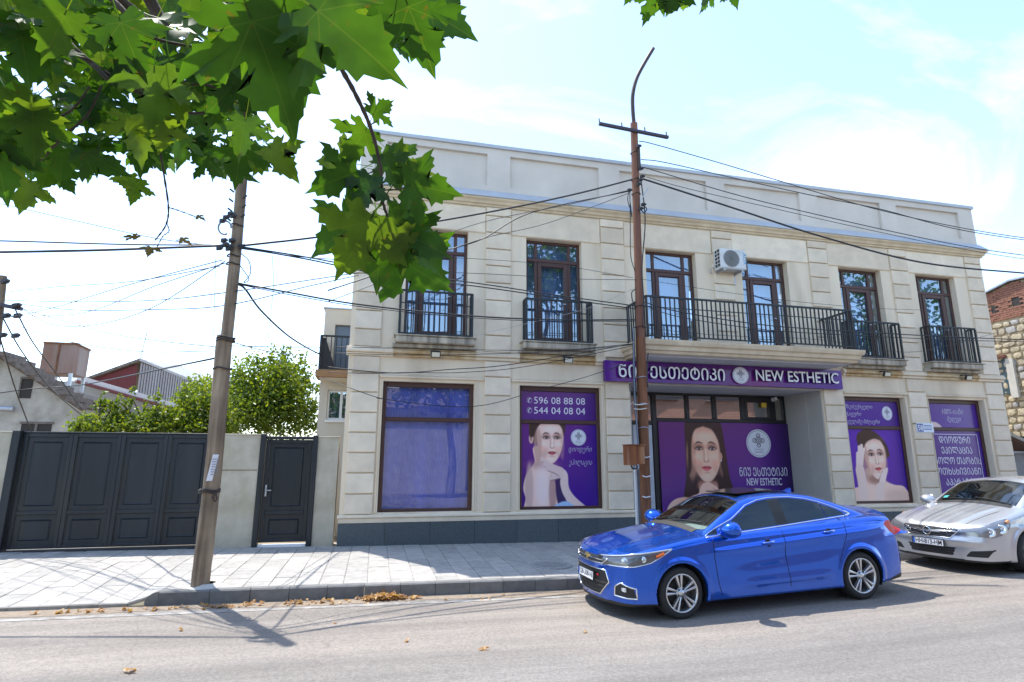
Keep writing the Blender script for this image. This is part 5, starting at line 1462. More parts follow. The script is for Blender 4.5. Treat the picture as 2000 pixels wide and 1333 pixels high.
# low entrance roof and grey wall at the right edge
lr = thing('porch_roof', 'low dark porch roof with brown boards at the right edge', 'roof', (19.6, 13.2, 2.0))
a, c = at(1974, 851, 13.2), at(2040, 880, 12.2)
b = MB(); b._add([a, c, c+Vector((0.9, 1.5, 0)), a+Vector((0.9, 1.5, 0)), a+Vector((0, 0, 0.09)), c+Vector((0, 0, 0.09)), c+Vector((0.9, 1.5, 0.12)), a+Vector((0.9, 1.5, 0.12))], [(3, 2, 1, 0), (4, 5, 6, 7), (0, 1, 5, 4), (1, 2, 6, 5), (2, 3, 7, 6), (3, 0, 4, 7)])
b.build('roof_sheet', STEEL, lr)
b = MB(); b._add([a+Vector((0.02, 0, -0.13)), c+Vector((0.02, 0, -0.13)), c+Vector((0.9, 1.5, -0.1)), a+Vector((0.9, 1.5, -0.1)), a+Vector((0.02, 0, -0.01)), c+Vector((0.02, 0, -0.01)), c+Vector((0.9, 1.5, -0.01)), a+Vector((0.9, 1.5, -0.01))], [(3, 2, 1, 0), (4, 5, 6, 7), (0, 1, 5, 4), (1, 2, 6, 5), (2, 3, 7, 6), (3, 0, 4, 7)])
b.build('fascia', mat('brown boards', (0.11, 0.055, 0.04), 0.8), lr)
b = MB(); b.box(a.x+0.1, a.x+3, 14.6, 14.8, 1.2, 2.5); b.build('eave_shade', dk, lr)  # near-black box standing in for the shade under the eave
gw_ = thing('grey_wall', 'grey roughcast yard wall beside the right corner of the stone building', 'wall', (18.5, 13.0, -0.2))
b = MB(); b.box(17.34, 22, 12.9, 13.2, -0.3, 1.92); b.build('wall', mat('grey roughcast', (0.27, 0.27, 0.27), 0.95, var=0.15, vscale=3, bump=0.5, bscale=30), gw_)
b = MB(); b.box(17.34, 22, 12.86, 13.24, 1.922, 1.98); b.build('coping', mat('pale coping', (0.45, 0.44, 0.42), 0.9), gw_)
# ------------------------------------------------------------------ poles, cables
WOOD = bpy.data.materials.new('weathered pole wood'); WOOD.use_nodes = True
def _wood():
    nt = WOOD.node_tree; L = nt.links.new; p = nt.nodes['Principled BSDF']; p.inputs['Roughness'].default_value = 0.9
    tcn = nt.nodes.new('ShaderNodeTexCoord'); mp = nt.nodes.new('ShaderNodeMapping'); mp.inputs['Scale'].default_value = (14, 14, 0.7)
    L(tcn.outputs['Object'], mp.inputs['Vector'])
    n = nt.nodes.new('ShaderNodeTexNoise'); n.inputs['Scale'].default_value = 1.0; n.inputs['Detail'].default_value = 9; L(mp.outputs['Vector'], n.inputs['Vector'])
    r = nt.nodes.new('ShaderNodeValToRGB'); e = r.color_ramp.elements
    e[0].position = 0.28; e[0].color = (0.11, 0.075, 0.05, 1); e[1].position = 0.75; e[1].color = (0.42, 0.33, 0.23, 1)
    x = e.new(0.5); x.color = (0.27, 0.195, 0.13, 1)
    L(n.outputs['Fac'], r.inputs['Fac'])
    n2 = nt.nodes.new('ShaderNodeTexNoise'); n2.inputs['Scale'].default_value = 1.3; n2.inputs['Detail'].default_value = 4; L(tcn.outputs['Object'], n2.inputs['Vector'])
    mx_ = nt.nodes.new('ShaderNodeMix'); mx_.data_type = 'RGBA'; mx_.blend_type = 'MULTIPLY'
    mr_ = nt.nodes.new('ShaderNodeMapRange'); mr_.inputs[1].default_value = 0.35; mr_.inputs[2].default_value = 0.65; mr_.inputs[3].default_value = 0.55; mr_.inputs[4].default_value = 1.15
    L(n2.outputs['Fac'], mr_.inputs[0]); mx_.inputs[0].default_value = 1; L(r.outputs['Color'], mx_.inputs[6]); L(mr_.outputs[0], mx_.inputs[7])
    L(mx_.outputs[2], p.inputs['Base Color'])
    b = nt.nodes.new('ShaderNodeBump'); b.inputs['Strength'].default_value = 0.7; b.inputs['Distance'].default_value = 0.02
    L(n.outputs['Fac'], b.inputs['Height']); L(b.outputs['Normal'], p.inputs['Normal'])
_wood()
def noisy_pole(base, top, r0, r1, n=20, seg=40, seed=1, amp=0.004):
    b = MB(); rg = random.Random(seed)
    base = Vector(base); top = Vector(top)
    ph = [rg.uniform(0, 6) for _ in range(6)]
    for i in range(seg+1):
        t = i/seg; c = base.lerp(top, t)+Vector((0.012*math.sin(t*5+ph[0]), 0.012*math.sin(t*4+ph[1]), 0))
        r = r0+(r1-r0)*t
        for k in range(n):
            a = 2*math.pi*k/n
            rr_ = r+amp*(math.sin(3*a+ph[2]+t*3)+0.8*math.sin(7*a+ph[3]+t*9)+rg.uniform(-0.5, 0.5))
            b.v.append((c.x+rr_*math.cos(a), c.y+rr_*math.sin(a), c.z))
    for i in range(seg):
        for k in range(n):
            k2 = (k+1) % n
            b.f.append((i*n+k, i*n+k2, (i+1)*n+k2, (i+1)*n+k)); b.m.append(0)
    b.f.append(tuple(seg*n+k for k in range(n))); b.m.append(0)
    return b
p1 = thing('wooden_pole', 'leaning weathered wooden utility pole at the kerb with a paper notice', 'utility pole', (-2.235, 9.10, -0.02))
lo_ = Vector((-2.235, 9.10, -0.35)); hi_ = Vector((-2.275, 9.10, 6.15))
noisy_pole(Vector((-2.232, 9.10, -0.2)), Vector((-2.24, 9.10, 3.5)), 0.117, 0.106, seed=2, amp=0.006).build('lower_pole', WOOD, p1, smooth=True)
noisy_pole(Vector((-2.19, 9.10, 1.18)), Vector((-2.27, 9.10, 6.12)), 0.088, 0.078, seed=5, amp=0.004).build('upper_pole', WOOD, p1, smooth=True)
def hoop(parent, c, r, w, mt, name='band', tube=0.010):
    b = MB(); b.tube([(c[0]+r*math.cos(2*math.pi*k/20), c[1]+r*math.sin(2*math.pi*k/20), c[2]+0.01*math.sin(k)) for k in range(21)], tube, 6, False); return b.build(name, mt, parent)
WIRE = mat('dark binding wire', (0.04, 0.03, 0.025), 0.7)
for z, r in ((1.24, 0.132), (1.27, 0.132), (3.42, 0.123), (3.46, 0.123), (3.0, 0.125)): hoop(p1, (-2.238, 9.10, z), r, 0, WIRE, tube=0.013)
b = MB(); b.tube(spline([(-2.14, 8.99, 1.24), (-2.10, 8.96, 1.17), (-2.12, 8.97, 1.12), (-2.16, 8.98, 1.18), (-2.11, 8.97, 1.22)], 5), 0.010, 6); b.build('wire_knot', WIRE, p1)
# cement footing
b = MB(); b.lathe([(0.26, -0.03), (0.22, 0.006), (0.15, 0.03), (0.12, 0.045)], (-2.16, 9.12, -0.015), (0, 0, 1), 18); b.build('footing', mat('cement footing', (0.48, 0.46, 0.42), 0.95, var=0.15, vscale=9, bump=0.4, bscale=30), p1, smooth=True)
# insulators, clamps and loops near the top
INS = mat('dark insulator', (0.03, 0.03, 0.035), 0.35)
def clamp(parent, p, s=0.05, name='clamp'):
    b = MB(); b.obox(p, (s, 0, s*0.2), (0, s*0.7, 0), (0, 0, s*0.8)); b.lathe([(s*0.5, -s), (s*0.7, -s*0.4), (s*0.35, 0), (s*0.7, s*0.4), (s*0.4, s)], Vector(p)+Vector((s*0.8, -s*0.5, 0)), (1, 0.2, 0.3), 8)
    return b.build(name, INS, parent)
for q in ((440, 478), (448, 482), (437, 470), (452, 470), (446, 486), (428, 485), (450, 418), (434, 432), (455, 422), (441, 425)): clamp(p1, at(q[0], q[1], 9.0), 0.035, 'insulator')
b = MB(); c = at(439, 445, 9.0); b.tube([(c.x+0.09*math.cos(a_), c.y, c.z+0.11*math.sin(a_)) for a_ in [math.pi*2*k/18 for k in range(16)]], 0.014, 6); b.build('cable_loop', mat('grey sheath', (0.25, 0.25, 0.27), 0.6), p1)
for z in (4.62, 4.75, 5.25): hoop(p1, (-2.253, 9.10, z), 0.090, 0, WIRE, tube=0.011)
for i in range(7):
    z = 5.3+0.08*i; b = MB(); sgn = 1 if i % 2 else -1; b.bar((-2.26+0.07*sgn, 9.04, z), (-2.26+0.125*sgn, 9.0, z+0.03), 0.02); b.build('step_peg', WIRE, p1)
pn = thing('paper_notice', 'white printed paper notice stuck to the wooden pole', 'notice', at(414, 914, 8.97))
a, c = at(402, 940, 8.955), at(426, 888, 8.955)
b = MB(); n = 5
for i in range(n+1):
    t = i/n; x_ = a.x+(c.x-a.x-0.05)*t; yy = 8.965+0.03*t*t
    b.v.append((x_, yy, a.z)); b.v.append((x_+0.05, yy+0.012, c.z))
for i in range(n): b.f.append((2*i, 2*i+2, 2*i+3, 2*i+1)); b.m.append(0)
b.build('sheet', mat('paper', (0.74, 0.74, 0.78), 0.8), pn, fix=False)
b = MB()
for k in range(7):
    z = c.z-0.07-0.035*k; b.quad((a.x+0.05, 8.960, z), (a.x+0.05+random.uniform(0.08, 0.12), 8.968, z), (a.x+0.15, 8.968, z+0.010), (a.x+0.05, 8.960, z+0.010))
b.build('text_lines', mat('grey ink', (0.25, 0.25, 0.30), 0.7), pn, fix=False)

# rusty steel pole in front of the entrance
PX, PY = 5.53, 11.30
p2_ = thing('steel_pole', 'rusty steel street pole with a bent top arm and crossarm in front of the entrance', 'utility pole', (PX, PY, -0.05))
def on(px, py, Y=PY): return at(px, py, Y)
b0, t0_ = on(1262, 1012), on(1238, 242)
base_ = b0+(b0-t0_)*((b0.z+0.12)/(t0_.z-b0.z)); base_.y = PY
midp = b0.lerp(t0_, 0.42)
b = MB(); b.tube([base_, b0, midp], 0, 14, True, [0.115, 0.113, 0.108]); b.build('lower_tube', RUST, p2_, smooth=False)
b = MB(); b.tube([midp-Vector((0, 0, 0.05)), t0_], 0, 14, True, [0.094, 0.086]); b.build('upper_tube', mat('rust red paint', (0.24, 0.10, 0.055), 0.75, col2=(0.14, 0.06, 0.04), vscale=5, streak=True, bump=0.15, bscale=30), p2_)
arm = spline([on(1239, 250), on(1236, 215), on(1236, 185), on(1243, 155), on(1257, 127), on(1276, 95)], 6)
b = MB(); b.tube(arm, 0.045, 10); b.build('bent_arm', mat('dark arm paint', (0.06, 0.035, 0.035), 0.6, var=0.3, vscale=10), p2_, smooth=True)
b = MB(); b.bar(on(1170, 242, PY-0.12), on(1305, 269, PY-0.12), 0.07, 0.06); ca = b.build('crossarm', mat('dark crossarm', (0.05, 0.04, 0.06), 0.6), p2_)
for q in ((1171, 242), (1215, 250), (1260, 259), (1302, 268)):
    b = MB(); b.bar(on(q[0], q[1], PY-0.12), on(q[0]-1, q[1]-10, PY-0.12), 0.02); b.build('pin', WIRE, ca)
for y_ in (300, 352, 380, 600, 640, 738, 790, 836):
    c = on(1238+(y_-242)*0.0312, y_); hoop(p2_, (c.x, PY, c.z), 0.10 if y_ < 560 else 0.118, 0, WIRE if y_ < 700 else STEEL, tube=0.010)
b = MB(); b.obox(on(1247, 310, PY-0.08), (0.035, 0, 0), (0, 0.035, 0), (0, 0, 0.28)); b.build('side_stub', mat('dark stub', (0.06, 0.04, 0.035), 0.7), p2_)
for q in ((1247, 286), (1251, 330), (1254, 345), (1250, 352), (1247, 360), (1229, 372), (1256, 400), (1251, 408)): clamp(p2_, on(q[0], q[1], PY-0.15), 0.04, 'insulator')
b = MB(); b.bar(on(1250, 395, PY-0.15), on(1266, 367, PY-0.2), 0.02); b.build('bracket', STEEL, p2_)
rc = random.Random(4)
LOOPM = CABLE
def loop(pxs, Y, r, name='cable_loop', mt=CABLE):
    b = MB(); b.tube(spline([on(x_, y_, Y) for x_, y_ in pxs], 5), r, 5); return b.build(name, mt, p2_, smooth=True)
loop([(1229, 372), (1226, 390), (1231, 410), (1234, 425), (1231, 395)], PY-0.15, 0.010)
loop([(1230, 372), (1231, 440), (1232, 500), (1240, 530)], PY-0.14, 0.010)
loop([(1252, 352), (1260, 430), (1254, 520), (1257, 590), (1255, 640)], PY-0.14, 0.014)
loop([(1255, 400), (1263, 408), (1258, 416), (1252, 410)], PY-0.16, 0.012)
loop([(1241, 565), (1234, 572), (1236, 590), (1243, 600)], PY-0.14, 0.012)
loop([(1265, 756), (1264, 725), (1266, 690)], PY-0.14, 0.012)
# bundle running down the left side of the pole
for i in range(6):
    o = rc.uniform(-4, 4)
    loop([(1238+o*0.5, 640), (1240+o, 690), (1241+o*1.2, 740), (1243+o, 790), (1246+o*0.6, 840), (1248+o*0.5, 872)], PY-0.10+0.02*i, 0.012, 'riser_cable', CABLE if i % 3 else mat('blue grey sheath', (0.18, 0.22, 0.30), 0.6))
loop([(1236, 750), (1229, 752), (1231, 765), (1238, 768), (1234, 755)], PY-0.12, 0.008)
loop([(1238, 785), (1228, 795), (1222, 812)], PY-0.12, 0.006, mt=mat('white twine', (0.6, 0.58, 0.5), 0.8))
for y_ in (790, 799): loop([(1238, y_), (1250, y_+1), (1263, y_-1)], PY-0.135, 0.012, 'tie', mat('white twine', (0.6, 0.58, 0.5), 0.8))
for y_ in (892, 930, 970): loop([(1255, y_), (1262, y_+2), (1270, y_)], PY-0.135, 0.014, 'tie', mat('white tape', (0.7, 0.7, 0.72), 0.7))
# rusty junction box on the pole, grey conduits below
jb = thing('junction_box', 'orange rusty metal junction box on the steel pole', 'junction box', on(1245, 910, PY-0.2))
JB = mat('orange rust', (0.36, 0.13, 0.035), 0.8, col2=(0.17, 0.05, 0.018), vscale=6, streak=True, bump=0.25, bscale=30, stain=((0.48, 0.30, 0.17), 5, 0.7))
a, c = on(1226, 909, PY-0.3), on(1257, 870, PY-0.3)
b = MB(); b.bbox(a.x, (a.x+c.x)/2-0.004, PY-0.36, PY-0.10, a.z, c.z, 0.006); b.bbox((a.x+c.x)/2+0.002, c.x, PY-0.34, PY-0.10, a.z+0.02, c.z, 0.006); b.build('case', JB, jb)
b = MB(); b.box(a.x-0.015, c.x+0.015, PY-0.38, PY-0.08, c.z+0.002, c.z+0.015); b.build('lid', JB, jb)
b = MB(); b.tube(spline([(a.x+0.1, PY-0.25, a.z), (a.x+0.12, PY-0.27, a.z-0.07), (a.x+0.22, PY-0.25, a.z-0.06), (a.x+0.24, PY-0.22, a.z)], 5), 0.015, 6); b.build('cable_tail', CABLE, jb)
cd = thing('conduit', 'grey vertical cable conduit left of the rusty pole below the box', 'conduit', (on(1250, 985, PY+0.2).x, PY+0.2, 0))
a, c = on(1244, 996, PY+0.2), on(1257, 916, PY+0.2); b = MB(); b.bbox(a.x, c.x-0.02, PY+0.15, PY+0.25, -0.1, c.z, 0.01); b.build('cover', mat('grey conduit', (0.34, 0.38, 0.45), 0.5, var=0.2, vscale=8), cd)
b = MB(); b.box(a.x-0.04, a.x-0.005, PY+0.12, PY+0.2, 0.2, c.z); b.build('edge_strip', WHITE, cd)

# far utility pole cut by the left edge
YP = 15.0
fp = thing('far_pole', 'dark utility pole top with a crossarm at the left edge of the picture', 'utility pole', (at(-2, 600, YP).x, YP, 0))
b = MB(); b.tube([at(-30, 900, YP), at(5, 540, YP)], 0.085, 10); b.build('shaft', WOOD, fp)
b = MB(); b.bar(at(-30, 590, YP-0.1), at(43, 604, YP-0.1), 0.09, 0.08); b.build('crossarm', mat('dark crossarm', (0.05, 0.04, 0.06), 0.6), fp)
for q in ((33, 597), (30, 598), (12, 617), (34, 617), (30, 656), (5, 655), (10, 550)): clamp(fp, at(q[0], q[1], YP-0.15), 0.06, 'insulator')

# every cable is a thing of its own
def cable(name, label, pts, r, group=None, mt=CABLE, n=8):
    P_ = [at(*p) for p in pts]
    b = MB(); b.tube(spline(P_, n), r, 5)
    me = b.mesh(name, mt, P_[0], smooth=True)
    o = link(name, me, None, P_[0])
    tag(o, label, 'cable', group)
    return o
TH, MD, TN = 0.020, 0.0125, 0.0076
cable('overhead_cable', 'thick black cable running from the left edge up to the wooden pole', [(-150, 495, 10), (0, 493, 9.6), (200, 489, 9.3), (440, 480, 9.0)], TH)
cable('overhead_cable', 'second cable just above the thick one left of the wooden pole', [(-150, 470, 10), (0, 471, 9.6), (250, 478, 9.3), (440, 479, 9.0)], MD)
cable('overhead_cable', 'thick bundle from the wooden pole rising to the steel pole across the upper windows', [(465, 481, 9.0), (520, 475, 9.2), (600, 466, 9.5), (820, 438, 10.2), (1000, 406, 10.7), (1130, 378, 11.0), (1235, 351, 11.18)], TH)
cable('overhead_cable', 'cable from the steel pole to the wooden pole below the thick bundle', [(468, 486, 9.0), (620, 505, 9.5), (760, 505, 9.9), (850, 466, 10.3), (960, 430, 10.7), (1120, 398, 11.0), (1228, 372, 11.18)], TN)
cable('overhead_cable', 'slack cable from the steel pole dipping to the first upper window', [(640, 568, 10.0), (760, 528, 10.4), (850, 495, 10.8), (940, 468, 11), (1040, 415, 11.1), (1228, 374, 11.2)], MD)
cable('overhead_cable', 'thin slack cable beside it from the steel pole to the first upper window', [(640, 590, 10.0), (770, 540, 10.4), (870, 492, 10.8), (960, 462, 11), (1070, 436, 11.1), (1228, 378, 11.2)], TN)
cable('overhead_cable', 'twin cable falling from the wooden pole across the second window, upper strand', [(468, 482, 9.0), (600, 503, 9.4), (750, 530, 9.9), (940, 555, 10.5), (1100, 579, 10.9), (1242, 598, 11.18)], MD)
cable('overhead_cable', 'twin cable falling from the wooden pole across the second window, lower strand', [(468, 484, 9.0), (600, 507, 9.4), (750, 537, 9.9), (940, 561, 10.5), (1100, 584, 10.9), (1242, 604, 11.18)], MD)
cable('overhead_cable', 'cable from the wooden pole to the steel pole passing over the left balconies', [(466, 554, 9.0), (560, 571, 9.3), (700, 595, 9.8), (900, 616, 10.4), (1080, 625, 10.9), (1242, 625, 11.18)], MD+0.003)
cable('overhead_cable', 'thin strand hanging just under the cable over the left balconies', [(466, 556, 9.0), (560, 575, 9.3), (700, 599, 9.8), (880, 618, 10.4), (1040, 627, 10.9), (1242, 628, 11.18)], TN)
cable('service_cable', 'black cable drooping from the wooden pole to the balcony of the rear wing', [(466, 556, 9.0), (480, 566, 9.2), (510, 607, 10.0), (560, 654, 11.5), (600, 680, 13), (628, 694, 13.8)], TH-0.003)
cable('overhead_cable', 'thick cable falling from the steel pole to the right across the parapet', [(1256, 350, 11.18), (1300, 364, 11.1), (1430, 406, 10.9), (1600, 461, 10.7), (1800, 513, 10.5), (2000, 534, 10.4), (2150, 545, 10.3)], TH+0.002)
cable('overhead_cable', 'topmost thin line from the crossarm pole crossing the sky above the roof edge', [(1248, 276, 11.18), (1277, 282, 11.1), (1400, 317, 10.9), (1530, 356, 10.8), (1700, 406, 10.6), (1860, 442, 10.5), (2000, 465, 10.4), (2150, 482, 10.3)], MD-0.002)
cable('overhead_cable', 'second line from the steel pole running along the roof edge', [(1252, 312, 11.18), (1300, 318, 11.1), (1450, 352, 10.9), (1600, 385, 10.8), (1720, 409, 10.6), (1860, 446, 10.5), (2000, 469, 10.4), (2150, 486, 10.3)], MD-0.002)
cable('overhead_cable', 'third line from the steel pole crossing the parapet panels', [(1250, 326, 11.18), (1280, 334, 11.1), (1450, 384, 10.9), (1650, 432, 10.7), (1860, 477, 10.5), (2000, 499, 10.4), (2150, 515, 10.3)], MD-0.002)
cable('overhead_cable', 'fourth line from the steel pole, lowest of the thin ones over the parapet', [(1262, 346, 11.18), (1340, 368, 11.1), (1500, 405, 10.9), (1700, 450, 10.7), (1860, 483, 10.5), (2000, 506, 10.4), (2150, 521, 10.3)], TN)
cable('overhead_cable', 'double cable across the long balcony rail to the right edge, upper strand', [(1256, 590, 11.18), (1330, 610, 11.1), (1500, 636, 10.95), (1700, 650, 10.9), (1850, 658, 10.8), (2000, 664, 10.7), (2150, 668, 10.6)], MD)
cable('overhead_cable', 'double cable across the long balcony rail to the right edge, lower strand', [(1256, 596, 11.18), (1330, 620, 11.1), (1500, 645, 10.95), (1700, 657, 10.9), (1850, 664, 10.8), (2000, 668, 10.7), (2150, 671, 10.6)], TN+0.002)
cable('overhead_cable', 'thin pale wire dipping across the long balcony bars', [(1256, 640, 11.18), (1400, 655, 11.05), (1600, 664, 11.0), (1760, 688, 11.2), (1850, 676, 11.8), (1948, 650, 12.3)], TN-0.002)
cable('facade_wire', 'thin wire along the string course under the left balconies', [(655, 678, 12.2), (800, 681, 12.25), (950, 684, 12.25), (1100, 684, 12.2), (1236, 672, 11.3)], TN)
cable('facade_wire', 'lower thin wire along the string course under the left balconies', [(655, 690, 12.2), (800, 694, 12.25), (950, 692, 12.25), (1100, 686, 12.1), (1236, 674, 11.3)], TN)
cable('facade_wire', 'twisted wire sagging above the plain blue window', [(640, 717, 12.4), (700, 724, 12.35), (780, 729, 12.3), (880, 722, 12.2), (1000, 712, 12.0), (1236, 672, 11.3)], MD-0.003)
cable('facade_wire', 'lower wire sagging above the plain blue window', [(640, 727, 12.4), (720, 730, 12.35), (800, 728, 12.3), (900, 728, 12.2), (1030, 716, 12.0), (1236, 676, 11.3)], TN)
cable('facade_wire', 'thin wire slanting over the phone number window to the purple sign', [(735, 778, 12.3), (860, 793, 12.25), (950, 791, 12.2), (1060, 760, 12.1), (1140, 738, 12.0), (1220, 712, 11.5)], TN)
cable('facade_wire', 'thin wire falling from the rear wing across the corner blocks', [(628, 737, 13.5), (680, 757, 12.4), (735, 776, 12.3), (760, 781, 12.3)], TN)
cable('facade_wire', 'thin wire crossing the first two upper windows', [(690, 520, 11.5), (860, 505, 11.6), (960, 508, 11.7), (1100, 520, 11.7), (1236, 543, 11.3)], TN-0.002)
cable('facade_wire', 'second thin wire crossing the first two upper windows', [(690, 535, 11.5), (870, 533, 11.6), (1000, 538, 11.7), (1110, 545, 11.7), (1243, 547, 11.25)], TN-0.001)
cable('facade_wire', 'pale wire rising from the second balcony to the steel pole', [(930, 655, 12.1), (1060, 625, 12.0), (1150, 602, 11.8), (1236, 565, 11.3)], TN-0.003, mt=mat('pale wire', (0.42, 0.40, 0.37), 0.7))
cable('facade_wire', 'thin wire from the steel pole over the left half of the long balcony windows', [(1250, 545, 11.2), (1330, 558, 11.6), (1430, 573, 11.8), (1560, 590, 11.9), (1700, 602, 11.9), (1800, 606, 11.9)], TN-0.002)
left = [
 [(20, 570, 14.8), (120, 560, 13), (260, 550, 11), (430, 520, 9.1)],
 [(8, 587, 14.8), (150, 590, 13), (300, 587, 11), (440, 572, 9.1), (620, 545, 9.6), (700, 533, 10.2)],
 [(35, 594, 14.8), (150, 606, 13), (300, 605, 11), (440, 597, 9.1), (600, 560, 9.8), (700, 538, 10.4)],
 [(20, 620, 14.8), (110, 600, 13), (240, 560, 11), (435, 508, 9.1)],
 [(20, 618, 14.8), (160, 612, 13), (300, 560, 11), (440, 514, 9.1)],
 [(45, 604, 14.8), (100, 634, 13), (190, 634, 12), (300, 600, 11), (440, 510, 9.1)],
 [(45, 604, 14.8), (200, 648, 13), (300, 665, 11), (440, 680, 9.1)],
 [(0, 398, 14), (150, 432, 12), (300, 465, 10.2), (440, 483, 9.1)],
 [(10, 625, 14.8), (100, 660, 13.5), (260, 686, 11.5), (420, 686, 9.1)],
]
left_lab = ['upper cable from the far left pole to the wooden pole', 'cable from the far left pole passing the wooden pole toward the building, upper one', 'cable from the far left pole passing the wooden pole toward the building, lower one',
            'thin wire rising from the far pole to the wooden pole', 'second thin wire rising from the far pole, crossing the others', 'slack wire sagging deep between the far pole and the wooden pole', 'wire falling from the far crossarm to low on the wooden pole',
            'thin wire falling from the left edge at leaf height to the wooden pole', 'lowest wire between the far pole and the wooden pole']
for p_, l_ in zip(left, left_lab): cable('overhead_cable', l_, p_, TN if len(p_) < 6 else TN+0.001)
drop = [[(5, 620, 14.8), (45, 690, 16), (100, 760, 19), (160, 812, 23)], [(30, 605, 14.8), (65, 670, 16), (110, 730, 19), (160, 800, 23)], [(0, 660, 14.8), (30, 760, 17), (60, 840, 20)], [(0, 768, 20), (60, 760, 20), (160, 752, 20), (420, 700, 9.1)]]
for p_, l_ in zip(drop, ['black cable dropping from the far pole to the plaster house eave', 'second black cable dropping past the water tank to the plaster house', 'wire hanging in front of the plaster gable', 'black line crossing the plaster house toward the wooden pole']):
    cable('service_cable', l_, p_, 0.016)
cable('service_cable', 'thin wire from the wooden pole across the shrubs to the rear wing', [(450, 668, 9.1), (530, 688, 11), (590, 692, 13), (640, 688, 14.3)], TN)
cable('service_cable', 'thin wire running level from the wooden pole to the rear wing', [(450, 676, 9.1), (540, 678, 11), (640, 680, 14.3)], TN)
cable('hanging_wire', 'thin loose wire hanging down right of the wooden pole', [(532, 500, 9.3), (534, 560, 9.3), (528, 620, 9.3), (521, 690, 9.3)], 0.004)
cable('hanging_wire', 'thin loose wire hanging down left of the wooden pole', [(421, 505, 9.2), (419, 590, 9.2), (416, 680, 9.2)], 0.004)
cable('hanging_wire', 'small cable loops hanging right of the wooden pole top', [(470, 495, 9.0), (486, 510, 9.0), (489, 535, 9.0), (476, 552, 9.0), (486, 545, 9.0), (468, 518, 9.0)], 0.007)
# ------------------------------------------------------------------ cars: an implicit body meshed by surface nets, cut into panels
def smax(a, b, k):
    h = np.clip(0.5-0.5*(b-a)/k, 0, 1)
    return b*(1-h)+a*h+k*h*(1-h)
def smin(a, b, k): return -smax(-a, -b, k)
def surface_nets(f, lo, hi, h):
    ax = [np.arange(lo[i], hi[i]+h, h) for i in range(3)]
    X, Y, Z = np.meshgrid(*ax, indexing='ij')
    V = f(X.ravel(), Y.ravel(), Z.ravel()).reshape(X.shape)
    S = V < 0
    nx, ny, nz = V.shape
    cs = np.zeros((nx-1, ny-1, nz-1), np.int8)
    for i in (0, 1):
        for j in (0, 1):
            for k in (0, 1): cs += S[i:nx-1+i, j:ny-1+j, k:nz-1+k]
    act = (cs > 0) & (cs < 8)
    ids = np.full(act.shape, -1); ci = np.argwhere(act); ids[act] = np.arange(len(ci))
    acc = np.zeros((len(ci), 3)); cnt = np.zeros(len(ci))
    cor = [(i, j, k) for i in (0, 1) for j in (0, 1) for k in (0, 1)]
    for a in cor:
        for ax_ in range(3):
            if a[ax_]: continue
            b = list(a); b[ax_] = 1
            va = V[ci[:, 0]+a[0], ci[:, 1]+a[1], ci[:, 2]+a[2]]; vb = V[ci[:, 0]+b[0], ci[:, 1]+b[1], ci[:, 2]+b[2]]
            mk = (va < 0) != (vb < 0)
            t = np.where(mk, va/(va-vb+1e-12), 0)
            p = np.array(a, float)[None, :].repeat(len(ci), 0); p[:, ax_] = t
            acc[mk] += p[mk]; cnt[mk] += 1
    vs = (ci+acc/np.maximum(cnt, 1)[:, None])*h+np.array(lo)
    faces = []
    for ax_ in range(3):
        o1, o2 = [(1, 2), (2, 0), (0, 1)][ax_]
        sl0 = [slice(None)]*3; sl1 = [slice(None)]*3
        sl0[ax_] = slice(0, -1); sl1[ax_] = slice(1, None)
        a, b = S[tuple(sl0)], S[tuple(sl1)]
        e = np.argwhere(a != b)
        e = e[(e[:, o1] > 0) & (e[:, o2] > 0) & (e[:, o1] < V.shape[o1]-1) & (e[:, o2] < V.shape[o2]-1)]
        inside = a[e[:, 0], e[:, 1], e[:, 2]]
        def cell(d1, d2):
            c = e.copy(); c[:, o1] -= d1; c[:, o2] -= d2
            return ids[c[:, 0], c[:, 1], c[:, 2]]
        q = np.stack([cell(1, 1), cell(0, 1), cell(0, 0), cell(1, 0)], 1)
        q[~inside] = q[~inside][:, ::-1]
        faces.append(q[(q >= 0).all(1)])
    return vs, np.concatenate(faces)
def grad(f, P, e=0.003):
    g = np.zeros_like(P)
    for i in range(3):
        d = np.zeros(3); d[i] = e
        g[:, i] = (f(*(P+d).T)-f(*(P-d).T))/(2*e)
    return g
def newton(f, P, n=3):
    for _ in range(n):
        g = grad(f, P); v = f(*P.T)
        st = v/np.maximum((g*g).sum(1), 0.05)
        P = P-np.clip(st, -0.03, 0.03)[:, None]*g
    return P
def poly_sd(pts, X, Z):
    """signed distance to a 2D polygon and the nearest boundary point"""
    d = np.full(X.shape, 1e9); nxp = X.copy(); nzp = Z.copy(); ins = np.zeros(X.shape, bool)
    for i in range(len(pts)):
        (x0, z0), (x1, z1) = pts[i], pts[(i+1) % len(pts)]
        ex, ez = x1-x0, z1-z0
        t = np.clip(((X-x0)*ex+(Z-z0)*ez)/(ex*ex+ez*ez+1e-12), 0, 1)
        qx, qz = x0+t*ex, z0+t*ez
        dd = np.hypot(X-qx, Z-qz); m_ = dd < d
        d = np.where(m_, dd, d); nxp = np.where(m_, qx, nxp); nzp = np.where(m_, qz, nzp)
        c = ((z0 <= Z) & (z1 > Z)) | ((z1 <= Z) & (z0 > Z))
        xi = x0+(Z-z0)/(ez if abs(ez) > 1e-12 else 1e-12)*ex
        ins ^= c & (X < xi)
    return np.where(ins, -d, d), nxp, nzp
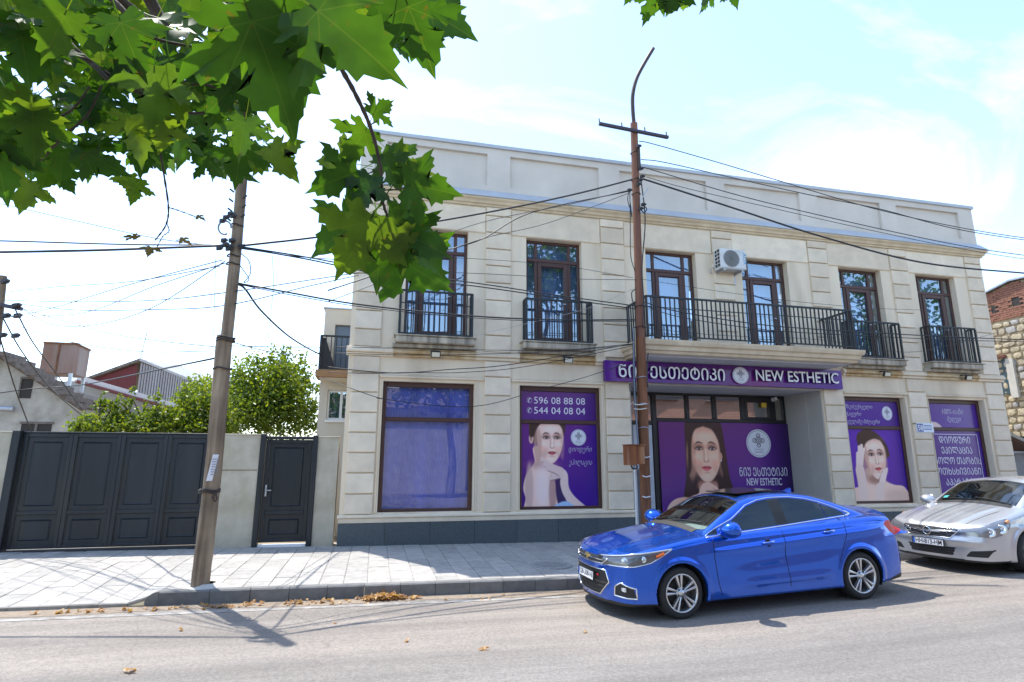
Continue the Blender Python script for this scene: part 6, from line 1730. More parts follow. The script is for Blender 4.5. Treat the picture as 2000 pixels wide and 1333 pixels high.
def smooth_poly(pts, n=5):
    Q = [Vector((p[0], p[1], 0)) for p in pts]; N = len(Q); out = []
    for i in range(N):
        a, b, c, d = Q[i-1], Q[i], Q[(i+1) % N], Q[(i+2) % N]
        for k in range(n):
            t = k/n; v = 0.5*((2*b)+(c-a)*t+(2*a-5*b+4*c-d)*t*t+(3*b-a-3*c+d)*t**3); out.append((v.x, v.y))
    return out
class Car:
    """regions: (name, material, axes, polygon, test) in order; the first that holds a face takes it"""
    def __init__(s, root, f, lo, hi, h, regions, base):
        s.root, s.f = root, f
        V, F = surface_nets(f, lo, hi, h)
        V = newton(f, V, 3)
        N = grad(f, V); N /= np.linalg.norm(N, axis=1)[:, None]+1e-9
        for (name, mt, axes, poly, test) in regions:                # pull the nearest vertices onto the panel edges
            i, j = axes; k = 3-i-j
            sd, qx, qz = poly_sd(poly, V[:, i], V[:, j])
            mk = (np.abs(sd) < h*0.55) & test(V, N) & (np.abs(N[:, k]) > 0.30)
            W = V[mk].copy(); W[:, i] = qx[mk]; W[:, j] = qz[mk]
            for _ in range(4):
                e = np.zeros(3); e[k] = 0.002
                v = f(*W.T); g = (f(*(W+e).T)-f(*(W-e).T))/0.004
                W[:, k] -= np.clip(v/np.where(np.abs(g) < 0.2, 0.2*np.sign(g)+1e-9, g), -0.02, 0.02)
            V[mk] = W
        N = grad(f, V); N /= np.linalg.norm(N, axis=1)[:, None]+1e-9
        C = V[F].mean(1); NC = N[F].mean(1)
        lab = np.full(len(F), -1)
        for r, (name, mt, axes, poly, test) in enumerate(regions):
            sd, _, _ = poly_sd(poly, C[:, axes[0]], C[:, axes[1]])
            mk = (lab < 0) & (sd < 0) & test(C, NC); lab[mk] = r
        s.obj = {}
        def make(name, mt, fa, parent):
            if len(fa) == 0: return None
            u, inv = np.unique(fa, return_inverse=True)
            me = bpy.data.meshes.new(name)
            me.from_pydata(V[u].tolist(), [], inv.reshape(fa.shape).tolist())
            me.materials.append(mt)
            me.polygons.foreach_set('use_smooth', [True]*len(me.polygons)); me.update()
            me.normals_split_custom_set_from_vertices([tuple(n_) for n_ in N[u]])
            return link(name, me, parent)
        s.body = make('body', base, F[lab < 0], root)
        for r, (name, mt, axes, poly, test) in enumerate(regions):
            fa = F[lab == r]
            cx = C[lab == r]
            groups = [fa]
            if len(fa) and name not in ('windscreen', 'rear_screen', 'sunroof', 'upper_grille', 'lower_grille', 'front_lip', 'rear_valance', 'bonnet'):
                groups = [fa[cx[:, 1] < 0], fa[cx[:, 1] >= 0]]
            for g_ in groups:
                o = make(name, mt, g_, root)
                if o is not None: s.obj.setdefault(name, []).append(o)
    def side(s, x, z, sg=-1, y0=0.3, y1=1.1):
        a, b = y0, y1
        for _ in range(40):
            m_ = (a+b)/2
            if s.f(np.array([x]), np.array([sg*m_]), np.array([z]))[0] < 0: a = m_
            else: b = m_
        return Vector((x, sg*(a+b)/2, z))
    def front(s, y, z, x0=-1.3, x1=0.3):
        a, b = x1, x0
        for _ in range(40):
            m_ = (a+b)/2
            if s.f(np.array([m_]), np.array([y]), np.array([z]))[0] < 0: a = m_
            else: b = m_
        return Vector(((a+b)/2, y, z))
    def top(s, x, y, z0=0.3, z1=1.7):
        a, b = z0, z1
        for _ in range(40):
            m_ = (a+b)/2
            if s.f(np.array([x]), np.array([y]), np.array([m_]))[0] < 0: a = m_
            else: b = m_
        return Vector((x, y, (a+b)/2))

def paint(name, col, metal=0.45, rough=0.30, flake=0.06):
    m = bpy.data.materials.new(name); m.use_nodes = True
    nt = m.node_tree; p = nt.nodes['Principled BSDF']; L = nt.links.new
    p.inputs['Metallic'].default_value = metal; p.inputs['Roughness'].default_value = rough
    p.inputs['Coat Weight'].default_value = 0.9; p.inputs['Coat Roughness'].default_value = 0.03
    tcn = nt.nodes.new('ShaderNodeTexCoord'); n = nt.nodes.new('ShaderNodeTexNoise'); n.inputs['Scale'].default_value = 260; n.inputs['Detail'].default_value = 2
    L(tcn.outputs['Object'], n.inputs['Vector'])
    r = nt.nodes.new('ShaderNodeMix'); r.data_type = 'RGBA'
    r.inputs[6].default_value = (*[c*(1-flake*3) for c in col], 1); r.inputs[7].default_value = (*[min(1, c*(1+flake*3)) for c in col], 1)
    L(n.outputs['Fac'], r.inputs[0])
    # dust low on the body
    sep = nt.nodes.new('ShaderNodeSeparateXYZ'); L(tcn.outputs['Object'], sep.inputs[0])
    mr_ = nt.nodes.new('ShaderNodeMapRange'); mr_.inputs[1].default_value = 0.55; mr_.inputs[2].default_value = 0.15; mr_.inputs[3].default_value = 0.0; mr_.inputs[4].default_value = 0.10
    L(sep.outputs['Z'], mr_.inputs[0])
    n2 = nt.nodes.new('ShaderNodeTexNoise'); n2.inputs['Scale'].default_value = 7; n2.inputs['Detail'].default_value = 6; L(tcn.outputs['Object'], n2.inputs['Vector'])
    mu = nt.nodes.new('ShaderNodeMath'); mu.operation = 'MULTIPLY'; L(mr_.outputs[0], mu.inputs[0]); L(n2.outputs['Fac'], mu.inputs[1])
    d = nt.nodes.new('ShaderNodeMix'); d.data_type = 'RGBA'; d.inputs[7].default_value = (0.30, 0.27, 0.23, 1)
    L(mu.outputs[0], d.inputs[0]); L(r.outputs[2], d.inputs[6]); L(d.outputs[2], p.inputs['Base Color'])
    return m
BLUE = paint('metallic blue paint', (0.0, 0.100, 0.62), 0.70, 0.15)
SILVER = paint('metallic silver paint', (0.52, 0.53, 0.55), 0.58, 0.30, 0.04)
CHROME = mat('chrome', (0.80, 0.81, 0.83), 0.12, metal=1.0)
SHADOWGAP = mat('dark panel gap', (0.004, 0.006, 0.014), 0.8)
TRIM = mat('black plastic trim', (0.014, 0.015, 0.017), 0.55)
TYRE = mat('tyre rubber', (0.022, 0.022, 0.023), 0.85, var=0.15, vscale=20)
ALLOY = mat('silver alloy', (0.62, 0.63, 0.65), 0.28, metal=0.85)
HUBDARK = mat('dark brake parts', (0.035, 0.034, 0.034), 0.6, metal=0.3)
CABIN = mat('dark cabin trim', (0.028, 0.028, 0.030), 0.8)
TINT = glass('tinted side glass', (0.06, 0.085, 0.10), 0.055, rcol=(0.75, 0.9, 1.0))
SCREEN = glass('windscreen glass', (0.62, 0.70, 0.68), 0.12)
LAMPG = glass('lamp lens', (0.80, 0.84, 0.88), 0.10)
LAMP_IN = mat('lamp housing', (0.16, 0.165, 0.18), 0.2, metal=0.7)
LAMP_CLEAR = mat('clear lamp housing', (0.27, 0.28, 0.30), 0.18, metal=0.6)
REDLAMP = mat('red lamp lens', (0.50, 0.006, 0.010), 0.35, spec=0.3)
AMBER = mat('amber lamp', (0.62, 0.13, 0.02), 0.2)
PLATE = mat('white number plate', (0.74, 0.74, 0.76), 0.4)
PLATE_B = mat('blue plate band', (0.02, 0.09, 0.42), 0.4)
INKB = mat('black plate ink', (0.02, 0.02, 0.02), 0.5)

def wheel(parent, c, r, rr, w, sg, alloy, steer=0.0, spokes=5, double=True):
    """c: centre of the outer face, sg: -1 outward is -y"""
    wt_ = bpy.data.objects.new('wheel', None); COL.objects.link(wt_); wt_.parent = parent; wt_.location = c; wt_.rotation_euler = (0, 0, steer)
    ax = Vector((0, sg, 0))
    b = MB()
    prof = [(rr*0.985, -0.012), (rr*1.02, 0.0), (rr+(r-rr)*0.35, 0.010), (rr+(r-rr)*0.70, 0.004), (r*0.965, -0.014), (r*0.992, -0.030), (r, -0.055), (r, -w*0.5), (r, -w+0.05), (r*0.99, -w+0.02), (r*0.9, -w), (rr, -w+0.01)]
    b.lathe(prof, (0, 0, 0), ax, 56)
    for k in range(56):                                           # tread blocks
        pass
    b.build('tyre', TYRE, wt_, smooth=True, local=True)
    b = MB()
    b.lathe([(rr*1.0, -0.006), (rr*0.985, 0.004), (rr*0.93, 0.0), (rr*0.90, -0.02), (rr*0.88, -0.10), (rr*0.9, -w+0.02)], (0, 0, 0), ax, 56)
    rim = b.build('rim', alloy, wt_, smooth=True, local=True)
    b = MB(); b.lathe([(0.001, -0.085), (rr*0.55, -0.085), (rr*0.66, -0.075), (rr*0.68, -0.075)], (0, 0, 0), ax, 40); b.lathe([(0.001, -0.11), (rr*0.88, -0.115)], (0, 0, 0), ax, 40)
    b.build('brake_disc', HUBDARK, wt_, local=True)
    for i in range(spokes):
        a0 = 2*math.pi*i/spokes+math.pi/2+0.12
        b = MB()
        offs = (-0.16, 0.16) if double else (0.0,)
        for of in offs:
            def sp(rad, ang, hh): return Vector((math.cos(ang)*rad, sg*hh, math.sin(ang)*rad))
            r0_, r1_ = rr*0.20, rr*0.945
            w0, w1 = (0.070, 0.078) if double else (0.16, 0.20)
            A0 = a0+of*1.25; A1 = a0+of*1.05
            n0, n1 = w0*rr/r0_*0.9, w1
            L_ = [sp(r0_, A0-n0/2, -0.016), sp(r0_, A0+n0/2, -0.016), sp(r1_, A1+n1, -0.004), sp(r1_, A1-n1, -0.004)]
            Mx = [sp(r0_, A0-n0/2, -0.05), sp(r0_, A0+n0/2, -0.05), sp(r1_, A1+n1*1.2, -0.045), sp(r1_, A1-n1*1.2, -0.045)]
            C0, C1 = sp(r0_, A0, -0.008), sp(r1_, A1, 0.001)
            b._add(L_+Mx+[C0, C1], [(0, 8, 9, 3), (8, 1, 2, 9), (0, 3, 7, 4), (1, 5, 6, 2), (2, 6, 7, 3, 9), (0, 4, 5, 1, 8)])
        b.build('spoke', alloy, rim, local=True)
    b = MB(); b.lathe([(0.001, 0.0), (rr*0.13, -0.001), (rr*0.15, -0.010), (rr*0.30, -0.014), (rr*0.31, -0.03)], (0, 0, 0), ax, 30); b.build('hub', alloy, rim, smooth=True, local=True)
    for i in range(5):
        a_ = 2*math.pi*(i+0.5)/5+math.pi/2+0.12
        b = MB(); b.lathe([(0.001, -0.004), (0.012, -0.005), (0.013, -0.016)], (math.cos(a_)*rr*0.245, 0, math.sin(a_)*rr*0.245), ax, 8); b.build('wheel_nut', HUBDARK, rim, local=True)
    return wt_
def plate(parent, c, ax, up, w, h, text, dot=False):
    """number plate: c centre, ax along the text, up"""
    ax = Vector(ax).normalized(); up = Vector(up).normalized(); nn = ax.cross(up).normalized()
    b = MB(); b.obox(c, ax*(w/2), up*(h/2), nn*0.004); pl = b.build('number_plate', PLATE, parent, local=True)
    b = MB()
    for s_, t_ in ((1, 0), (-1, 0), (0, 1), (0, -1)):
        if s_: b.obox(Vector(c)+ax*(s_*w/2), ax*0.006, up*(h/2+0.006), nn*0.007)
        else: b.obox(Vector(c)+up*(t_*h/2), ax*(w/2), up*0.006, nn*0.007)
    b.build('plate_frame', TRIM, pl, local=True)
    b = MB(); q = Vector(c)-ax*(w/2-0.024)+nn*0.0045; b.quad(q-ax*0.02-up*(h/2-0.008), q+ax*0.02-up*(h/2-0.008), q+ax*0.02+up*(h/2-0.008), q-ax*0.02+up*(h/2-0.008)); b.build('plate_band', PLATE_B, pl, fix=False, local=True)
    me = text_mesh(text, 0.1, 0, 0.0015)
    n = len(me.vertices); co = np.empty(n*3, np.float32); me.vertices.foreach_get('co', co); co = co.reshape(-1, 3)
    lo, hi = co.min(0), co.max(0); co = (co-lo)/np.maximum(hi-lo, 1e-6)
    W_, H_ = w-0.085, h*0.68
    o0 = Vector(c)-ax*(w/2-0.056)-up*(H_/2)+nn*0.0055
    new = [tuple(o0+ax*float(p[0]*W_)+up*float(p[1]*H_)) for p in co]
    me.vertices.foreach_set('co', np.array(new, np.float32).ravel()); me.materials.clear(); me.materials.append(INKB); me.update()
    link('plate_lettering', me, pl)
    return pl
def mirror_shape(parent, c, sg, s=1.0, base=BLUE):
    """door mirror: rounded shell, glass, foot"""
    b = MB(); n, m_ = 20, 12
    for i in range(m_+1):
        th = math.pi*i/m_
        for k in range(n):
            ph = 2*math.pi*k/n
            x = -math.cos(th)*0.095*(1.35 if math.cos(th) > 0 else 0.75); y = math.sin(th)*math.cos(ph)*0.135; z = math.sin(th)*math.sin(ph)*0.088
            y *= 1.0-0.12*(z/0.088)
            b.v.append((c[0]+x*s, c[1]+y*s, c[2]+z*s+0.02*(y/0.135)*(-sg)*-1))
    for i in range(m_):
        for k in range(n): b.f.append((i*n+k, i*n+(k+1) % n, (i+1)*n+(k+1) % n, (i+1)*n+k)); b.m.append(0)
    mo = b.build('door_mirror', base, parent, smooth=True, local=True)
    b = MB(); b.lathe([(0.001, 0.0), (0.085, 0.0), (0.09, -0.006)], (c[0]+0.072*s, c[1], c[2]), (1, 0, 0), 20); b.build('mirror_glass', CHROME, mo, local=True)
    b = MB(); b._add([(c[0]-0.06, c[1]-sg*0.05, c[2]-0.07), (c[0]+0.06, c[1]-sg*0.05, c[2]-0.07), (c[0]+0.07, c[1]-sg*0.17, c[2]-0.12), (c[0]-0.05, c[1]-sg*0.17, c[2]-0.12),
                     (c[0]-0.06, c[1]+sg*0.02, c[2]-0.03), (c[0]+0.06, c[1]+sg*0.02, c[2]-0.03), (c[0]+0.07, c[1]-sg*0.17, c[2]-0.06), (c[0]-0.05, c[1]-sg*0.17, c[2]-0.06)], [(3, 2, 1, 0), (4, 5, 6, 7), (0, 1, 5, 4), (1, 2, 6, 5), (2, 3, 7, 6), (3, 0, 4, 7)])
    b.build('mirror_foot', TRIM, mo, local=True)
    return mo

# ---- the blue saloon: x runs from the front axle to the rear
WBL = 2.79; HW = 0.895
def prof_fn(pts):
    xs_ = np.array([p[0] for p in pts]); zs_ = np.array([p[1] for p in pts])
    # smooth monotone-ish resampling of a polyline
    t = np.linspace(xs_[0], xs_[-1], 400)
    z = np.interp(t, xs_, zs_)
    k = np.hanning(25); k /= k.sum()
    zz = np.convolve(np.pad(z, 12, mode='edge'), k, 'valid')
    return lambda x: np.interp(x, t, zz)
b_hood = prof_fn([(-1.2, 0.55), (-0.98, 0.70), (-0.90, 0.775), (-0.70, 0.84), (-0.35, 0.925), (0.05, 0.985), (0.42, 1.03), (0.7, 1.03), (1.5, 1.06), (2.4, 1.10), (2.9, 1.13), (3.2, 1.135), (3.45, 1.115), (3.62, 1.09), (3.9, 1.05)])
b_belt = prof_fn([(-1.2, 0.62), (-0.9, 0.72), (-0.5, 0.84), (0.0, 0.905), (0.5, 0.945), (1.5, 1.005), (2.6, 1.085), (3.1, 1.09), (3.6, 1.05), (3.9, 1.02)])
b_roof = prof_fn([(0.0, 0.78), (0.30, 0.98), (0.42, 1.05), (0.8, 1.24), (1.12, 1.385), (1.35, 1.435), (1.7, 1.46), (2.05, 1.455), (2.35, 1.42), (2.65, 1.34), (2.95, 1.235), (3.25, 1.125), (3.5, 1.03), (3.8, 0.9)])
b_wt = prof_fn([(-1.2, 0.55), (-0.95, 0.70), (-0.75, 0.80), (-0.5, 0.865), (-0.2, 0.892), (0.2, 0.895), (1.5, 0.893), (2.6, 0.897), (3.0, 0.885), (3.3, 0.855), (3.55, 0.80), (3.75, 0.72), (3.9, 0.6)])
ARCH_R = 0.355; WZ = 0.312
def f_blue(x, y, z):
    ya = np.abs(y)
    belt = b_belt(x)
    W = b_wt(x)
    tt = (z-0.60)
    side = W-0.10*np.clip(tt, 0, 1)**2*2.2-0.16*np.clip(0.42-z, 0, 1)**1.5
    # shoulder crease rising to the rear, scooped door below it
    cz = 0.735+0.055*x
    side = side+0.016*np.exp(-((z-cz)/0.045)**2)*np.clip((x-0.2)/0.5, 0, 1)*np.clip((3.4-x)/0.5, 0, 1)-0.020*np.exp(-((z-cz+0.16)/0.10)**2)*np.clip((x-0.5)/0.6, 0, 1)*np.clip((2.6-x)/0.5, 0, 1)
    side = side+0.014*np.exp(-((z-0.34-0.02*x)/0.05)**2)*np.clip((x-0.7)/0.4, 0, 1)*np.clip((2.4-x)/0.3, 0, 1)
    # wheel arch flares
    for cx in (0.0, WBL):
        rr_ = np.hypot(x-cx, z-WZ)
        side = side+0.018*np.exp(-((rr_-ARCH_R-0.02)/0.05)**2)*(z > 0.15)
    low_s = ya-side
    crown = 0.055*(ya/0.85)**2
    hood = b_hood(x)
    ridge = 0.012*np.exp(-((ya-0.50-0.05*x)/0.07)**2)*np.clip((0.45-x)/0.4, 0, 1)
    low_t = z-(hood-crown*1.3+ridge)
    xf = -0.90+0.25*(ya/0.85)**2.4+0.12*np.clip(z-0.62, 0, 1)+0.50*np.clip(z-0.70, 0, 1)**1.2+0.10*np.clip(0.34-z, 0, 1)
    xr = 3.70-0.16*(ya/0.85)**2.6-0.22*np.clip(z-0.82, -0.2, 1)-0.10*np.clip(0.45-z, 0, 1)
    bot = 0.185-0.02*np.clip(-x-0.4, 0, 1)+0.06*np.clip(x-3.0, 0, 1)
    low = smax(low_s, low_t, 0.075)
    low = smax(low, (xf-x)*0.9, 0.08); low = smax(low, (x-xr)*0.9, 0.06); low = smax(low, bot-z, 0.03)
    zr = b_roof(x)-0.045*(ya/0.6)**2
    wg = 0.815-0.44*np.clip(z-0.93, -0.3, 1)-0.10*np.clip(z-1.20, 0, 1)-0.05*np.clip(x-2.3, 0, 2)**1.5
    up = smax((ya-wg)*0.92, (z-zr)*0.88, 0.07); up = smax(up, 0.8-z, 0.02)
    d = smin(low, up, 0.028)
    # lamp and grille hollows
    for cx in (0.0, WBL):
        cyl = smax(np.hypot(x-cx, z-WZ)-ARCH_R, 0.60-ya, 0.01)
        d = smax(d, -cyl, 0.012)
    return d
blue = thing('blue_car', 'bright blue saloon car parked at the kerb in front of the purple entrance', 'car')
fw = Vector((3.844, 6.908, 0)); rw = Vector((6.635, 6.99, 0))
ang = math.atan2(rw.y-fw.y, rw.x-fw.x)
pit = -math.atan2(-0.170+0.248, (rw-fw).length)
nv = Vector((-math.sin(ang), math.cos(ang), 0))
cc = fw+nv*HW
blue.location = (cc.x, cc.y, -0.248)
blue.rotation_euler = Matrix.Rotation(ang, 4, 'Z').__matmul__(Matrix.Rotation(pit, 4, 'Y')).to_euler()
lat = lambda C, N: np.abs(N[:, 1]) > 0.35
sidewin = lambda C, N: (np.abs(C[:, 1]) > 0.45) & (np.abs(N[:, 1]) > 0.45) & (C[:, 2] > 0.9)
Z_ = lambda x: 0.945+0.062*(x-0.4)
front_glass = [(0.66, 0.975), (0.90, 1.125), (1.20, 1.285), (1.42, 1.345), (1.575, 1.365), (1.575, 1.030)]
quarter_f = [(0.44, 0.965), (0.63, 0.972), (0.63, 1.06), (0.56, 1.02)]
rear_glass = [(1.765, 1.040), (1.765, 1.372), (1.95, 1.368), (2.20, 1.335), (2.40, 1.285), (2.43, 1.088)]
quarter_r = [(2.455, 1.092), (2.425, 1.272), (2.62, 1.205), (2.76, 1.138), (2.78, 1.112)]
pillar = [(1.578, 1.030), (1.578, 1.365), (1.762, 1.372), (1.762, 1.040)]
wscr = [(-0.70, 0.50), (-0.60, 0.44), (0.60, 0.44), (0.70, 0.50), (0.585, 1.13), (0.3, 1.17), (-0.3, 1.17), (-0.585, 1.13)]
wscr = [(p[1], p[0]) for p in wscr]
rscr = [(2.42, -0.50), (3.02, -0.60), (3.02, 0.60), (2.42, 0.50)]
frontz = lambda C, N: (N[:, 0] < -0.3) & (C[:, 0] < -0.3)
head = [(-1.0, 0.665), (-0.93, 0.735), (-0.60, 0.792), (-0.10, 0.842), (-0.24, 0.77), (-0.40, 0.695), (-0.62, 0.655), (-0.85, 0.645)]
fdoor = [(0.52, 0.93), (1.575, 1.005), (1.575, 0.5), (1.60, 0.275), (0.56, 0.25), (0.50, 0.55)]
rdoor = [(1.59, 1.005), (2.615, 1.075), (2.585, 0.86), (2.50, 0.68), (2.40, 0.52), (2.33, 0.275), (1.615, 0.275), (1.59, 0.5)]
regs = [
 ('quarter_glass', TINT, (0, 2), quarter_f, sidewin),
 ('door_glass', TINT, (0, 2), front_glass, sidewin),
 ('door_glass', TINT, (0, 2), rear_glass, sidewin),
 ('quarter_glass', TINT, (0, 2), quarter_r, sidewin),
 ('pillar_trim', TRIM, (0, 2), pillar, sidewin),
 ('windscreen', SCREEN, (0, 1), wscr, lambda C, N: (N[:, 2] > 0.3) & (C[:, 2] > 1.0)),
 ('rear_screen', TINT, (0, 1), rscr, lambda C, N: (N[:, 2] > 0.3) & (C[:, 2] > 1.12)),
 ('sunroof', mat('black sunroof glass', (0.010, 0.011, 0.013), 0.05, spec=0.8), (0, 1), [(1.22, -0.40), (2.05, -0.40), (2.05, 0.40), (1.22, 0.40)], lambda C, N: (N[:, 2] > 0.7) & (C[:, 2] > 1.2)),
 ('headlight', LAMP_IN, (0, 2), head, lambda C, N: (np.abs(C[:, 1]) > 0.40) & (C[:, 0] < 0.0)),
 ('taillight', REDLAMP, (0, 2), [(3.33, 0.95), (3.40, 1.01), (3.66, 0.985), (3.72, 0.86), (3.52, 0.80), (3.42, 0.86)], lambda C, N: (np.abs(C[:, 1]) > 0.42) & (C[:, 0] > 3)),
 ('upper_grille', TRIM, (1, 2), [(-0.40, 0.655), (0.40, 0.655), (0.50, 0.715), (0.44, 0.735), (-0.44, 0.735), (-0.50, 0.715)], frontz),
 ('lower_grille', TRIM, (1, 2), [(-0.33, 0.27), (0.33, 0.27), (0.52, 0.44), (0.47, 0.575), (-0.47, 0.575), (-0.52, 0.44)], frontz),
 ('fog_recess', TRIM, (1, 2), [(0.60, 0.30), (0.83, 0.28), (0.82, 0.40), (0.70, 0.455), (0.62, 0.41)], lambda C, N: (C[:, 0] < -0.40)),
 ('fog_recess', TRIM, (1, 2), [(-0.60, 0.30), (-0.83, 0.28), (-0.82, 0.40), (-0.70, 0.455), (-0.62, 0.41)], lambda C, N: (C[:, 0] < -0.40)),
 ('front_lip', TRIM, (0, 2), [(-1.3, 0.1), (-1.3, 0.235), (-0.30, 0.215), (-0.30, 0.1)], lambda C, N: C[:, 0] < -0.3),
 ('rear_valance', TRIM, (0, 2), [(3.3, 0.1), (3.9, 0.1), (3.9, 0.50), (3.68, 0.50), (3.60, 0.30), (3.3, 0.24)], lambda C, N: C[:, 0] > 3.2),
 ('front_door', BLUE, (0, 2), fdoor, lambda C, N: (np.abs(N[:, 1]) > 0.4) & (np.abs(C[:, 1]) > 0.6)),
 ('rear_door', BLUE, (0, 2), rdoor, lambda C, N: (np.abs(N[:, 1]) > 0.4) & (np.abs(C[:, 1]) > 0.6)),
]
car = Car(blue, f_blue, (-1.08, -0.96, 0.12), (3.82, 0.96, 1.52), 0.022, regs, BLUE)
nearside = lambda lst: [o for o in lst if min(v.co.y for v in o.data.vertices) < 0][0]
def seam(name, pts, r, mt, parent, sgs=(-1, 1), lift=0.0, n=6):
    for sg in sgs:
        P_ = [car.side(p[0], p[1], sg) for p in pts]
        P_ = [Vector((p.x, p.y+sg*lift, p.z)) for p in P_]
        b = MB(); b.tube(P_, r, n); b.build(name, mt, parent, smooth=True, local=True)
def dens(pts, n=8):
    out = []
    for i in range(len(pts)-1):
        for k in range(n): t = k/n; out.append((pts[i][0]*(1-t)+pts[i+1][0]*t, pts[i][1]*(1-t)+pts[i+1][1]*t))
    out.append(pts[-1]); return out
seam('panel_gap', dens([(0.50, 0.925), (0.49, 0.7), (0.52, 0.4), (0.56, 0.25)]), 0.0045, SHADOWGAP, car.body)
seam('panel_gap', dens([(1.583, 1.02), (1.583, 0.5), (1.605, 0.275)]), 0.0045, SHADOWGAP, car.body)
seam('panel_gap', dens([(2.62, 1.08), (2.595, 0.86), (2.51, 0.68), (2.42, 0.53)]), 0.004, SHADOWGAP, car.body)
seam('chrome_strip', dens([(0.42, 0.948), (1.0, 0.982), (1.6, 1.018), (2.2, 1.060), (2.78, 1.098)]), 0.009, CHROME, car.body, lift=0.002)
seam('chrome_strip', dens([(2.78, 1.098), (2.86, 1.125), (2.80, 1.150)], 4), 0.014, CHROME, car.body, lift=0.002)
seam('window_trim', dens([(0.43, 0.96), (0.66, 1.06), (0.90, 1.145), (1.20, 1.305), (1.42, 1.362), (1.62, 1.385), (1.95, 1.385), (2.20, 1.352), (2.42, 1.297), (2.62, 1.225), (2.80, 1.150)]), 0.007, CHROME, car.body, lift=0.001)
seam('glass_divider', dens([(2.443, 1.088), (2.413, 1.28)]), 0.008, TRIM, car.body)
seam('bonnet_gap', dens([(0.36, 0.975), (0.0, 0.93), (-0.4, 0.86)]), 0.004, SHADOWGAP, car.body)
# headlight innards and lens edge
for sg in (-1, 1):
    hl = [o for o in car.obj['headlight'] if np.sign(o.data.vertices[0].co.y) == sg][0]
    P_ = [car.side(x, z, sg) for x, z in dens([(-0.86, 0.742), (-0.60, 0.795), (-0.10, 0.842)])]
    b = MB(); b.tube([p+Vector((-0.004, sg*0.004, 0.002)) for p in P_], 0.011, 6); b.build('light_bar', CHROME, hl, smooth=True, local=True)
    P_ = [car.side(x, z, sg) for x, z in dens([(-0.10, 0.842), (-0.24, 0.77), (-0.40, 0.695), (-0.62, 0.655), (-0.84, 0.648)])]
    b = MB(); b.tube([p+Vector((-0.002, sg*0.002, 0)) for p in P_], 0.007, 6); b.build('lens_rim', CHROME, hl, smooth=True, local=True)
    for (x, z, r_) in ((-0.70, 0.715, 0.038), (-0.50, 0.74, 0.032)):
        c = car.side(x, z, sg); b = MB(); b.lathe([(0.001, 0.012), (r_*0.6, 0.010), (r_, 0.0), (r_*1.15, 0.004), (r_*1.2, -0.01)], c, Vector((-0.75, sg*0.65, 0.1)), 18)
        b.build('projector', mat('projector glass', (0.45, 0.50, 0.56), 0.08, metal=0.8), hl, smooth=True, local=True)
    P_ = [car.side(x, z, sg) for x, z in dens([(-0.33, 0.765), (-0.22, 0.80)], 3)]
    b = MB(); b.tube([p+Vector((-0.003, sg*0.004, 0)) for p in P_], 0.020, 6); b.build('side_marker', AMBER, hl, local=True)
    # fog recess rim and lamp
    fr_ = [(0.60, 0.30), (0.83, 0.28), (0.835, 0.40), (0.70, 0.46), (0.615, 0.41)]
    pts = [car.front(sg*y, z) for y, z in dens(fr_+[fr_[0]], 4)]
    b = MB(); b.tube([p+Vector((-0.004, 0, 0)) for p in pts], 0.010, 6, False); b.build('fog_lamp_rim', CHROME, car.body, smooth=True, local=True)
    c = car.front(sg*0.72, 0.385); b = MB(); b.obox(c+Vector((0.0, 0, 0)), (0.012, 0, 0), (0.03*sg*0, 0.065, 0), (0, 0, 0.02)); b.build('fog_lamp', mat('clear lamp', (0.70, 0.72, 0.74), 0.15, metal=0.4), car.body, local=True)
# grilles
pts = [car.front(y, z)+Vector((-0.004, 0, 0)) for y, z in dens([(-0.50, 0.715), (-0.40, 0.652), (0.0, 0.645), (0.40, 0.652), (0.50, 0.715)], 6)]
b = MB(); b.tube(pts, 0.010, 6); b.build('grille_chrome', CHROME, car.obj['upper_grille'][0], smooth=True, local=True)
pts = [car.front(y, 0.692)+Vector((-0.003, 0, 0)) for y in np.linspace(-0.42, 0.42, 12)]
b = MB(); b.tube(pts, 0.006, 5); b.build('grille_bar', CHROME, car.obj['upper_grille'][0], local=True)
fr_ = [(-0.33, 0.27), (0.33, 0.27), (0.52, 0.44), (0.47, 0.575), (-0.47, 0.575), (-0.52, 0.44), (-0.33, 0.27)]
pts = [car.front(y, z)+Vector((-0.004, 0, 0)) for y, z in dens(fr_, 6)]
b = MB(); b.tube(pts, 0.010, 6, False); b.build('grille_chrome', CHROME, car.obj['lower_grille'][0], smooth=True, local=True)
for z in (0.32, 0.37, 0.42, 0.54):
    hw_ = 0.33+(z-0.27)*1.1 if z < 0.44 else 0.49
    b = MB(); b.tube([car.front(y, z)+Vector((-0.002, 0, 0)) for y in np.linspace(-hw_+0.02, hw_-0.02, 10)], 0.007, 5); b.build('grille_bar', mat('dark grille bar', (0.03, 0.03, 0.032), 0.4), car.obj['lower_grille'][0], local=True)
c = car.front(0.0, 0.70)+Vector((-0.016, 0, 0.0))
GOLD = mat('gold badge', (0.72, 0.50, 0.14), 0.25, metal=0.8)
bt = [(-0.085, -0.012), (-0.03, -0.012), (-0.026, -0.034), (0.026, -0.034), (0.03, -0.012), (0.085, -0.012), (0.078, 0.016), (0.03, 0.016), (0.026, 0.034), (-0.026, 0.034), (-0.03, 0.016), (-0.078, 0.016)]
b = MB(); b.prism(bt, lambda p, k: (c.x+(0.012 if k else 0)+abs(p[0])*0.15, p[0], c.z+p[1])); bw = b.build('badge', GOLD, car.body, local=True)
b = MB(); b.prism([(p[0]*1.12, p[1]*1.22) for p in bt], lambda p, k: (c.x+(0.014 if k else 0.004)+abs(p[0])*0.15, p[0], c.z+p[1])); b.build('badge_rim', CHROME, bw, local=True)
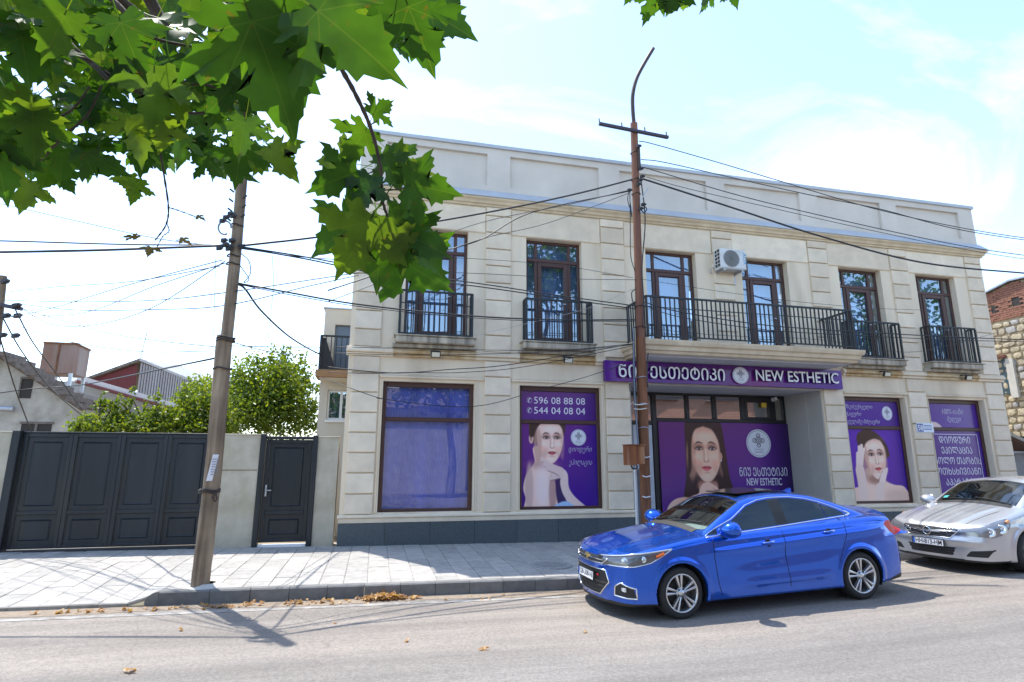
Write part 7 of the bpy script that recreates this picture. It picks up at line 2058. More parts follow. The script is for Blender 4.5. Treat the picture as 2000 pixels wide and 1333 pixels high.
c = car.front(-0.30, 0.50); b = MB(); b.obox(c+Vector((-0.006, 0, 0)), (0.004, 0, 0), (0, 0.03, 0), (0, 0, 0.010)); b.build('small_badge', mat('red badge', (0.45, 0.02, 0.03), 0.3), car.body, local=True)
c = car.front(0.0, 0.475)+Vector((-0.028, 0, 0)); plate(blue, c, (0, -1, 0), (0.10, 0, 1), 0.52, 0.112, 'QB-208-NI')
for sg in (-1, 1):
    mirror_shape(blue, (0.70, sg*1.0, 1.045), sg, 1.22)
    for (x, z) in ((1.42, 0.842), (2.42, 0.925)):
        par = nearside(car.obj['front_door' if x < 2 else 'rear_door']) if sg < 0 else [o for o in car.obj['front_door' if x < 2 else 'rear_door'] if o.data.vertices[0].co.y > 0][0]
        p = car.side(x, z, sg); q = car.side(x-0.2, z-0.012, sg)
        b = MB(); b.tube(spline([q+Vector((0, sg*0.004, 0)), (p+q)/2+Vector((0, sg*0.038, 0.004)), p+Vector((0, sg*0.006, 0.004))], 6), 0, 8, True, [0.010+0.008*math.sin(math.pi*i/12) for i in range(13)]); b.build('handle', BLUE, par, smooth=True, local=True)
        b = MB(); b.tube(spline([q+Vector((0.01, sg*0.012, 0.012)), (p+q)/2+Vector((0, sg*0.042, 0.018)), p+Vector((-0.01, sg*0.012, 0.016))], 6), 0.005, 6); b.build('handle_chrome', CHROME, par, smooth=True, local=True)
        b = MB(); m_ = (p+q)/2; b.lathe([(0.001, 0.002), (0.045, 0.0015), (0.05, -0.004)], car.side(m_.x, m_.z-0.005, sg), (0, sg, 0.1), 14); b.build('handle_recess', SHADOWGAP, par, local=True)
# roof fin, tilted sunroof panel, boot spoiler, wipers
b = MB(); c = car.top(2.42, 0.0); b._add([(c.x-0.12, -0.018, c.z-0.02), (c.x+0.09, -0.02, c.z-0.03), (c.x+0.09, 0.02, c.z-0.03), (c.x-0.12, 0.018, c.z-0.02), (c.x+0.06, -0.005, c.z+0.06), (c.x+0.10, -0.005, c.z+0.055), (c.x+0.10, 0.005, c.z+0.055), (c.x+0.06, 0.005, c.z+0.06)], [(3, 2, 1, 0), (4, 5, 6, 7), (0, 1, 5, 4), (1, 2, 6, 5), (2, 3, 7, 6), (3, 0, 4, 7)]); b.build('roof_fin', BLUE, blue, local=True)
b = MB()
for y in (-0.36, 0.36): pass
p0, p1_ = car.top(1.30, 0), car.top(2.0, 0)
b.obox((p0+p1_)/2+Vector((-0.08, 0, 0.016)), (0.30, 0, 0.016), (0, 0.37, 0), (0, 0, 0.006)); b.build('sunroof_panel', _M['black sunroof glass'], blue, local=True)
b = MB()
for i in range(13):
    y = -0.62+1.24*i/12; c = car.top(3.40, y); d_ = car.top(3.56, y)
    hgt = 0.045*(1-(abs(y)/0.66)**4)
    b.v += [(3.34, y, car.top(3.34, y).z-0.004), (3.60, y, d_.z+hgt+0.004), (3.625, y, d_.z+hgt-0.012), (3.52, y, car.top(3.50, y).z-0.01)]
for i in range(12):
    for k in range(4): b.f.append((i*4+k, i*4+(k+1) % 4, (i+1)*4+(k+1) % 4, (i+1)*4+k)); b.m.append(0)
b.f.append((0, 1, 2, 3)); b.f.append((48, 51, 50, 49)); b.m += [0, 0]
b.build('boot_spoiler', BLUE, blue, smooth=False, local=True)
for (y0_, y1_) in ((-0.55, 0.05), (0.05, 0.62)):
    P_ = [car.top(0.46+0.10*(1-t), y0_+(y1_-y0_)*t)+Vector((0, 0, 0.018)) for t in np.linspace(0, 1, 8)]
    b = MB(); b.tube(P_, 0.009, 5); b.build('wiper', TRIM, blue, local=True)
cw = MB(); cw.v = []
ysn = np.linspace(-0.60, 0.60, 16)
for y in ysn: cw.v += [tuple(car.top(0.36, y)+Vector((0, 0, 0.003))), tuple(car.top(0.455, y)+Vector((0, 0, 0.004)))]
for i in range(15): cw.f.append((2*i, 2*i+2, 2*i+3, 2*i+1)); cw.m.append(0)
cw.build('cowl', TRIM, blue, local=True)
# cabin seen through the screen
b = MB(); b.box(0.62, 3.1, -0.70, 0.70, 0.30, 0.86); b.build('cabin_floor', CABIN, blue, local=True)
b = MB(); b._add([(0.50, -0.66, 0.80), (0.95, -0.66, 0.80), (0.95, 0.66, 0.80), (0.50, 0.66, 0.80), (0.52, -0.62, 0.985), (0.92, -0.62, 1.0), (0.92, 0.62, 1.0), (0.52, 0.62, 0.985)], [(3, 2, 1, 0), (4, 5, 6, 7), (0, 1, 5, 4), (1, 2, 6, 5), (2, 3, 7, 6), (3, 0, 4, 7)]); b.build('dashboard', mat('dashboard', (0.06, 0.065, 0.065), 0.7), blue, local=True)
b = MB(); b._add([(0.56, -0.50, 1.004), (0.80, -0.50, 1.01), (0.80, 0.10, 1.01), (0.56, 0.10, 1.004)], [(0, 1, 2, 3)]); b.build('dash_paper', mat('pale dash cover', (0.50, 0.56, 0.56), 0.7), blue, fix=False, local=True)
def seat(y, x=1.45):
    b = MB(); b.obox((x, y, 0.80), (0.26, 0, 0), (0, 0.24, 0), (0, 0, 0.08)); b.obox((x+0.30, y, 1.02), (0.07, 0, -0.02), (0, 0.235, 0), (0.07, 0, 0.24)); b.obox((x+0.38, y, 1.27), (0.045, 0, 0), (0, 0.12, 0), (0.01, 0, 0.07)); b.build('seat', CABIN, blue, local=True)
seat(-0.36); seat(0.36)
b = MB(); b.obox((2.45, 0, 1.0), (0.09, 0, -0.02), (0, 0.62, 0), (0.08, 0, 0.20)); b.build('rear_bench', CABIN, blue, local=True)
b = MB(); b.tube([(0.98+0.03*math.cos(a_), -0.36+0.17*math.sin(a_), 0.98+0.17*math.cos(a_)) for a_ in np.linspace(0, 2*math.pi, 20)], 0.014, 6, False); b.build('steering_wheel', TRIM, blue, local=True)
b = MB(); b.obox((1.08, 0, 1.30), (0.01, 0, 0), (0, 0.11, 0), (0, 0, 0.03)); b.tube([(1.07, 0.0, 1.27), (1.06, 0.01, 1.2), (1.07, 0.0, 1.12)], 0.004, 5); b.build('rear_view_mirror', TRIM, blue, local=True)
# underbody and arch liners
b = MB(); b.box(-0.75, 3.45, -0.60, 0.60, 0.20, 0.30); b.build('underbody', BLACK, blue, local=True)
for cx in (0.0, WBL):
    for sg in (-1, 1):
        b = MB(); n = 20
        for i in range(n+1):
            a_ = math.radians(-25)+math.radians(230)*i/n
            b.v += [(cx+0.352*math.cos(a_), sg*0.60, WZ+0.352*math.sin(a_)), (cx+0.352*math.cos(a_), sg*0.862, WZ+0.352*math.sin(a_))]
        for i in range(n): b.f.append((2*i, 2*i+2, 2*i+3, 2*i+1)); b.m.append(0)
        b.ngon([(cx+0.352*math.cos(a_), sg*0.605, WZ+0.352*math.sin(a_)) for a_ in np.linspace(0, 2*math.pi, 24, endpoint=False)])
        b.build('arch_liner', BLACK, blue, fix=False, local=True)
for cx in (0.0, WBL):
    for sg in (-1, 1): wheel(blue, (cx, sg*0.872, WZ), 0.312, 0.232, 0.21, sg, ALLOY, 0.04 if cx == 0 and sg < 0 else 0.0)

# ---- the silver hatchback behind it, cut by the right edge
s_hood = prof_fn([(-1.2, 0.56), (-0.95, 0.68), (-0.85, 0.745), (-0.6, 0.83), (-0.2, 0.93), (0.2, 1.005), (0.35, 1.03), (0.8, 1.02), (2.0, 1.05), (3.2, 1.08), (3.6, 1.0)])
s_roof = prof_fn([(-0.2, 0.74), (0.20, 0.96), (0.36, 1.05), (0.7, 1.23), (1.05, 1.39), (1.3, 1.44), (1.8, 1.462), (2.3, 1.43), (2.8, 1.36), (3.15, 1.25), (3.4, 1.1), (3.6, 0.9)])
s_wt = prof_fn([(-1.2, 0.55), (-0.9, 0.70), (-0.7, 0.79), (-0.4, 0.855), (0.0, 0.872), (1.5, 0.872), (2.8, 0.87), (3.2, 0.82), (3.5, 0.72)])
def f_silver(x, y, z):
    ya = np.abs(y)
    side = s_wt(x)-0.20*np.clip(z-0.62, 0, 1)**2-0.15*np.clip(0.42-z, 0, 1)**1.5
    side = side+0.012*np.exp(-((z-0.72-0.02*x)/0.04)**2)
    for cx in (0.17, 2.614):
        side = side+0.030*np.exp(-((np.hypot(x-cx, z-0.31)-0.385)/0.045)**2)*(z > 0.15)
    low_s = ya-side
    hood = s_hood(x)-0.075*(ya/0.85)**2+0.016*np.exp(-((ya-0.44-0.08*x)/0.06)**2)*np.clip((0.35-x)/0.4, 0, 1)
    xf = -0.90+0.24*(ya/0.85)**2.3+0.10*np.clip(z-0.55, 0, 1)+0.55*np.clip(z-0.66, 0, 1)**1.2+0.06*np.clip(0.36-z, 0, 1)-0.02*np.exp(-((z-0.50)/0.05)**2)
    xr = 3.36-0.14*(ya/0.85)**2.6-0.25*np.clip(z-0.9, 0, 1)
    low = smax(low_s, z-hood, 0.08); low = smax(low, (xf-x)*0.9, 0.07); low = smax(low, (x-xr)*0.9, 0.06); low = smax(low, 0.18-z, 0.03)
    zr = s_roof(x)-0.05*(ya/0.6)**2
    wg = 0.80-0.42*np.clip(z-0.95, -0.3, 1)
    up = smax((ya-wg)*0.92, (z-zr)*0.88, 0.07); up = smax(up, 0.8-z, 0.02)
    d = smin(low, up, 0.03)
    for cx in (0.17, 2.614):
        cyl = smax(np.hypot(x-cx, z-0.31)-0.350, 0.58-ya, 0.01); d = smax(d, -cyl, 0.012)
    return d
silv = thing('silver_car', 'silver hatchback parked behind the blue saloon, cut by the right edge', 'car')
SA = R(7.0)
sfw = Vector((10.28, 7.55, 0))
nv2 = Vector((-math.sin(SA), math.cos(SA), 0)); cc2 = sfw+nv2*0.87
silv.location = (cc2.x, cc2.y, z_road(cc2.x))
silv.rotation_euler = Matrix.Rotation(SA, 4, 'Z').__matmul__(Matrix.Rotation(R(-1.2), 4, 'Y')).to_euler()
s_head = [(-0.88, 0.60), (-0.80, 0.70), (-0.50, 0.79), (-0.22, 0.845), (-0.17, 0.80), (-0.26, 0.70), (-0.40, 0.62), (-0.60, 0.575)]
sw_ = [(0.40, -0.66), (0.40, 0.66), (0.80, 0.62), (1.06, 0.55), (1.10, 0.3), (1.10, -0.3), (1.06, -0.55), (0.80, -0.62)]
frontz2 = lambda C, N: (N[:, 0] < -0.25) & (C[:, 0] < -0.3)
regs2 = [
 ('windscreen', SCREEN, (0, 1), sw_, lambda C, N: (N[:, 2] > 0.3) & (C[:, 2] > 1.0)),
 ('door_glass', TINT, (0, 2), [(0.42, 1.0), (0.60, 1.05), (1.15, 1.30), (1.45, 1.36), (1.45, 1.03)], sidewin),
 ('door_glass', TINT, (0, 2), [(1.55, 1.03), (1.55, 1.365), (2.2, 1.33), (2.5, 1.27), (2.55, 1.08)], sidewin),
 ('headlight', LAMP_CLEAR, (0, 2), s_head, lambda C, N: (np.abs(C[:, 1]) > 0.40) & (C[:, 0] < 0.0)),
 ('upper_grille', TRIM, (1, 2), [(-0.34, 0.545), (0.34, 0.545), (0.47, 0.675), (0.42, 0.695), (-0.42, 0.695), (-0.47, 0.675)], frontz2),
 ('lower_grille', TRIM, (1, 2), [(-0.34, 0.27), (0.34, 0.27), (0.40, 0.40), (-0.40, 0.40)], frontz2),
 ('fog_recess', TRIM, (1, 2), [(0.50, 0.27), (0.76, 0.275), (0.82, 0.39), (0.58, 0.36)], lambda C, N: (C[:, 0] < -0.35)),
 ('fog_recess', TRIM, (1, 2), [(-0.50, 0.27), (-0.76, 0.275), (-0.82, 0.39), (-0.58, 0.36)], lambda C, N: (C[:, 0] < -0.35)),
 ('front_lip', TRIM, (0, 2), [(-1.3, 0.1), (-1.3, 0.225), (-0.30, 0.215), (-0.30, 0.1)], lambda C, N: C[:, 0] < -0.3),
]
car = Car(silv, f_silver, (-1.0, -0.96, 0.12), (3.5, 0.96, 1.52), 0.024, regs2, SILVER)
for sg in (-1, 1):
    hl = [o for o in car.obj['headlight'] if np.sign(o.data.vertices[0].co.y) == sg][0]
    for (x, z, r_) in ((-0.62, 0.655, 0.062), (-0.42, 0.70, 0.066)):
        c = car.side(x, z, sg); ax_ = Vector((-0.85, sg*0.5, 0.12))
        b = MB(); b.lathe([(0.001, -0.01), (r_*0.5, 0.0), (r_, 0.010), (r_*1.12, 0.006), (r_*1.15, -0.02)], c+Vector((-0.002, 0, 0)), ax_, 24); b.build('reflector', mat('reflector', (0.78, 0.80, 0.82), 0.12, metal=0.9), hl, smooth=True, local=True)
        b = MB(); b.lathe([(0.001, 0.018), (r_*0.3, 0.014), (r_*0.35, 0.0)], c, ax_, 14); b.build('bulb', mat('projector glass', (0.45, 0.50, 0.56), 0.08, metal=0.8), hl, smooth=True, local=True)
    P_ = [car.side(x, z, sg) for x, z in dens([(-0.27, 0.795), (-0.20, 0.82)], 3)]
    b = MB(); b.tube([p+Vector((-0.004, sg*0.004, 0)) for p in P_], 0.026, 6); b.build('side_marker', mat('pale amber lamp', (0.62, 0.30, 0.16), 0.2), hl, local=True)
    P_ = [car.side(x, z, sg) for x, z in dens(smooth_poly(s_head, 3)+[s_head[0]], 1)]
    b = MB(); b.tube(P_, 0.006, 5, False); b.build('lens_rim', mat('lamp edge', (0.30, 0.31, 0.33), 0.3, metal=0.5), hl, local=True)
    mirror_shape(silv, (0.62, sg*0.95, 1.03), sg, 1.0, SILVER)
for y, z in ((0, 0),):
    pts = [car.front(yy, 0.652-0.02*(1-abs(yy)/0.4))+Vector((-0.006, 0, 0)) for yy in np.linspace(-0.43, 0.43, 14)]
    b = MB(); b.tube(pts, 0, 8, True, [0.012+0.014*(1-abs(i-6.5)/7) for i in range(14)]); b.build('grille_bar', CHROME, car.obj['upper_grille'][0], smooth=True, local=True)
for z in (0.575, 0.605):
    hw_ = 0.34+(z-0.545)*0.95
    b = MB(); b.tube([car.front(y, z)+Vector((-0.002, 0, 0)) for y in np.linspace(-hw_+0.03, hw_-0.03, 10)], 0.006, 5); b.build('grille_slat', mat('grey grille slat', (0.12, 0.12, 0.125), 0.4), car.obj['upper_grille'][0], local=True)
fr_ = [(-0.34, 0.545), (0.34, 0.545), (0.47, 0.675), (0.42, 0.697), (-0.42, 0.697), (-0.47, 0.675), (-0.34, 0.545)]
b = MB(); b.tube([car.front(y, z)+Vector((-0.003, 0, 0)) for y, z in dens(fr_, 6)], 0.009, 6, False); b.build('grille_chrome', CHROME, car.obj['upper_grille'][0], smooth=True, local=True)
c = car.front(0, 0.632)+Vector((-0.03, 0, 0))
b = MB(); b.tube([(c.x, 0.062*math.cos(a_), c.z+0.062*math.sin(a_)) for a_ in np.linspace(0, 2*math.pi, 28)], 0.009, 8, False)
bd = b.build('badge', CHROME, car.body, smooth=True, local=True)
zz = [(-0.085, 0.006), (0.02, 0.006), (-0.012, 0.020), (0.085, -0.006), (-0.02, -0.006), (0.012, -0.020)]
b = MB(); b.prism(zz, lambda p, k: (c.x-0.006+(0.012 if k else 0), -p[0], c.z+p[1])); b.build('badge_bolt', CHROME, bd, local=True)
b = MB(); b.lathe([(0.001, 0), (0.06, 0)], c+Vector((0.008, 0, 0)), (-1, 0, 0), 24); b.build('badge_disc', TRIM, bd, local=True)
c = car.front(0.0, 0.455)+Vector((-0.022, 0, 0)); plate(silv, c, (0, -1, 0), (0.06, 0, 1), 0.52, 0.112, 'HH-813-HM')
for z in (0.29, 0.32, 0.355, 0.385):
    b = MB(); b.tube([car.front(y, z)+Vector((-0.001, 0, 0)) for y in np.linspace(-0.33, 0.33, 8)], 0.005, 5); b.build('grille_slat', mat('dark grille bar', (0.03, 0.03, 0.032), 0.4), car.obj['lower_grille'][0], local=True)
for sg in (-1, 1):
    pts = [car.top(x, sg*(0.50+0.13*(x+0.8)/1.1))+Vector((0, 0, 0.0)) for x in np.linspace(-0.70, 0.32, 16)]
    b = MB(); b.tube(pts, 0.004, 5); b.build('panel_gap', SHADOWGAP, car.body, local=True)
cw = MB(); ysn = np.linspace(-0.62, 0.62, 16)
for y in ysn: cw.v += [tuple(car.top(0.30, y)+Vector((0, 0, 0.003))), tuple(car.top(0.395, y)+Vector((0, 0, 0.004)))]
for i in range(15): cw.f.append((2*i, 2*i+2, 2*i+3, 2*i+1)); cw.m.append(0)
cw.build('cowl', TRIM, silv, local=True)
for (y0_, y1_) in ((-0.60, 0.0), (0.0, 0.58)):
    P_ = [car.top(0.40+0.06*t, y0_+(y1_-y0_)*t)+Vector((0, 0, 0.016)) for t in np.linspace(0, 1, 8)]
    b = MB(); b.tube(P_, 0.010, 5); b.build('wiper', TRIM, silv, local=True)
b = MB(); b.box(0.60, 3.0, -0.68, 0.68, 0.30, 0.86); b.build('cabin_floor', CABIN, silv, local=True)
b = MB(); b._add([(0.44, -0.66, 0.80), (0.90, -0.66, 0.80), (0.90, 0.66, 0.80), (0.44, 0.66, 0.80), (0.46, -0.62, 0.985), (0.88, -0.62, 1.0), (0.88, 0.62, 1.0), (0.46, 0.62, 0.985)], [(3, 2, 1, 0), (4, 5, 6, 7), (0, 1, 5, 4), (1, 2, 6, 5), (2, 3, 7, 6), (3, 0, 4, 7)]); b.build('dashboard', CABIN, silv, local=True)
SEATG = mat('grey seat cloth', (0.16, 0.165, 0.15), 0.9)
for y in (-0.36, 0.36):
    b = MB(); b.obox((1.36, y, 0.80), (0.26, 0, 0), (0, 0.24, 0), (0, 0, 0.08)); b.obox((1.66, y, 1.02), (0.07, 0, -0.02), (0, 0.235, 0), (0.07, 0, 0.24)); b.obox((1.74, y, 1.28), (0.05, 0, 0), (0, 0.12, 0), (0.01, 0, 0.075)); b.build('seat', SEATG, silv, local=True)
b = MB(); b.tube([(0.95+0.03*math.cos(a_), -0.36+0.17*math.sin(a_), 0.99+0.17*math.cos(a_)) for a_ in np.linspace(0, 2*math.pi, 20)], 0.014, 6, False); b.build('steering_wheel', TRIM, silv, local=True)
b = MB(); b.box(-0.70, 3.2, -0.58, 0.58, 0.20, 0.30); b.build('underbody', BLACK, silv, local=True)
stk = MB(); q = [car.top(0.47, 0.58), car.top(0.47, 0.50), car.top(0.56, 0.50), car.top(0.56, 0.58)]; stk.quad(*[p+Vector((0, 0, 0.004)) for p in q]); stk.build('screen_sticker', mat('teal sticker', (0.05, 0.40, 0.38), 0.4), silv, fix=False, local=True)
for cx in (0.17, 2.614):
    for sg in (-1, 1):
        b = MB(); n = 20
        for i in range(n+1):
            a_ = math.radians(-25)+math.radians(230)*i/n
            b.v += [(cx+0.347*math.cos(a_), sg*0.58, 0.31+0.347*math.sin(a_)), (cx+0.347*math.cos(a_), sg*0.845, 0.31+0.347*math.sin(a_))]
        for i in range(n): b.f.append((2*i, 2*i+2, 2*i+3, 2*i+1)); b.m.append(0)
        b.ngon([(cx+0.347*math.cos(a_), sg*0.585, 0.31+0.347*math.sin(a_)) for a_ in np.linspace(0, 2*math.pi, 24, endpoint=False)])
        b.build('arch_liner', BLACK, silv, fix=False, local=True)
        wheel(silv, (cx, sg*0.862, 0.31), 0.310, 0.205, 0.20, sg, mat('dull wheel trim', (0.10, 0.10, 0.105), 0.5, metal=0.4), (0.10 if cx < 1 else 0.0), 7, False)
# ------------------------------------------------------------------ plane tree over the camera, garden trees, fallen leaves
def leaf_mat(name, ca, cb, cc_, veins=True, trans=0.55):
    m = bpy.data.materials.new(name); m.use_nodes = True
    nt = m.node_tree; L = nt.links.new; nt.nodes.clear()
    o = nt.nodes.new('ShaderNodeOutputMaterial')
    oi = nt.nodes.new('ShaderNodeObjectInfo'); ge = nt.nodes.new('ShaderNodeNewGeometry')
    ad = nt.nodes.new('ShaderNodeMath'); ad.operation = 'ADD'; L(oi.outputs['Random'], ad.inputs[0]); L(ge.outputs['Random Per Island'], ad.inputs[1])
    fr = nt.nodes.new('ShaderNodeMath'); fr.operation = 'FRACT'; L(ad.outputs[0], fr.inputs[0])
    r = nt.nodes.new('ShaderNodeValToRGB'); e = r.color_ramp.elements
    e[0].position = 0.0; e[0].color = (*ca, 1); e[1].position = 1.0; e[1].color = (*cc_, 1); x = e.new(0.6); x.color = (*cb, 1)
    L(fr.outputs[0], r.inputs['Fac'])
    col = r.outputs['Color']
    n = nt.nodes.new('ShaderNodeTexNoise'); n.inputs['Scale'].default_value = 14; n.inputs['Detail'].default_value = 5; L(ge.outputs['Position'], n.inputs['Vector'])
    mr_ = nt.nodes.new('ShaderNodeMapRange'); mr_.inputs[1].default_value = 0.3; mr_.inputs[2].default_value = 0.7; mr_.inputs[3].default_value = 0.75; mr_.inputs[4].default_value = 1.2; L(n.outputs['Fac'], mr_.inputs[0])
    mu = nt.nodes.new('ShaderNodeMix'); mu.data_type = 'RGBA'; mu.blend_type = 'MULTIPLY'; mu.inputs[0].default_value = 1; L(col, mu.inputs[6]); L(mr_.outputs[0], mu.inputs[7]); col = mu.outputs[2]
    if veins:
        uv = nt.nodes.new('ShaderNodeUVMap'); sp = nt.nodes.new('ShaderNodeSeparateXYZ'); L(uv.outputs['UV'], sp.inputs[0])
        ab = nt.nodes.new('ShaderNodeMath'); ab.operation = 'ABSOLUTE'; s5 = nt.nodes.new('ShaderNodeMath'); s5.operation = 'SUBTRACT'; s5.inputs[1].default_value = 0.5
        L(sp.outputs['X'], s5.inputs[0]); L(s5.outputs[0], ab.inputs[0])
        last = None
        for th, w in ((0, 0.008), (47, 0.007), (88, 0.006)):
            t = math.radians(th)
            a1 = nt.nodes.new('ShaderNodeMath'); a1.operation = 'MULTIPLY'; a1.inputs[1].default_value = math.cos(t); L(ab.outputs[0], a1.inputs[0])
            a2 = nt.nodes.new('ShaderNodeMath'); a2.operation = 'MULTIPLY'; a2.inputs[1].default_value = math.sin(t); sy = nt.nodes.new('ShaderNodeMath'); sy.operation = 'SUBTRACT'; sy.inputs[1].default_value = 0.12
            L(sp.outputs['Y'], sy.inputs[0]); L(sy.outputs[0], a2.inputs[0])
            d = nt.nodes.new('ShaderNodeMath'); d.operation = 'SUBTRACT'; L(a1.outputs[0], d.inputs[0]); L(a2.outputs[0], d.inputs[1])
            da = nt.nodes.new('ShaderNodeMath'); da.operation = 'ABSOLUTE'; L(d.outputs[0], da.inputs[0])
            k = nt.nodes.new('ShaderNodeMapRange'); k.inputs[1].default_value = w*0.3; k.inputs[2].default_value = w*1.3; k.inputs[3].default_value = 0.13; k.inputs[4].default_value = 0.0; L(da.outputs[0], k.inputs[0])
            if last is None: last = k.outputs[0]
            else:
                mxx = nt.nodes.new('ShaderNodeMath'); mxx.operation = 'MAXIMUM'; L(last, mxx.inputs[0]); L(k.outputs[0], mxx.inputs[1]); last = mxx.outputs[0]
        vm = nt.nodes.new('ShaderNodeMix'); vm.data_type = 'RGBA'; vm.inputs[7].default_value = (0.20, 0.26, 0.07, 1); L(last, vm.inputs[0]); L(col, vm.inputs[6]); col = vm.outputs[2]
    sn = nt.nodes.new('ShaderNodeTexNoise'); sn.inputs['Scale'].default_value = 38; sn.inputs['Detail'].default_value = 3; L(ge.outputs['Position'], sn.inputs['Vector'])
    sm = nt.nodes.new('ShaderNodeMapRange'); sm.inputs[1].default_value = 0.66; sm.inputs[2].default_value = 0.74; sm.inputs[4].default_value = 0.6; L(sn.outputs['Fac'], sm.inputs[0])
    sx_ = nt.nodes.new('ShaderNodeMix'); sx_.data_type = 'RGBA'; sx_.inputs[7].default_value = (0.09, 0.06, 0.02, 1); L(sm.outputs[0], sx_.inputs[0]); L(col, sx_.inputs[6]); col = sx_.outputs[2]
    pb = nt.nodes.new('ShaderNodeBsdfPrincipled'); pb.inputs['Roughness'].default_value = 0.42; pb.inputs['Specular IOR Level'].default_value = 0.4; L(col, pb.inputs['Base Color'])
    tr = nt.nodes.new('ShaderNodeBsdfTranslucent')
    gm_ = nt.nodes.new('ShaderNodeMix'); gm_.data_type = 'RGBA'; gm_.blend_type = 'MULTIPLY'; gm_.inputs[0].default_value = 1.0; gm_.inputs[7].default_value = (2.3, 1.9, 0.5, 1); L(col, gm_.inputs[6]); L(gm_.outputs[2], tr.inputs['Color'])
    mx_ = nt.nodes.new('ShaderNodeMixShader'); mx_.inputs[0].default_value = trans
    L(pb.outputs[0], mx_.inputs[1]); L(tr.outputs[0], mx_.inputs[2]); L(mx_.outputs[0], o.inputs['Surface'])
    return m
LEAF = leaf_mat('plane leaf', (0.016, 0.058, 0.008), (0.034, 0.098, 0.010), (0.085, 0.150, 0.015))
BARK = mat('brown branch bark', (0.085, 0.062, 0.045), 0.9, var=0.35, vscale=20, bump=0.3, bscale=60)
LR = [(0.0, 0.0), (0.13, -0.03), (0.24, -0.10), (0.31, -0.08), (0.34, 0.0), (0.47, -0.02), (0.40, 0.07), (0.30, 0.12), (0.27, 0.16), (0.38, 0.19), (0.50, 0.17), (0.52, 0.25), (0.62, 0.27), (0.76, 0.40), (0.60, 0.40), (0.57, 0.49), (0.47, 0.45), (0.40, 0.51), (0.33, 0.44), (0.20, 0.36), (0.19, 0.40), (0.24, 0.52), (0.33, 0.56), (0.25, 0.63), (0.27, 0.74), (0.17, 0.74), (0.13, 0.88), (0.065, 0.90), (0.0, 1.08)]
def leaf_verts(rg, curl=0.38, fold=0.22):
    """one plane leaf, base at the origin, tip along +y: outline, inner ring, veins' fold"""
    j = lambda: rg.uniform(-0.022, 0.022)
    R_ = [(x+(j() if x else 0), y+j()) for x, y in LR]
    Lf = [(-x+(j()), y+j()) for x, y in LR[1:-1]][::-1]
    out = R_+Lf
    ins = [(0.0, 0.10), (0.19, 0.10), (0.24, 0.26), (0.10, 0.42), (0.0, 0.62), (-0.10, 0.42), (-0.24, 0.26), (-0.19, 0.10), (0.0, 0.30)]
    cu = curl*rg.uniform(0.4, 1.4); fo = fold*rg.uniform(0.2, 1.5); tw = rg.uniform(-0.25, 0.25); ph = rg.uniform(0, 6)
    def zz(x, y):
        r_ = math.hypot(x, y-0.2)
        return -cu*(y-0.1)**2*0.8+fo*abs(x)-cu*0.9*x*x+tw*x*y+0.035*math.sin(9*x+ph)*r_+0.03*math.sin(11*y+ph)*abs(x)
    V = [(x, y, zz(x, y)) for x, y in out+ins]
    n = len(out); c = n
    F = []
    # outline to inner ring by nearest sector, inner ring to the centre
    ring = list(range(c, c+8)); cen = c+8
    ang = lambda p: math.atan2(p[0], p[1]-0.3)
    def near(i):
        p = out[i]; return min(range(8), key=lambda k: (ins[k][0]-p[0])**2+(ins[k][1]-p[1])**2)
    nr = [near(i) for i in range(n)]
    for i in range(n):
        i2 = (i+1) % n; a, b_ = nr[i], nr[i2]
        F.append((i, i2, ring[a]))
        if a != b_: F.append((i2, ring[b_], ring[a]))
    for k in range(8): F.append((ring[k], ring[(k+1) % 8], cen))
    z0_ = V[n][2]; q = len(V); bx = rg.uniform(-0.12, 0.12)                 # leaf stalk
    V += [(-0.011, 0.10, z0_-0.004), (0.011, 0.10, z0_-0.004), (bx*0.4+0.008, -0.22, z0_+0.03), (bx*0.4-0.008, -0.22, z0_+0.03), (bx+0.007, -0.50, z0_+0.10), (bx-0.007, -0.50, z0_+0.10)]
    F += [(q, q+1, q+2, q+3), (q+3, q+2, q+4, q+5)]
    return V, F
def leaf_mesh(rg, mt, name='leaf', petiole=True):
    V, F = leaf_verts(rg)
    me = bpy.data.meshes.new(name)
    n0 = len(V)
    me.from_pydata(V, [], F); me.materials.append(mt)
    uv = me.uv_layers.new(name='UVMap')
    for lp in me.loops:
        v = V[lp.vertex_index]; uv.data[lp.index].uv = (v[0]*0.5+0.5 if False else v[0]+0.5, v[1])
    me.polygons.foreach_set('use_smooth', [True]*len(me.polygons)); me.update()
    return me
rl = random.Random(21)
VAR = [leaf_mesh(rl, LEAF) for _ in range(14)]
tree = thing('plane_tree', 'leafy plane tree whose big lobed leaves hang across the upper left', 'tree', (-3.4, -1.6, -0.2))
OFFT = Vector(tree.location)
def basis(nrm, tip):
    n = nrm.normalized(); t = (tip-n*tip.dot(n)).normalized(); x = t.cross(n)
    return Matrix((x, t, n)).transposed()
def pdir(px, py): return ray(px, py).normalized()
def screen_tip(a):
    """direction in the camera's picture plane, a degrees from up, clockwise"""
    return CU*math.cos(R(a))+CR*math.sin(R(a))
def add_leaf(px, py, dist, size, a, tiltx=0.0, tilty=0.0, var=None):
    d = pdir(px, py); p = CAM+d*dist
    n = -d+CR*tiltx+CU*tilty
    me = VAR[var if var is not None else rl.randrange(14)]
    o = bpy.data.objects.new('leaf', me); COL.objects.link(o); o.parent = tree
    M = basis(n, screen_tip(a)).to_4x4(); M = M @ Matrix.Diagonal((size, size, size*0.9, 1)); M.translation = p-OFFT
    o.matrix_basis = M
    return p
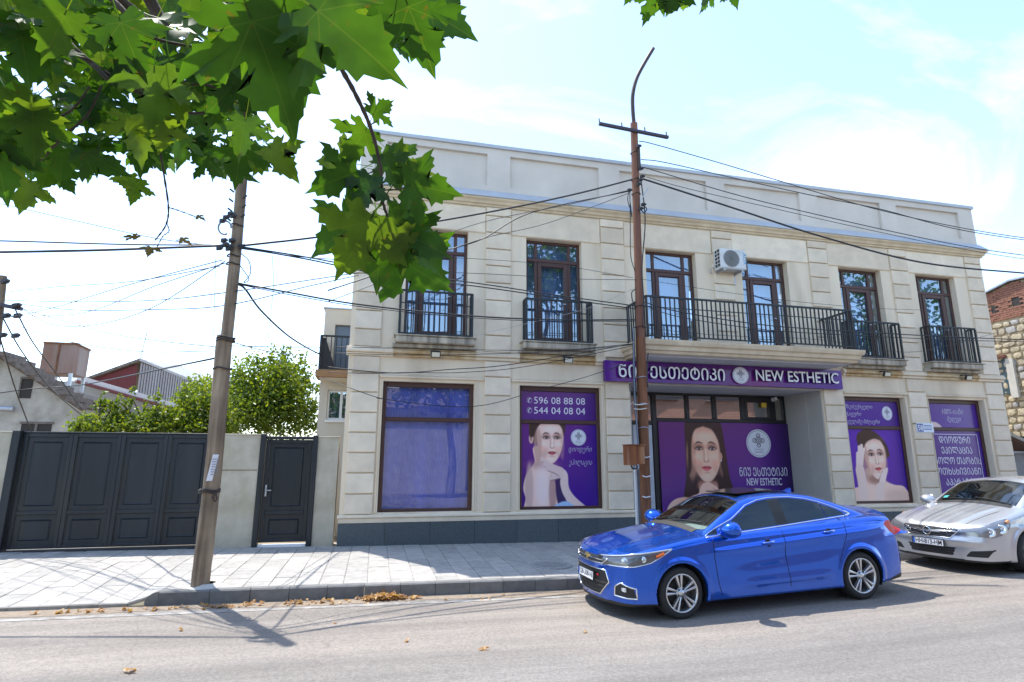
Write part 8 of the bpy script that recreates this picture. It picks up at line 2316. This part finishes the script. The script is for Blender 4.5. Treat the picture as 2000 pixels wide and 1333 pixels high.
# the big near leaves, one by one: base pixel, distance, size, tip direction, tilt
HERO = [
 (478, 10, 1.35, 0.240, 150, 0.15, 0.3), (600, 5, 1.30, 0.216, 128, -0.3, 0.5), (560, 20, 1.4, 0.208, 165, 0.4, 0.2), (520, -40, 1.5, 0.192, 200, -0.2, 0.3),
 (790, -5, 1.6, 0.176, 150, 0.2, 0.3), (830, 20, 1.9, 0.160, 120, -0.2, 0.6), (745, -20, 1.7, 0.160, 185, 0.3, 0.5), (690, -10, 2.0, 0.160, 170, 0.3, 0.3),
 (130, 20, 2.10, 0.150, 205, 0.2, 0.3), (230, 30, 2.10, 0.163, 160, -0.3, 0.4), (300, 50, 2.38, 0.150, 200, 0.3, 0.2), (40, 60, 2.24, 0.150, 170, 0.1, 0.5), (70, 190, 2.52, 0.150, 215, -0.2, 0.3), (20, 230, 2.80, 0.150, 160, 0.3, 0.3),
 (300, 130, 2.10, 0.177, 165, 0.8, 0.2), (330, 110, 2.24, 0.150, 155, 0.9, 0.0), (200, 120, 2.66, 0.136, 190, 0.1, 0.5), (410, 190, 2.66, 0.129, 170, 0.2, 0.2), (480, 230, 1.9, 0.122, 190, -0.3, 0.4),
 (525, 285, 2.1, 0.136, 140, -0.2, 0.4), (470, 280, 2.0, 0.129, 185, 0.2, 0.3), (380, 270, 2.94, 0.122, 165, 0.1, 0.3), (300, 250, 2.94, 0.136, 195, 0.1, 0.2), (430, 290, 3.08, 0.122, 170, -0.4, 0.2),
 (100, 310, 3.08, 0.136, 200, 0.3, 0.4), (30, 300, 3.08, 0.136, 185, -0.3, 0.4), (180, 290, 3.22, 0.122, 170, 0.2, 0.5), (250, 340, 3.36, 0.109, 175, 0.2, 0.5), (268, 352, 3.08, 0.109, 195, 0.4, 0.3),
 # hanging sprig
 (700, 335, 1.75, 0.15, 245, 0.2, 0.3), (718, 250, 1.75, 0.12, 215, 0.3, 0.1), (725, 225, 1.8, 0.08, 55, 0.1, 0.2), (745, 300, 1.75, 0.12, 130, 0.7, 0.3), (728, 345, 1.7, 0.12, 205, -0.5, 0.4), (690, 320, 1.9, 0.13, 280, -0.3, 0.3),
 (792, 360, 1.70, 0.15, 100, -0.3, 0.2), (762, 335, 1.8, 0.14, 75, 0.2, 0.6), (765, 300, 1.85, 0.13, 110, 0.4, 0.7),
 (728, 420, 1.66, 0.20, 210, 0.25, 0.15), (740, 445, 1.72, 0.18, 180, 0.3, 0.2), (700, 430, 1.8, 0.17, 232, -0.2, 0.3), (755, 420, 1.75, 0.15, 150, 0.6, 0.4), (760, 415, 1.8, 0.14, 95, 0.1, 0.9),
 (788, 455, 1.75, 0.16, 120, -0.4, 0.5), (775, 445, 1.7, 0.13, 160, 0.6, 0.2), (800, 470, 1.80, 0.15, 140, 0.2, 0.8),
 (764, 492, 2.02, 0.27, 140, -0.1, -0.6), (790, 470, 1.9, 0.13, 100, -0.2, -1.0),
 # tips at the top edge right of centre
 (1275, -22, 3.6, 0.164, 175, 0.6, 0.2), (1300, -30, 3.7, 0.148, 190, 0.7, 0.3), (1325, -25, 3.6, 0.164, 185, 0.2, -0.9), (1340, -28, 3.7, 0.156, 165, 0.5, -0.8), (1290, -20, 3.7, 0.131, 160, 0.5, 0.4), (1385, -18, 3.7, 0.115, 190, 0.9, 0.2), (1425, -25, 3.8, 0.115, 150, 0.4, 0.4), (1235, -22, 3.8, 0.098, 205, 0.5, 0.4), (1312, -18, 3.8, 0.115, 200, 0.3, 0.5),
]
for i, h in enumerate(HERO):
    add_leaf(*h, var=i % 14)
MASS = [(-60, -60), (880, -60), (840, 60), (760, 110), (660, 120), (560, 185), (540, 250), (560, 320), (440, 345), (330, 315), (240, 305), (170, 345), (90, 385), (-60, 390)]
def in_poly(p, poly):
    c = False
    for i in range(len(poly)):
        x0, y0 = poly[i]; x1, y1 = poly[i-1]
        if (y0 > p[1]) != (y1 > p[1]) and p[0] < (x1-x0)*(p[1]-y0)/(y1-y0)+x0: c = not c
    return c
def gap_noise(x, y): return math.sin(x*0.021+1.3)*math.cos(y*0.027+0.4)+0.6*math.sin(x*0.047-y*0.038)
cnt = 0
while cnt < 300-len(HERO)-14:
    px, py = rl.uniform(-40, 860), rl.uniform(-50, 370)
    if not in_poly((px, py+30), MASS): continue
    if gap_noise(px, py) < -0.2: continue
    dd = rl.uniform(2.2, 3.8)
    add_leaf(px, py, dd, rl.uniform(0.10, 0.165), rl.gauss(178, 38), rl.gauss(0, 0.55), rl.gauss(0.35, 0.5))
    cnt += 1
# the farther leaves of the crown and the added shade leaves: one mesh
class LeafHeap:
    def __init__(s): s.V = []; s.F = []; s.U = []; s.n = 0
    def add(s, V, F, M):
        A = np.array(V)@np.array(M.to_3x3()).T+np.array(M.translation)
        s.V.append(A); s.F += [tuple(i+s.n for i in f) for f in F]; s.U += [(v[0]+0.5, v[1]) for v in V]; s.n += len(V)
    def build(s, name, mt, parent):
        me = bpy.data.meshes.new(name); V = np.concatenate(s.V)-np.array(off_of(parent))
        me.from_pydata(V.tolist(), [], s.F); me.materials.append(mt)
        li = np.empty(len(me.loops), np.int32); me.loops.foreach_get('vertex_index', li)
        uv = me.uv_layers.new(name='UVMap'); uv.data.foreach_set('uv', np.array(s.U, np.float32)[li].ravel())
        me.update()
        o = link(name, me, parent); return o
base_leaves = [leaf_verts(rl) for _ in range(10)]
hp = LeafHeap()
def heap_leaf(p, size, n, t):
    M = basis(n, t).to_4x4() @ Matrix.Diagonal((size, size, size, 1)); M.translation = p
    V, F = base_leaves[rl.randrange(10)]; hp.add(V, F, M)
k = 0
while k < 820:
    px, py = rl.uniform(-150, 860), rl.uniform(-260, 350)
    if py > -40 and (not in_poly((px, py+18), MASS)): continue
    if gap_noise(px*1.3+50, py*1.2) < 0.0 and py > 0: continue
    dd = rl.uniform(3.6, 6.5); d = pdir(px, py); p = CAM+d*dd
    n = Vector((rl.gauss(0, 0.6), rl.gauss(-0.35, 0.6), rl.gauss(0.7, 0.5))); t = Vector((rl.gauss(0, 0.7), rl.gauss(0, 0.7), -0.8+rl.gauss(0, 0.5)))
    heap_leaf(p, rl.uniform(0.11, 0.17), n, t); k += 1
q_ = 0
while q_ < 420:                                        # unseen leaves added above the frame to shade the near ones
    p = Vector((rl.uniform(-5.0, 1.0), rl.uniform(0.8, 4.4), rl.uniform(3.4, 7.4)))
    v = p-CAM; zc = v.dot(CF); py_ = 666.5-FPX*v.dot(CU)/zc
    if py_ > -170: continue
    if any((p-(CAM+pdir(*s_)*1.8)).cross(sun_to).length < 0.42 for s_ in ((800, 470), (790, 540), (730, 470), (830, 100), (540, 330), (330, 220))): continue
    heap_leaf(p, rl.uniform(0.14, 0.20), Vector((rl.gauss(0, 0.5), rl.gauss(0, 0.5), 1)), Vector((rl.gauss(0, 1), rl.gauss(0, 1), -0.6))); q_ += 1
for k in range(900):                                    # crown above and behind the camera, out of the picture
    p = Vector((rl.gauss(-2.6, 2.0), rl.gauss(-1.6, 1.7), rl.uniform(5.4, 9.5)))
    heap_leaf(p, rl.uniform(0.15, 0.22), Vector((rl.gauss(0, 0.6), rl.gauss(0, 0.6), 1)), Vector((rl.gauss(0, 1), rl.gauss(0, 1), -0.6)))
tag(hp.build('far_and_shade_leaves', LEAF, tree), kind='stuff')
b = MB(); b.tube(spline([(-3.4, -1.6, -0.3), (-3.45, -1.5, 2), (-3.3, -1.3, 4), (-3.0, -1.0, 6.2), (-2.8, -0.8, 8.5)], 5), 0, 14, True, [0.26-0.008*i for i in range(21)]); b.build('trunk', mat('mottled plane bark', (0.30, 0.27, 0.20), 0.9, col2=(0.16, 0.14, 0.10), vscale=4, bump=0.3), tree, smooth=True)
def branch(pts, r0, r1, name='branch'):
    P_ = [CAM+pdir(p[0], p[1])*p[2] if len(p) == 3 else Vector(p[:3]) for p in pts]
    S_ = spline(P_, 7); n = len(S_)
    b = MB(); b.tube(S_, 0, 7, True, [r0+(r1-r0)*i/(n-1)+0.0008*math.sin(i*2.3) for i in range(n)]); b.build(name, BARK, tree, smooth=True)
W_ = lambda x, y, z: (x, y, z, 0)
branch([(600, -60, 1.76), (622, 20, 1.72), (660, 120, 1.70), (692, 180, 1.70), (722, 245, 1.70), (742, 320, 1.70), (748, 395, 1.70), (760, 432, 1.72)], 0.0085, 0.0030)
branch([W_(-3.2, -1.2, 4.6), W_(-1.9, 0.2, 4.3), (560, -160, 1.9), (622, 20, 1.72)], 0.05, 0.0088)
branch([(748, 395, 1.70), (720, 425, 1.70), (700, 440, 1.75)], 0.0026, 0.0018); branch([(748, 395, 1.70), (770, 460, 1.75), (778, 500, 1.85)], 0.0030, 0.0018); branch([(745, 372, 1.70), (780, 370, 1.70), (805, 362, 1.70)], 0.0026, 0.0016); branch([(742, 330, 1.70), (715, 340, 1.75), (695, 338, 1.75)], 0.0024, 0.0015); branch([(722, 245, 1.70), (738, 236, 1.75)], 0.0022, 0.0015)
branch([W_(-3.1, -1.1, 5.2), W_(-2.4, 0.6, 5.0), (-60, -120, 3.0), (110, 60, 2.6)], 0.05, 0.011)
branch([(-60, -120, 3.0), (110, 60, 2.6), (180, 125, 2.5), (270, 180, 2.5), (360, 220, 2.5), (450, 215, 2.5)], 0.012, 0.004)
branch([(180, 125, 2.5), (230, 165, 2.4), (330, 175, 2.4), (400, 165, 2.4), (470, 205, 2.4)], 0.008, 0.003)
branch([W_(-2.9, -0.9, 5.6), (200, -150, 2.8), (210, -10, 2.4)], 0.04, 0.010)
branch([(210, -10, 2.4), (260, 40, 2.3), (300, 75, 2.3), (420, 100, 2.3)], 0.010, 0.003)
branch([(330, 190, 2.5), (360, 160, 2.5), (440, 165, 2.5), (480, 230, 2.6), (490, 320, 2.8)], 0.006, 0.003)
branch([(90, 240, 2.6), (140, 215, 2.5), (175, 170, 2.5)], 0.005, 0.003); branch([(60, 330, 2.6), (120, 270, 2.5), (170, 225, 2.5), (200, 165, 2.5)], 0.006, 0.003)
branch([(310, 280, 2.3), (320, 340, 2.3), (329, 405, 2.3), (324, 440, 2.3), (303, 470, 2.3)], 0.0035, 0.0022, 'twig'); branch([(327, 405, 2.3), (350, 412, 2.3), (385, 425, 2.3)], 0.0022, 0.0015, 'twig'); branch([(325, 435, 2.3), (330, 452, 2.3), (318, 462, 2.3), (306, 484, 2.3)], 0.002, 0.0014, 'twig')
DRY = leaf_mat('dry brown leaf', (0.10, 0.075, 0.03), (0.16, 0.12, 0.04), (0.20, 0.14, 0.05), False, 0.25)
VARD = [leaf_mesh(rl, DRY) for _ in range(3)]
for (px, py, s_, a) in ((268, 466, 0.05, 265), (350, 468, 0.045, 95), (298, 484, 0.05, 190), (383, 423, 0.035, 100)):
    o = bpy.data.objects.new('dry_leaf', VARD[0]); COL.objects.link(o); o.parent = tree; d = pdir(px, py)
    M = basis(-d+CU*1.6, screen_tip(a)).to_4x4() @ Matrix.Diagonal((s_, s_, s_, 1)); M.translation = CAM+d*2.3-OFFT; o.matrix_basis = M

# ---- garden greenery: small-leaved crowns made of separate leaf faces
def crown_mat(name, a, b_, c):
    return leaf_mat(name, a, b_, c, False, 0.5)
GL1 = crown_mat('bright garden leaf', (0.055, 0.105, 0.018), (0.095, 0.155, 0.022), (0.150, 0.200, 0.028))
GL2 = crown_mat('mid garden leaf', (0.060, 0.120, 0.020), (0.100, 0.165, 0.026), (0.165, 0.215, 0.030))
GL3 = crown_mat('dark conifer needle', (0.018, 0.040, 0.018), (0.025, 0.052, 0.022), (0.035, 0.065, 0.024))
def crown(parent, lobes, n, size, mt, seed, name='crown', up=0.5):
    """lobes: (centre, radii) clumps; leaves sit toward each clump's shell, with gaps between the clumps"""
    rg = random.Random(seed); V = []; F = []
    tot = sum(l[1].x*l[1].y*l[1].z for l in lobes)
    for c, r in lobes:
        m_ = max(20, int(n*r.x*r.y*r.z/tot))
        tw = [(Vector((rg.gauss(0, 1), rg.gauss(0, 1), rg.gauss(0, 1))).normalized(), rg.uniform(0.30, 1.38)) for _ in range(max(6, m_//16))]
        for i in range(m_):
            d, q = tw[rg.randrange(len(tw))]
            e = Vector((rg.gauss(0, 0.20), rg.gauss(0, 0.20), rg.gauss(0, 0.20)))
            p = c+Vector(((d.x*q+e.x)*r.x, (d.y*q+e.y)*r.y, (d.z*q+e.z)*r.z))
            nn = Vector((rg.gauss(0, 0.7), rg.gauss(0, 0.7), up+rg.gauss(0, 0.5))).normalized(); t = Vector((rg.gauss(0, 1), rg.gauss(0, 1), rg.gauss(-0.2, 0.8)))
            t = (t-nn*t.dot(nn)).normalized(); x = t.cross(nn); s_ = size*rg.uniform(0.6, 1.3); k_ = len(V)
            V += [p, p+t*s_*0.45+x*s_*0.32+nn*s_*0.05, p+t*s_, p+t*s_*0.45-x*s_*0.32+nn*s_*0.05]
            F += [(k_, k_+1, k_+2), (k_, k_+2, k_+3)]
    o_ = off_of(parent); me = bpy.data.meshes.new(name); me.from_pydata([tuple(v-o_) for v in V], [], F); me.materials.append(mt); me.update()
    return link(name, me, parent)
def garden_tree(name, label, cat, base, trunk_top, lobes, n, size, mt, seed, group=None, limbs=True, r=0.07):
    t = thing(name, label, cat, base, 0, group)
    b = MB(); S_ = spline([base, (Vector(base)+Vector(trunk_top))/2+Vector((0.06, 0, 0)), trunk_top], 5); b.tube(S_, 0, 8, True, [r*(1-0.5*i/(len(S_)-1)) for i in range(len(S_))]); b.build('trunk', BARK, t, smooth=True)
    if limbs:
        for c, rr_ in lobes:
            b = MB(); S_ = spline([Vector(trunk_top)-Vector((0, 0, 0.3)), (Vector(trunk_top)+c)/2+Vector((0, 0, 0.1)), c+Vector((0, 0, rr_.z*0.6))], 4); b.tube(S_, 0, 6, True, [r*0.5*(1-0.75*i/(len(S_)-1)) for i in range(len(S_))]); b.build('limb', BARK, t, smooth=True)
    crown(t, lobes, n, size, mt, seed)
    return t
def LB(px, py, Y, rx, rz, ry=None): return (at(px, py, Y), Vector((rx, ry or rx, rz)))
YG = 18.0
garden_tree('garden_tree', 'bright bushy garden tree rising right of the wooden pole behind the single door', 'tree', Vector((at(520, 850, YG).x, YG, -0.2)), at(520, 800, YG),
  [LB(470, 800, YG, 0.55, 0.75), LB(510, 740, YG, 0.65, 0.60), LB(555, 725, YG+0.3, 0.60, 0.45), LB(540, 800, YG-0.2, 0.75, 0.70), LB(590, 750, YG+0.4, 0.42, 0.35), LB(585, 815, YG+0.2, 0.55, 0.55), LB(480, 745, YG+0.3, 0.4, 0.5), LB(600, 725, YG+0.6, 0.22, 0.2), LB(497, 705, YG, 0.22, 0.30), LB(530, 700, YG+0.2, 0.14, 0.40), LB(565, 700, YG+0.2, 0.13, 0.30), LB(612, 758, YG+0.5, 0.28, 0.14), LB(610, 790, YG+0.4, 0.22, 0.30), LB(474, 715, YG+0.2, 0.13, 0.35), LB(590, 705, YG+0.4, 0.22, 0.12), LB(455, 775, YG+0.5, 0.45, 0.5), LB(450, 820, YG+0.4, 0.5, 0.45), LB(560, 770, YG-0.2, 0.7, 0.6), LB(505, 800, YG-0.4, 0.7, 0.7)], 15000, 0.11, GL2, 5)
garden_tree('garden_shrub', 'bright yellow green shrub close to the left side of the wooden pole', 'shrub', Vector((at(395, 850, 16).x, 16, -0.2)), at(395, 830, 16),
  [LB(360, 815, 16, 0.45, 0.45), LB(400, 790, 16.2, 0.4, 0.55), LB(385, 840, 16, 0.6, 0.4), LB(330, 835, 16, 0.45, 0.3), LB(420, 820, 16.3, 0.5, 0.6), LB(365, 785, 16.2, 0.25, 0.3)], 6500, 0.10, GL1, 6)
garden_tree('garden_shrub', 'loose leafy shrub over the middle of the wide gate', 'shrub', Vector((at(285, 850, 15.6).x, 15.6, -0.2)), at(285, 840, 15.6),
  [LB(290, 835, 15.6, 0.45, 0.30), LB(250, 832, 15.8, 0.40, 0.32), LB(230, 800, 15.7, 0.14, 0.32), LB(255, 790, 15.8, 0.14, 0.30), LB(305, 805, 15.8, 0.2, 0.32)], 3600, 0.09, GL1, 7)
garden_tree('garden_shrub', 'sparse shrub with upright shoots beside the plaster house', 'shrub', Vector((at(190, 850, 15.4).x, 15.4, -0.2)), at(190, 845, 15.4),
  [LB(185, 835, 15.4, 0.4, 0.28), LB(215, 815, 15.6, 0.18, 0.30), LB(195, 795, 15.6, 0.12, 0.3), LB(165, 840, 15.4, 0.2, 0.2)], 1900, 0.09, GL1, 8)
garden_tree('background_tree', 'mid green tree behind the shrubs, at the end of the corrugated wall', 'tree', Vector((at(400, 850, 26).x, 26, -0.2)), at(400, 800, 26),
  [LB(400, 785, 26, 0.8, 0.8), LB(388, 765, 26.5, 0.45, 0.4), LB(430, 790, 26, 0.8, 0.8)], 6000, 0.14, GL2, 9)
cf = garden_tree('conifer', 'thin dark pointed treetop above the garden tree', 'tree', Vector((at(551, 850, 30).x, 30, -0.2)), at(551, 690, 30),
  [LB(551, 745, 30, 0.75, 0.5), LB(551, 715, 30, 0.38, 0.5), LB(551, 690, 30, 0.12, 0.5)], 1500, 0.14, GL3, 10, limbs=False)
# ---- fallen leaves
BROWN_L = leaf_mat('fallen brown leaf', (0.30, 0.15, 0.05), (0.36, 0.20, 0.075), (0.42, 0.28, 0.10), False, 0.2)
VARF = []
for _ in range(6):
    V, F = leaf_verts(rl, 0.9, 0.6); me = bpy.data.meshes.new('fallen_leaf'); me.from_pydata(V, [], F); me.materials.append(BROWN_L); me.update(); VARF.append(me)
def fallen(x, y, z, s_, label):
    o = bpy.data.objects.new('fallen_leaf', VARF[rl.randrange(6)]); COL.objects.link(o)
    o.location = (x, y, z+0.02*s_/0.1); o.scale = (s_, s_, s_); o.rotation_euler = (rl.uniform(-0.35, 0.35), rl.uniform(-0.35, 0.35), rl.uniform(0, 6.28))
    return tag(o, label, 'leaf', 'dry leaves fallen on the road')
for (px, py, s_, lab) in ((247, 1315, 0.10, 'yellow brown dry leaf lying alone at the lower left of the road'), (943, 1268, 0.085, 'pale dry leaf lying on the road below the middle of the kerb'), (797, 1253, 0.075, 'small brown dry leaf on the road left of the pale one'), (350, 1232, 0.085, 'dry leaf on the road just beyond the pole shadow, left of it'), (1140, 1235, 0.05, 'tiny dry leaf on the road in front of the blue car\'s nose'), (655, 1217, 0.05, 'tiny dry leaf on the line shadows below the leaf heap')):
    d = ray(px, py); t = (-0.205-1.68)/(d.z+0.0101*d.x); p = CAM+d*t; fallen(p.x, p.y, z_road(p.x), s_, lab)
hp = LeafHeap(); bl = [leaf_verts(rl, 1.0, 0.7) for _ in range(6)]
def ground_leaf(x, y, z, s_):
    n = Vector((rl.gauss(0, 0.4), rl.gauss(0, 0.4), 1)); M = basis(n, Vector((rl.gauss(0, 1), rl.gauss(0, 1), 0.1))).to_4x4() @ Matrix.Diagonal((s_, s_, s_, 1)); M.translation = (x, y, z)
    V, F = bl[rl.randrange(6)]; hp.add(V, F, M)
for k in range(110):
    x = 0.22+rl.gauss(0, 0.19); y = 8.68+rl.gauss(0, 0.045); h = max(0, 0.06*(1-abs(x-0.22)/0.5))
    ground_leaf(x, y, z_road(x)+0.012+rl.uniform(0, h+0.01), rl.uniform(0.045, 0.085))
for x0 in (-3.6, -3.25, -2.9, -2.55, -2.35, -1.92, -1.85, -1.7, -1.5, -1.0, -0.75, -0.6, -0.42):
    for k in range(rl.randrange(2, 9)):
        x = x0+rl.gauss(0, 0.09); y = 8.66+rl.gauss(0, 0.05); ground_leaf(x, y, z_road(x)+0.012+rl.uniform(0, 0.015), rl.uniform(0.04, 0.08))
for k in range(22):
    x = rl.uniform(-4, 3); y = 8.6+rl.gauss(0, 0.09); ground_leaf(x, y, z_road(x)+0.012, rl.uniform(0.02, 0.05))
lh = bpy.data.objects.new('leaf_litter_root', None)
bpy.data.objects.remove(lh)
me = bpy.data.meshes.new('leaf_litter'); V = np.concatenate(hp.V); me.from_pydata(V.tolist(), [], hp.F); me.materials.append(BROWN_L); me.update()
tag(link('leaf_litter', me), 'heap and scatter of dry brown leaves along the gutter', 'leaves', kind='stuff')

# ------------------------------------------------------------------ the other side of the street, mirrored in the panes and the paint
op = thing('brick_house', 'red brick house across the street, mirrored in the entrance panes', 'house', (24, -9.5, -0.2))
BW = bpy.data.materials.new('brick courses'); BW.use_nodes = True
nt = BW.node_tree; bt_ = nt.nodes.new('ShaderNodeTexBrick'); tcn = nt.nodes.new('ShaderNodeTexCoord'); mp = nt.nodes.new('ShaderNodeMapping')
mp.inputs['Rotation'].default_value = (R(90), 0, 0)
nt.links.new(tcn.outputs['Object'], mp.inputs['Vector']); nt.links.new(mp.outputs['Vector'], bt_.inputs['Vector'])
bt_.inputs['Scale'].default_value = 2.2; bt_.inputs['Color1'].default_value = (0.33, 0.13, 0.085, 1); bt_.inputs['Color2'].default_value = (0.25, 0.10, 0.065, 1); bt_.inputs['Mortar'].default_value = (0.36, 0.32, 0.27, 1)
nt.links.new(bt_.outputs['Color'], nt.nodes['Principled BSDF'].inputs['Base Color'])
b = MB(); b.box(6.5, 44, -16, -9.5, -0.4, 6.2); b.build('wall', BW, op)
b = MB(); b._add([(6.2, -9.1, 6.2), (44.3, -9.1, 6.2), (44.3, -12.7, 7.9), (6.2, -12.7, 7.9), (6.2, -16.4, 6.2), (44.3, -16.4, 6.2)], [(0, 1, 2, 3), (3, 2, 5, 4), (0, 3, 4), (1, 5, 2)]); b.build('roof', ROOFT, op)
for x in (10, 14, 18, 22, 26, 30, 34):
    b = MB(); b.box(x-0.6, x+0.6, -9.52, -9.44, 2.4, 4.2); w_o = b.build('window', WHITE, op); b = MB(); b.box(x-0.5, x+0.5, -9.44, -9.42, 2.5, 4.1); b.build('pane', mat('dark far pane', (0.03, 0.035, 0.04), 0.1), w_o)
op2 = thing('pale_house', 'pale plastered house across the street, mirrored in the blue window', 'house', (-8, -9.5, -0.2))
b = MB(); b.box(-24, 5.5, -16, -9.5, -0.4, 4.6); b.build('wall', PH, op2)
b = MB(); b._add([(-24.3, -9.1, 4.6), (5.8, -9.1, 4.6), (5.8, -12.7, 6.2), (-24.3, -12.7, 6.2), (-24.3, -16.4, 4.6), (5.8, -16.4, 4.6)], [(0, 1, 2, 3), (3, 2, 5, 4), (0, 3, 4), (1, 5, 2)]); b.build('roof', ROOFT, op2)
for x in (-21, -17, -13):
    b = MB(); b.box(x-0.55, x+0.55, -9.52, -9.44, 1.2, 2.9); w_o = b.build('window', ROOFT, op2); b = MB(); b.box(x-0.45, x+0.45, -9.44, -9.42, 1.3, 2.8); b.build('pane', _M['dark far pane'], w_o)
def street_tree(label, x, y, h, lobes, seed):
    t = thing('street_tree', label, 'tree', (x, y, -0.3), 0, 'street trees across the road')
    b = MB(); S_ = spline([(x, y, -0.3), (x+0.1, y, h*0.35), (x-0.15, y, h*0.7), (x, y, h)], 6); b.tube(S_, 0, 10, True, [0.24*(1-0.6*i/(len(S_)-1)) for i in range(len(S_))]); b.build('trunk', mat('mottled plane bark', (0.3, 0.27, 0.2), 0.9), t, smooth=True)
    L_ = [(Vector((x+a, y+b_, z)), Vector((r_, r_, r_*0.8))) for a, b_, z, r_ in lobes]
    for c, rr_ in L_:
        b = MB(); b.tube(spline([(x, y, h*0.75), (Vector((x, y, h*0.8))+c)/2, c], 4), 0, 6, True, [0.08-0.006*i for i in range(9)]); b.build('limb', BARK, t, smooth=True)
    crown(t, L_, 2600, 0.34, LEAF, seed)
street_tree('tall bare trunked plane tree across the street, mirrored in the second upper window', 8.6, -1.6, 10.5, [(-0.9, 0, 11.5, 1.3), (1.0, -0.6, 12.0, 1.5), (0.2, -1.2, 10.8, 1.2)], 31)
street_tree('broad green plane tree across the street, mirrored in the rightmost upper windows', 30.5, -1.8, 7.5, [(-3.0, 0, 9.0, 2.2), (0.5, -0.5, 9.5, 2.6), (3.5, 0, 9.5, 2.6), (-1.5, -1.0, 12.0, 2.2), (2.5, -1, 12.5, 2.3), (-2.5, 0, 7.2, 1.6)], 32)
street_tree('plane tree across the street, mirrored in the top of the plain blue window', 3.9, -4.5, 5.0, [(-1.4, 0, 6.2, 1.5), (0.8, 0, 6.5, 1.4), (0.0, 0.8, 5.0, 1.2), (-2.2, 0.3, 5.2, 1.1), (1.6, 0.2, 5.0, 1.0)], 33)
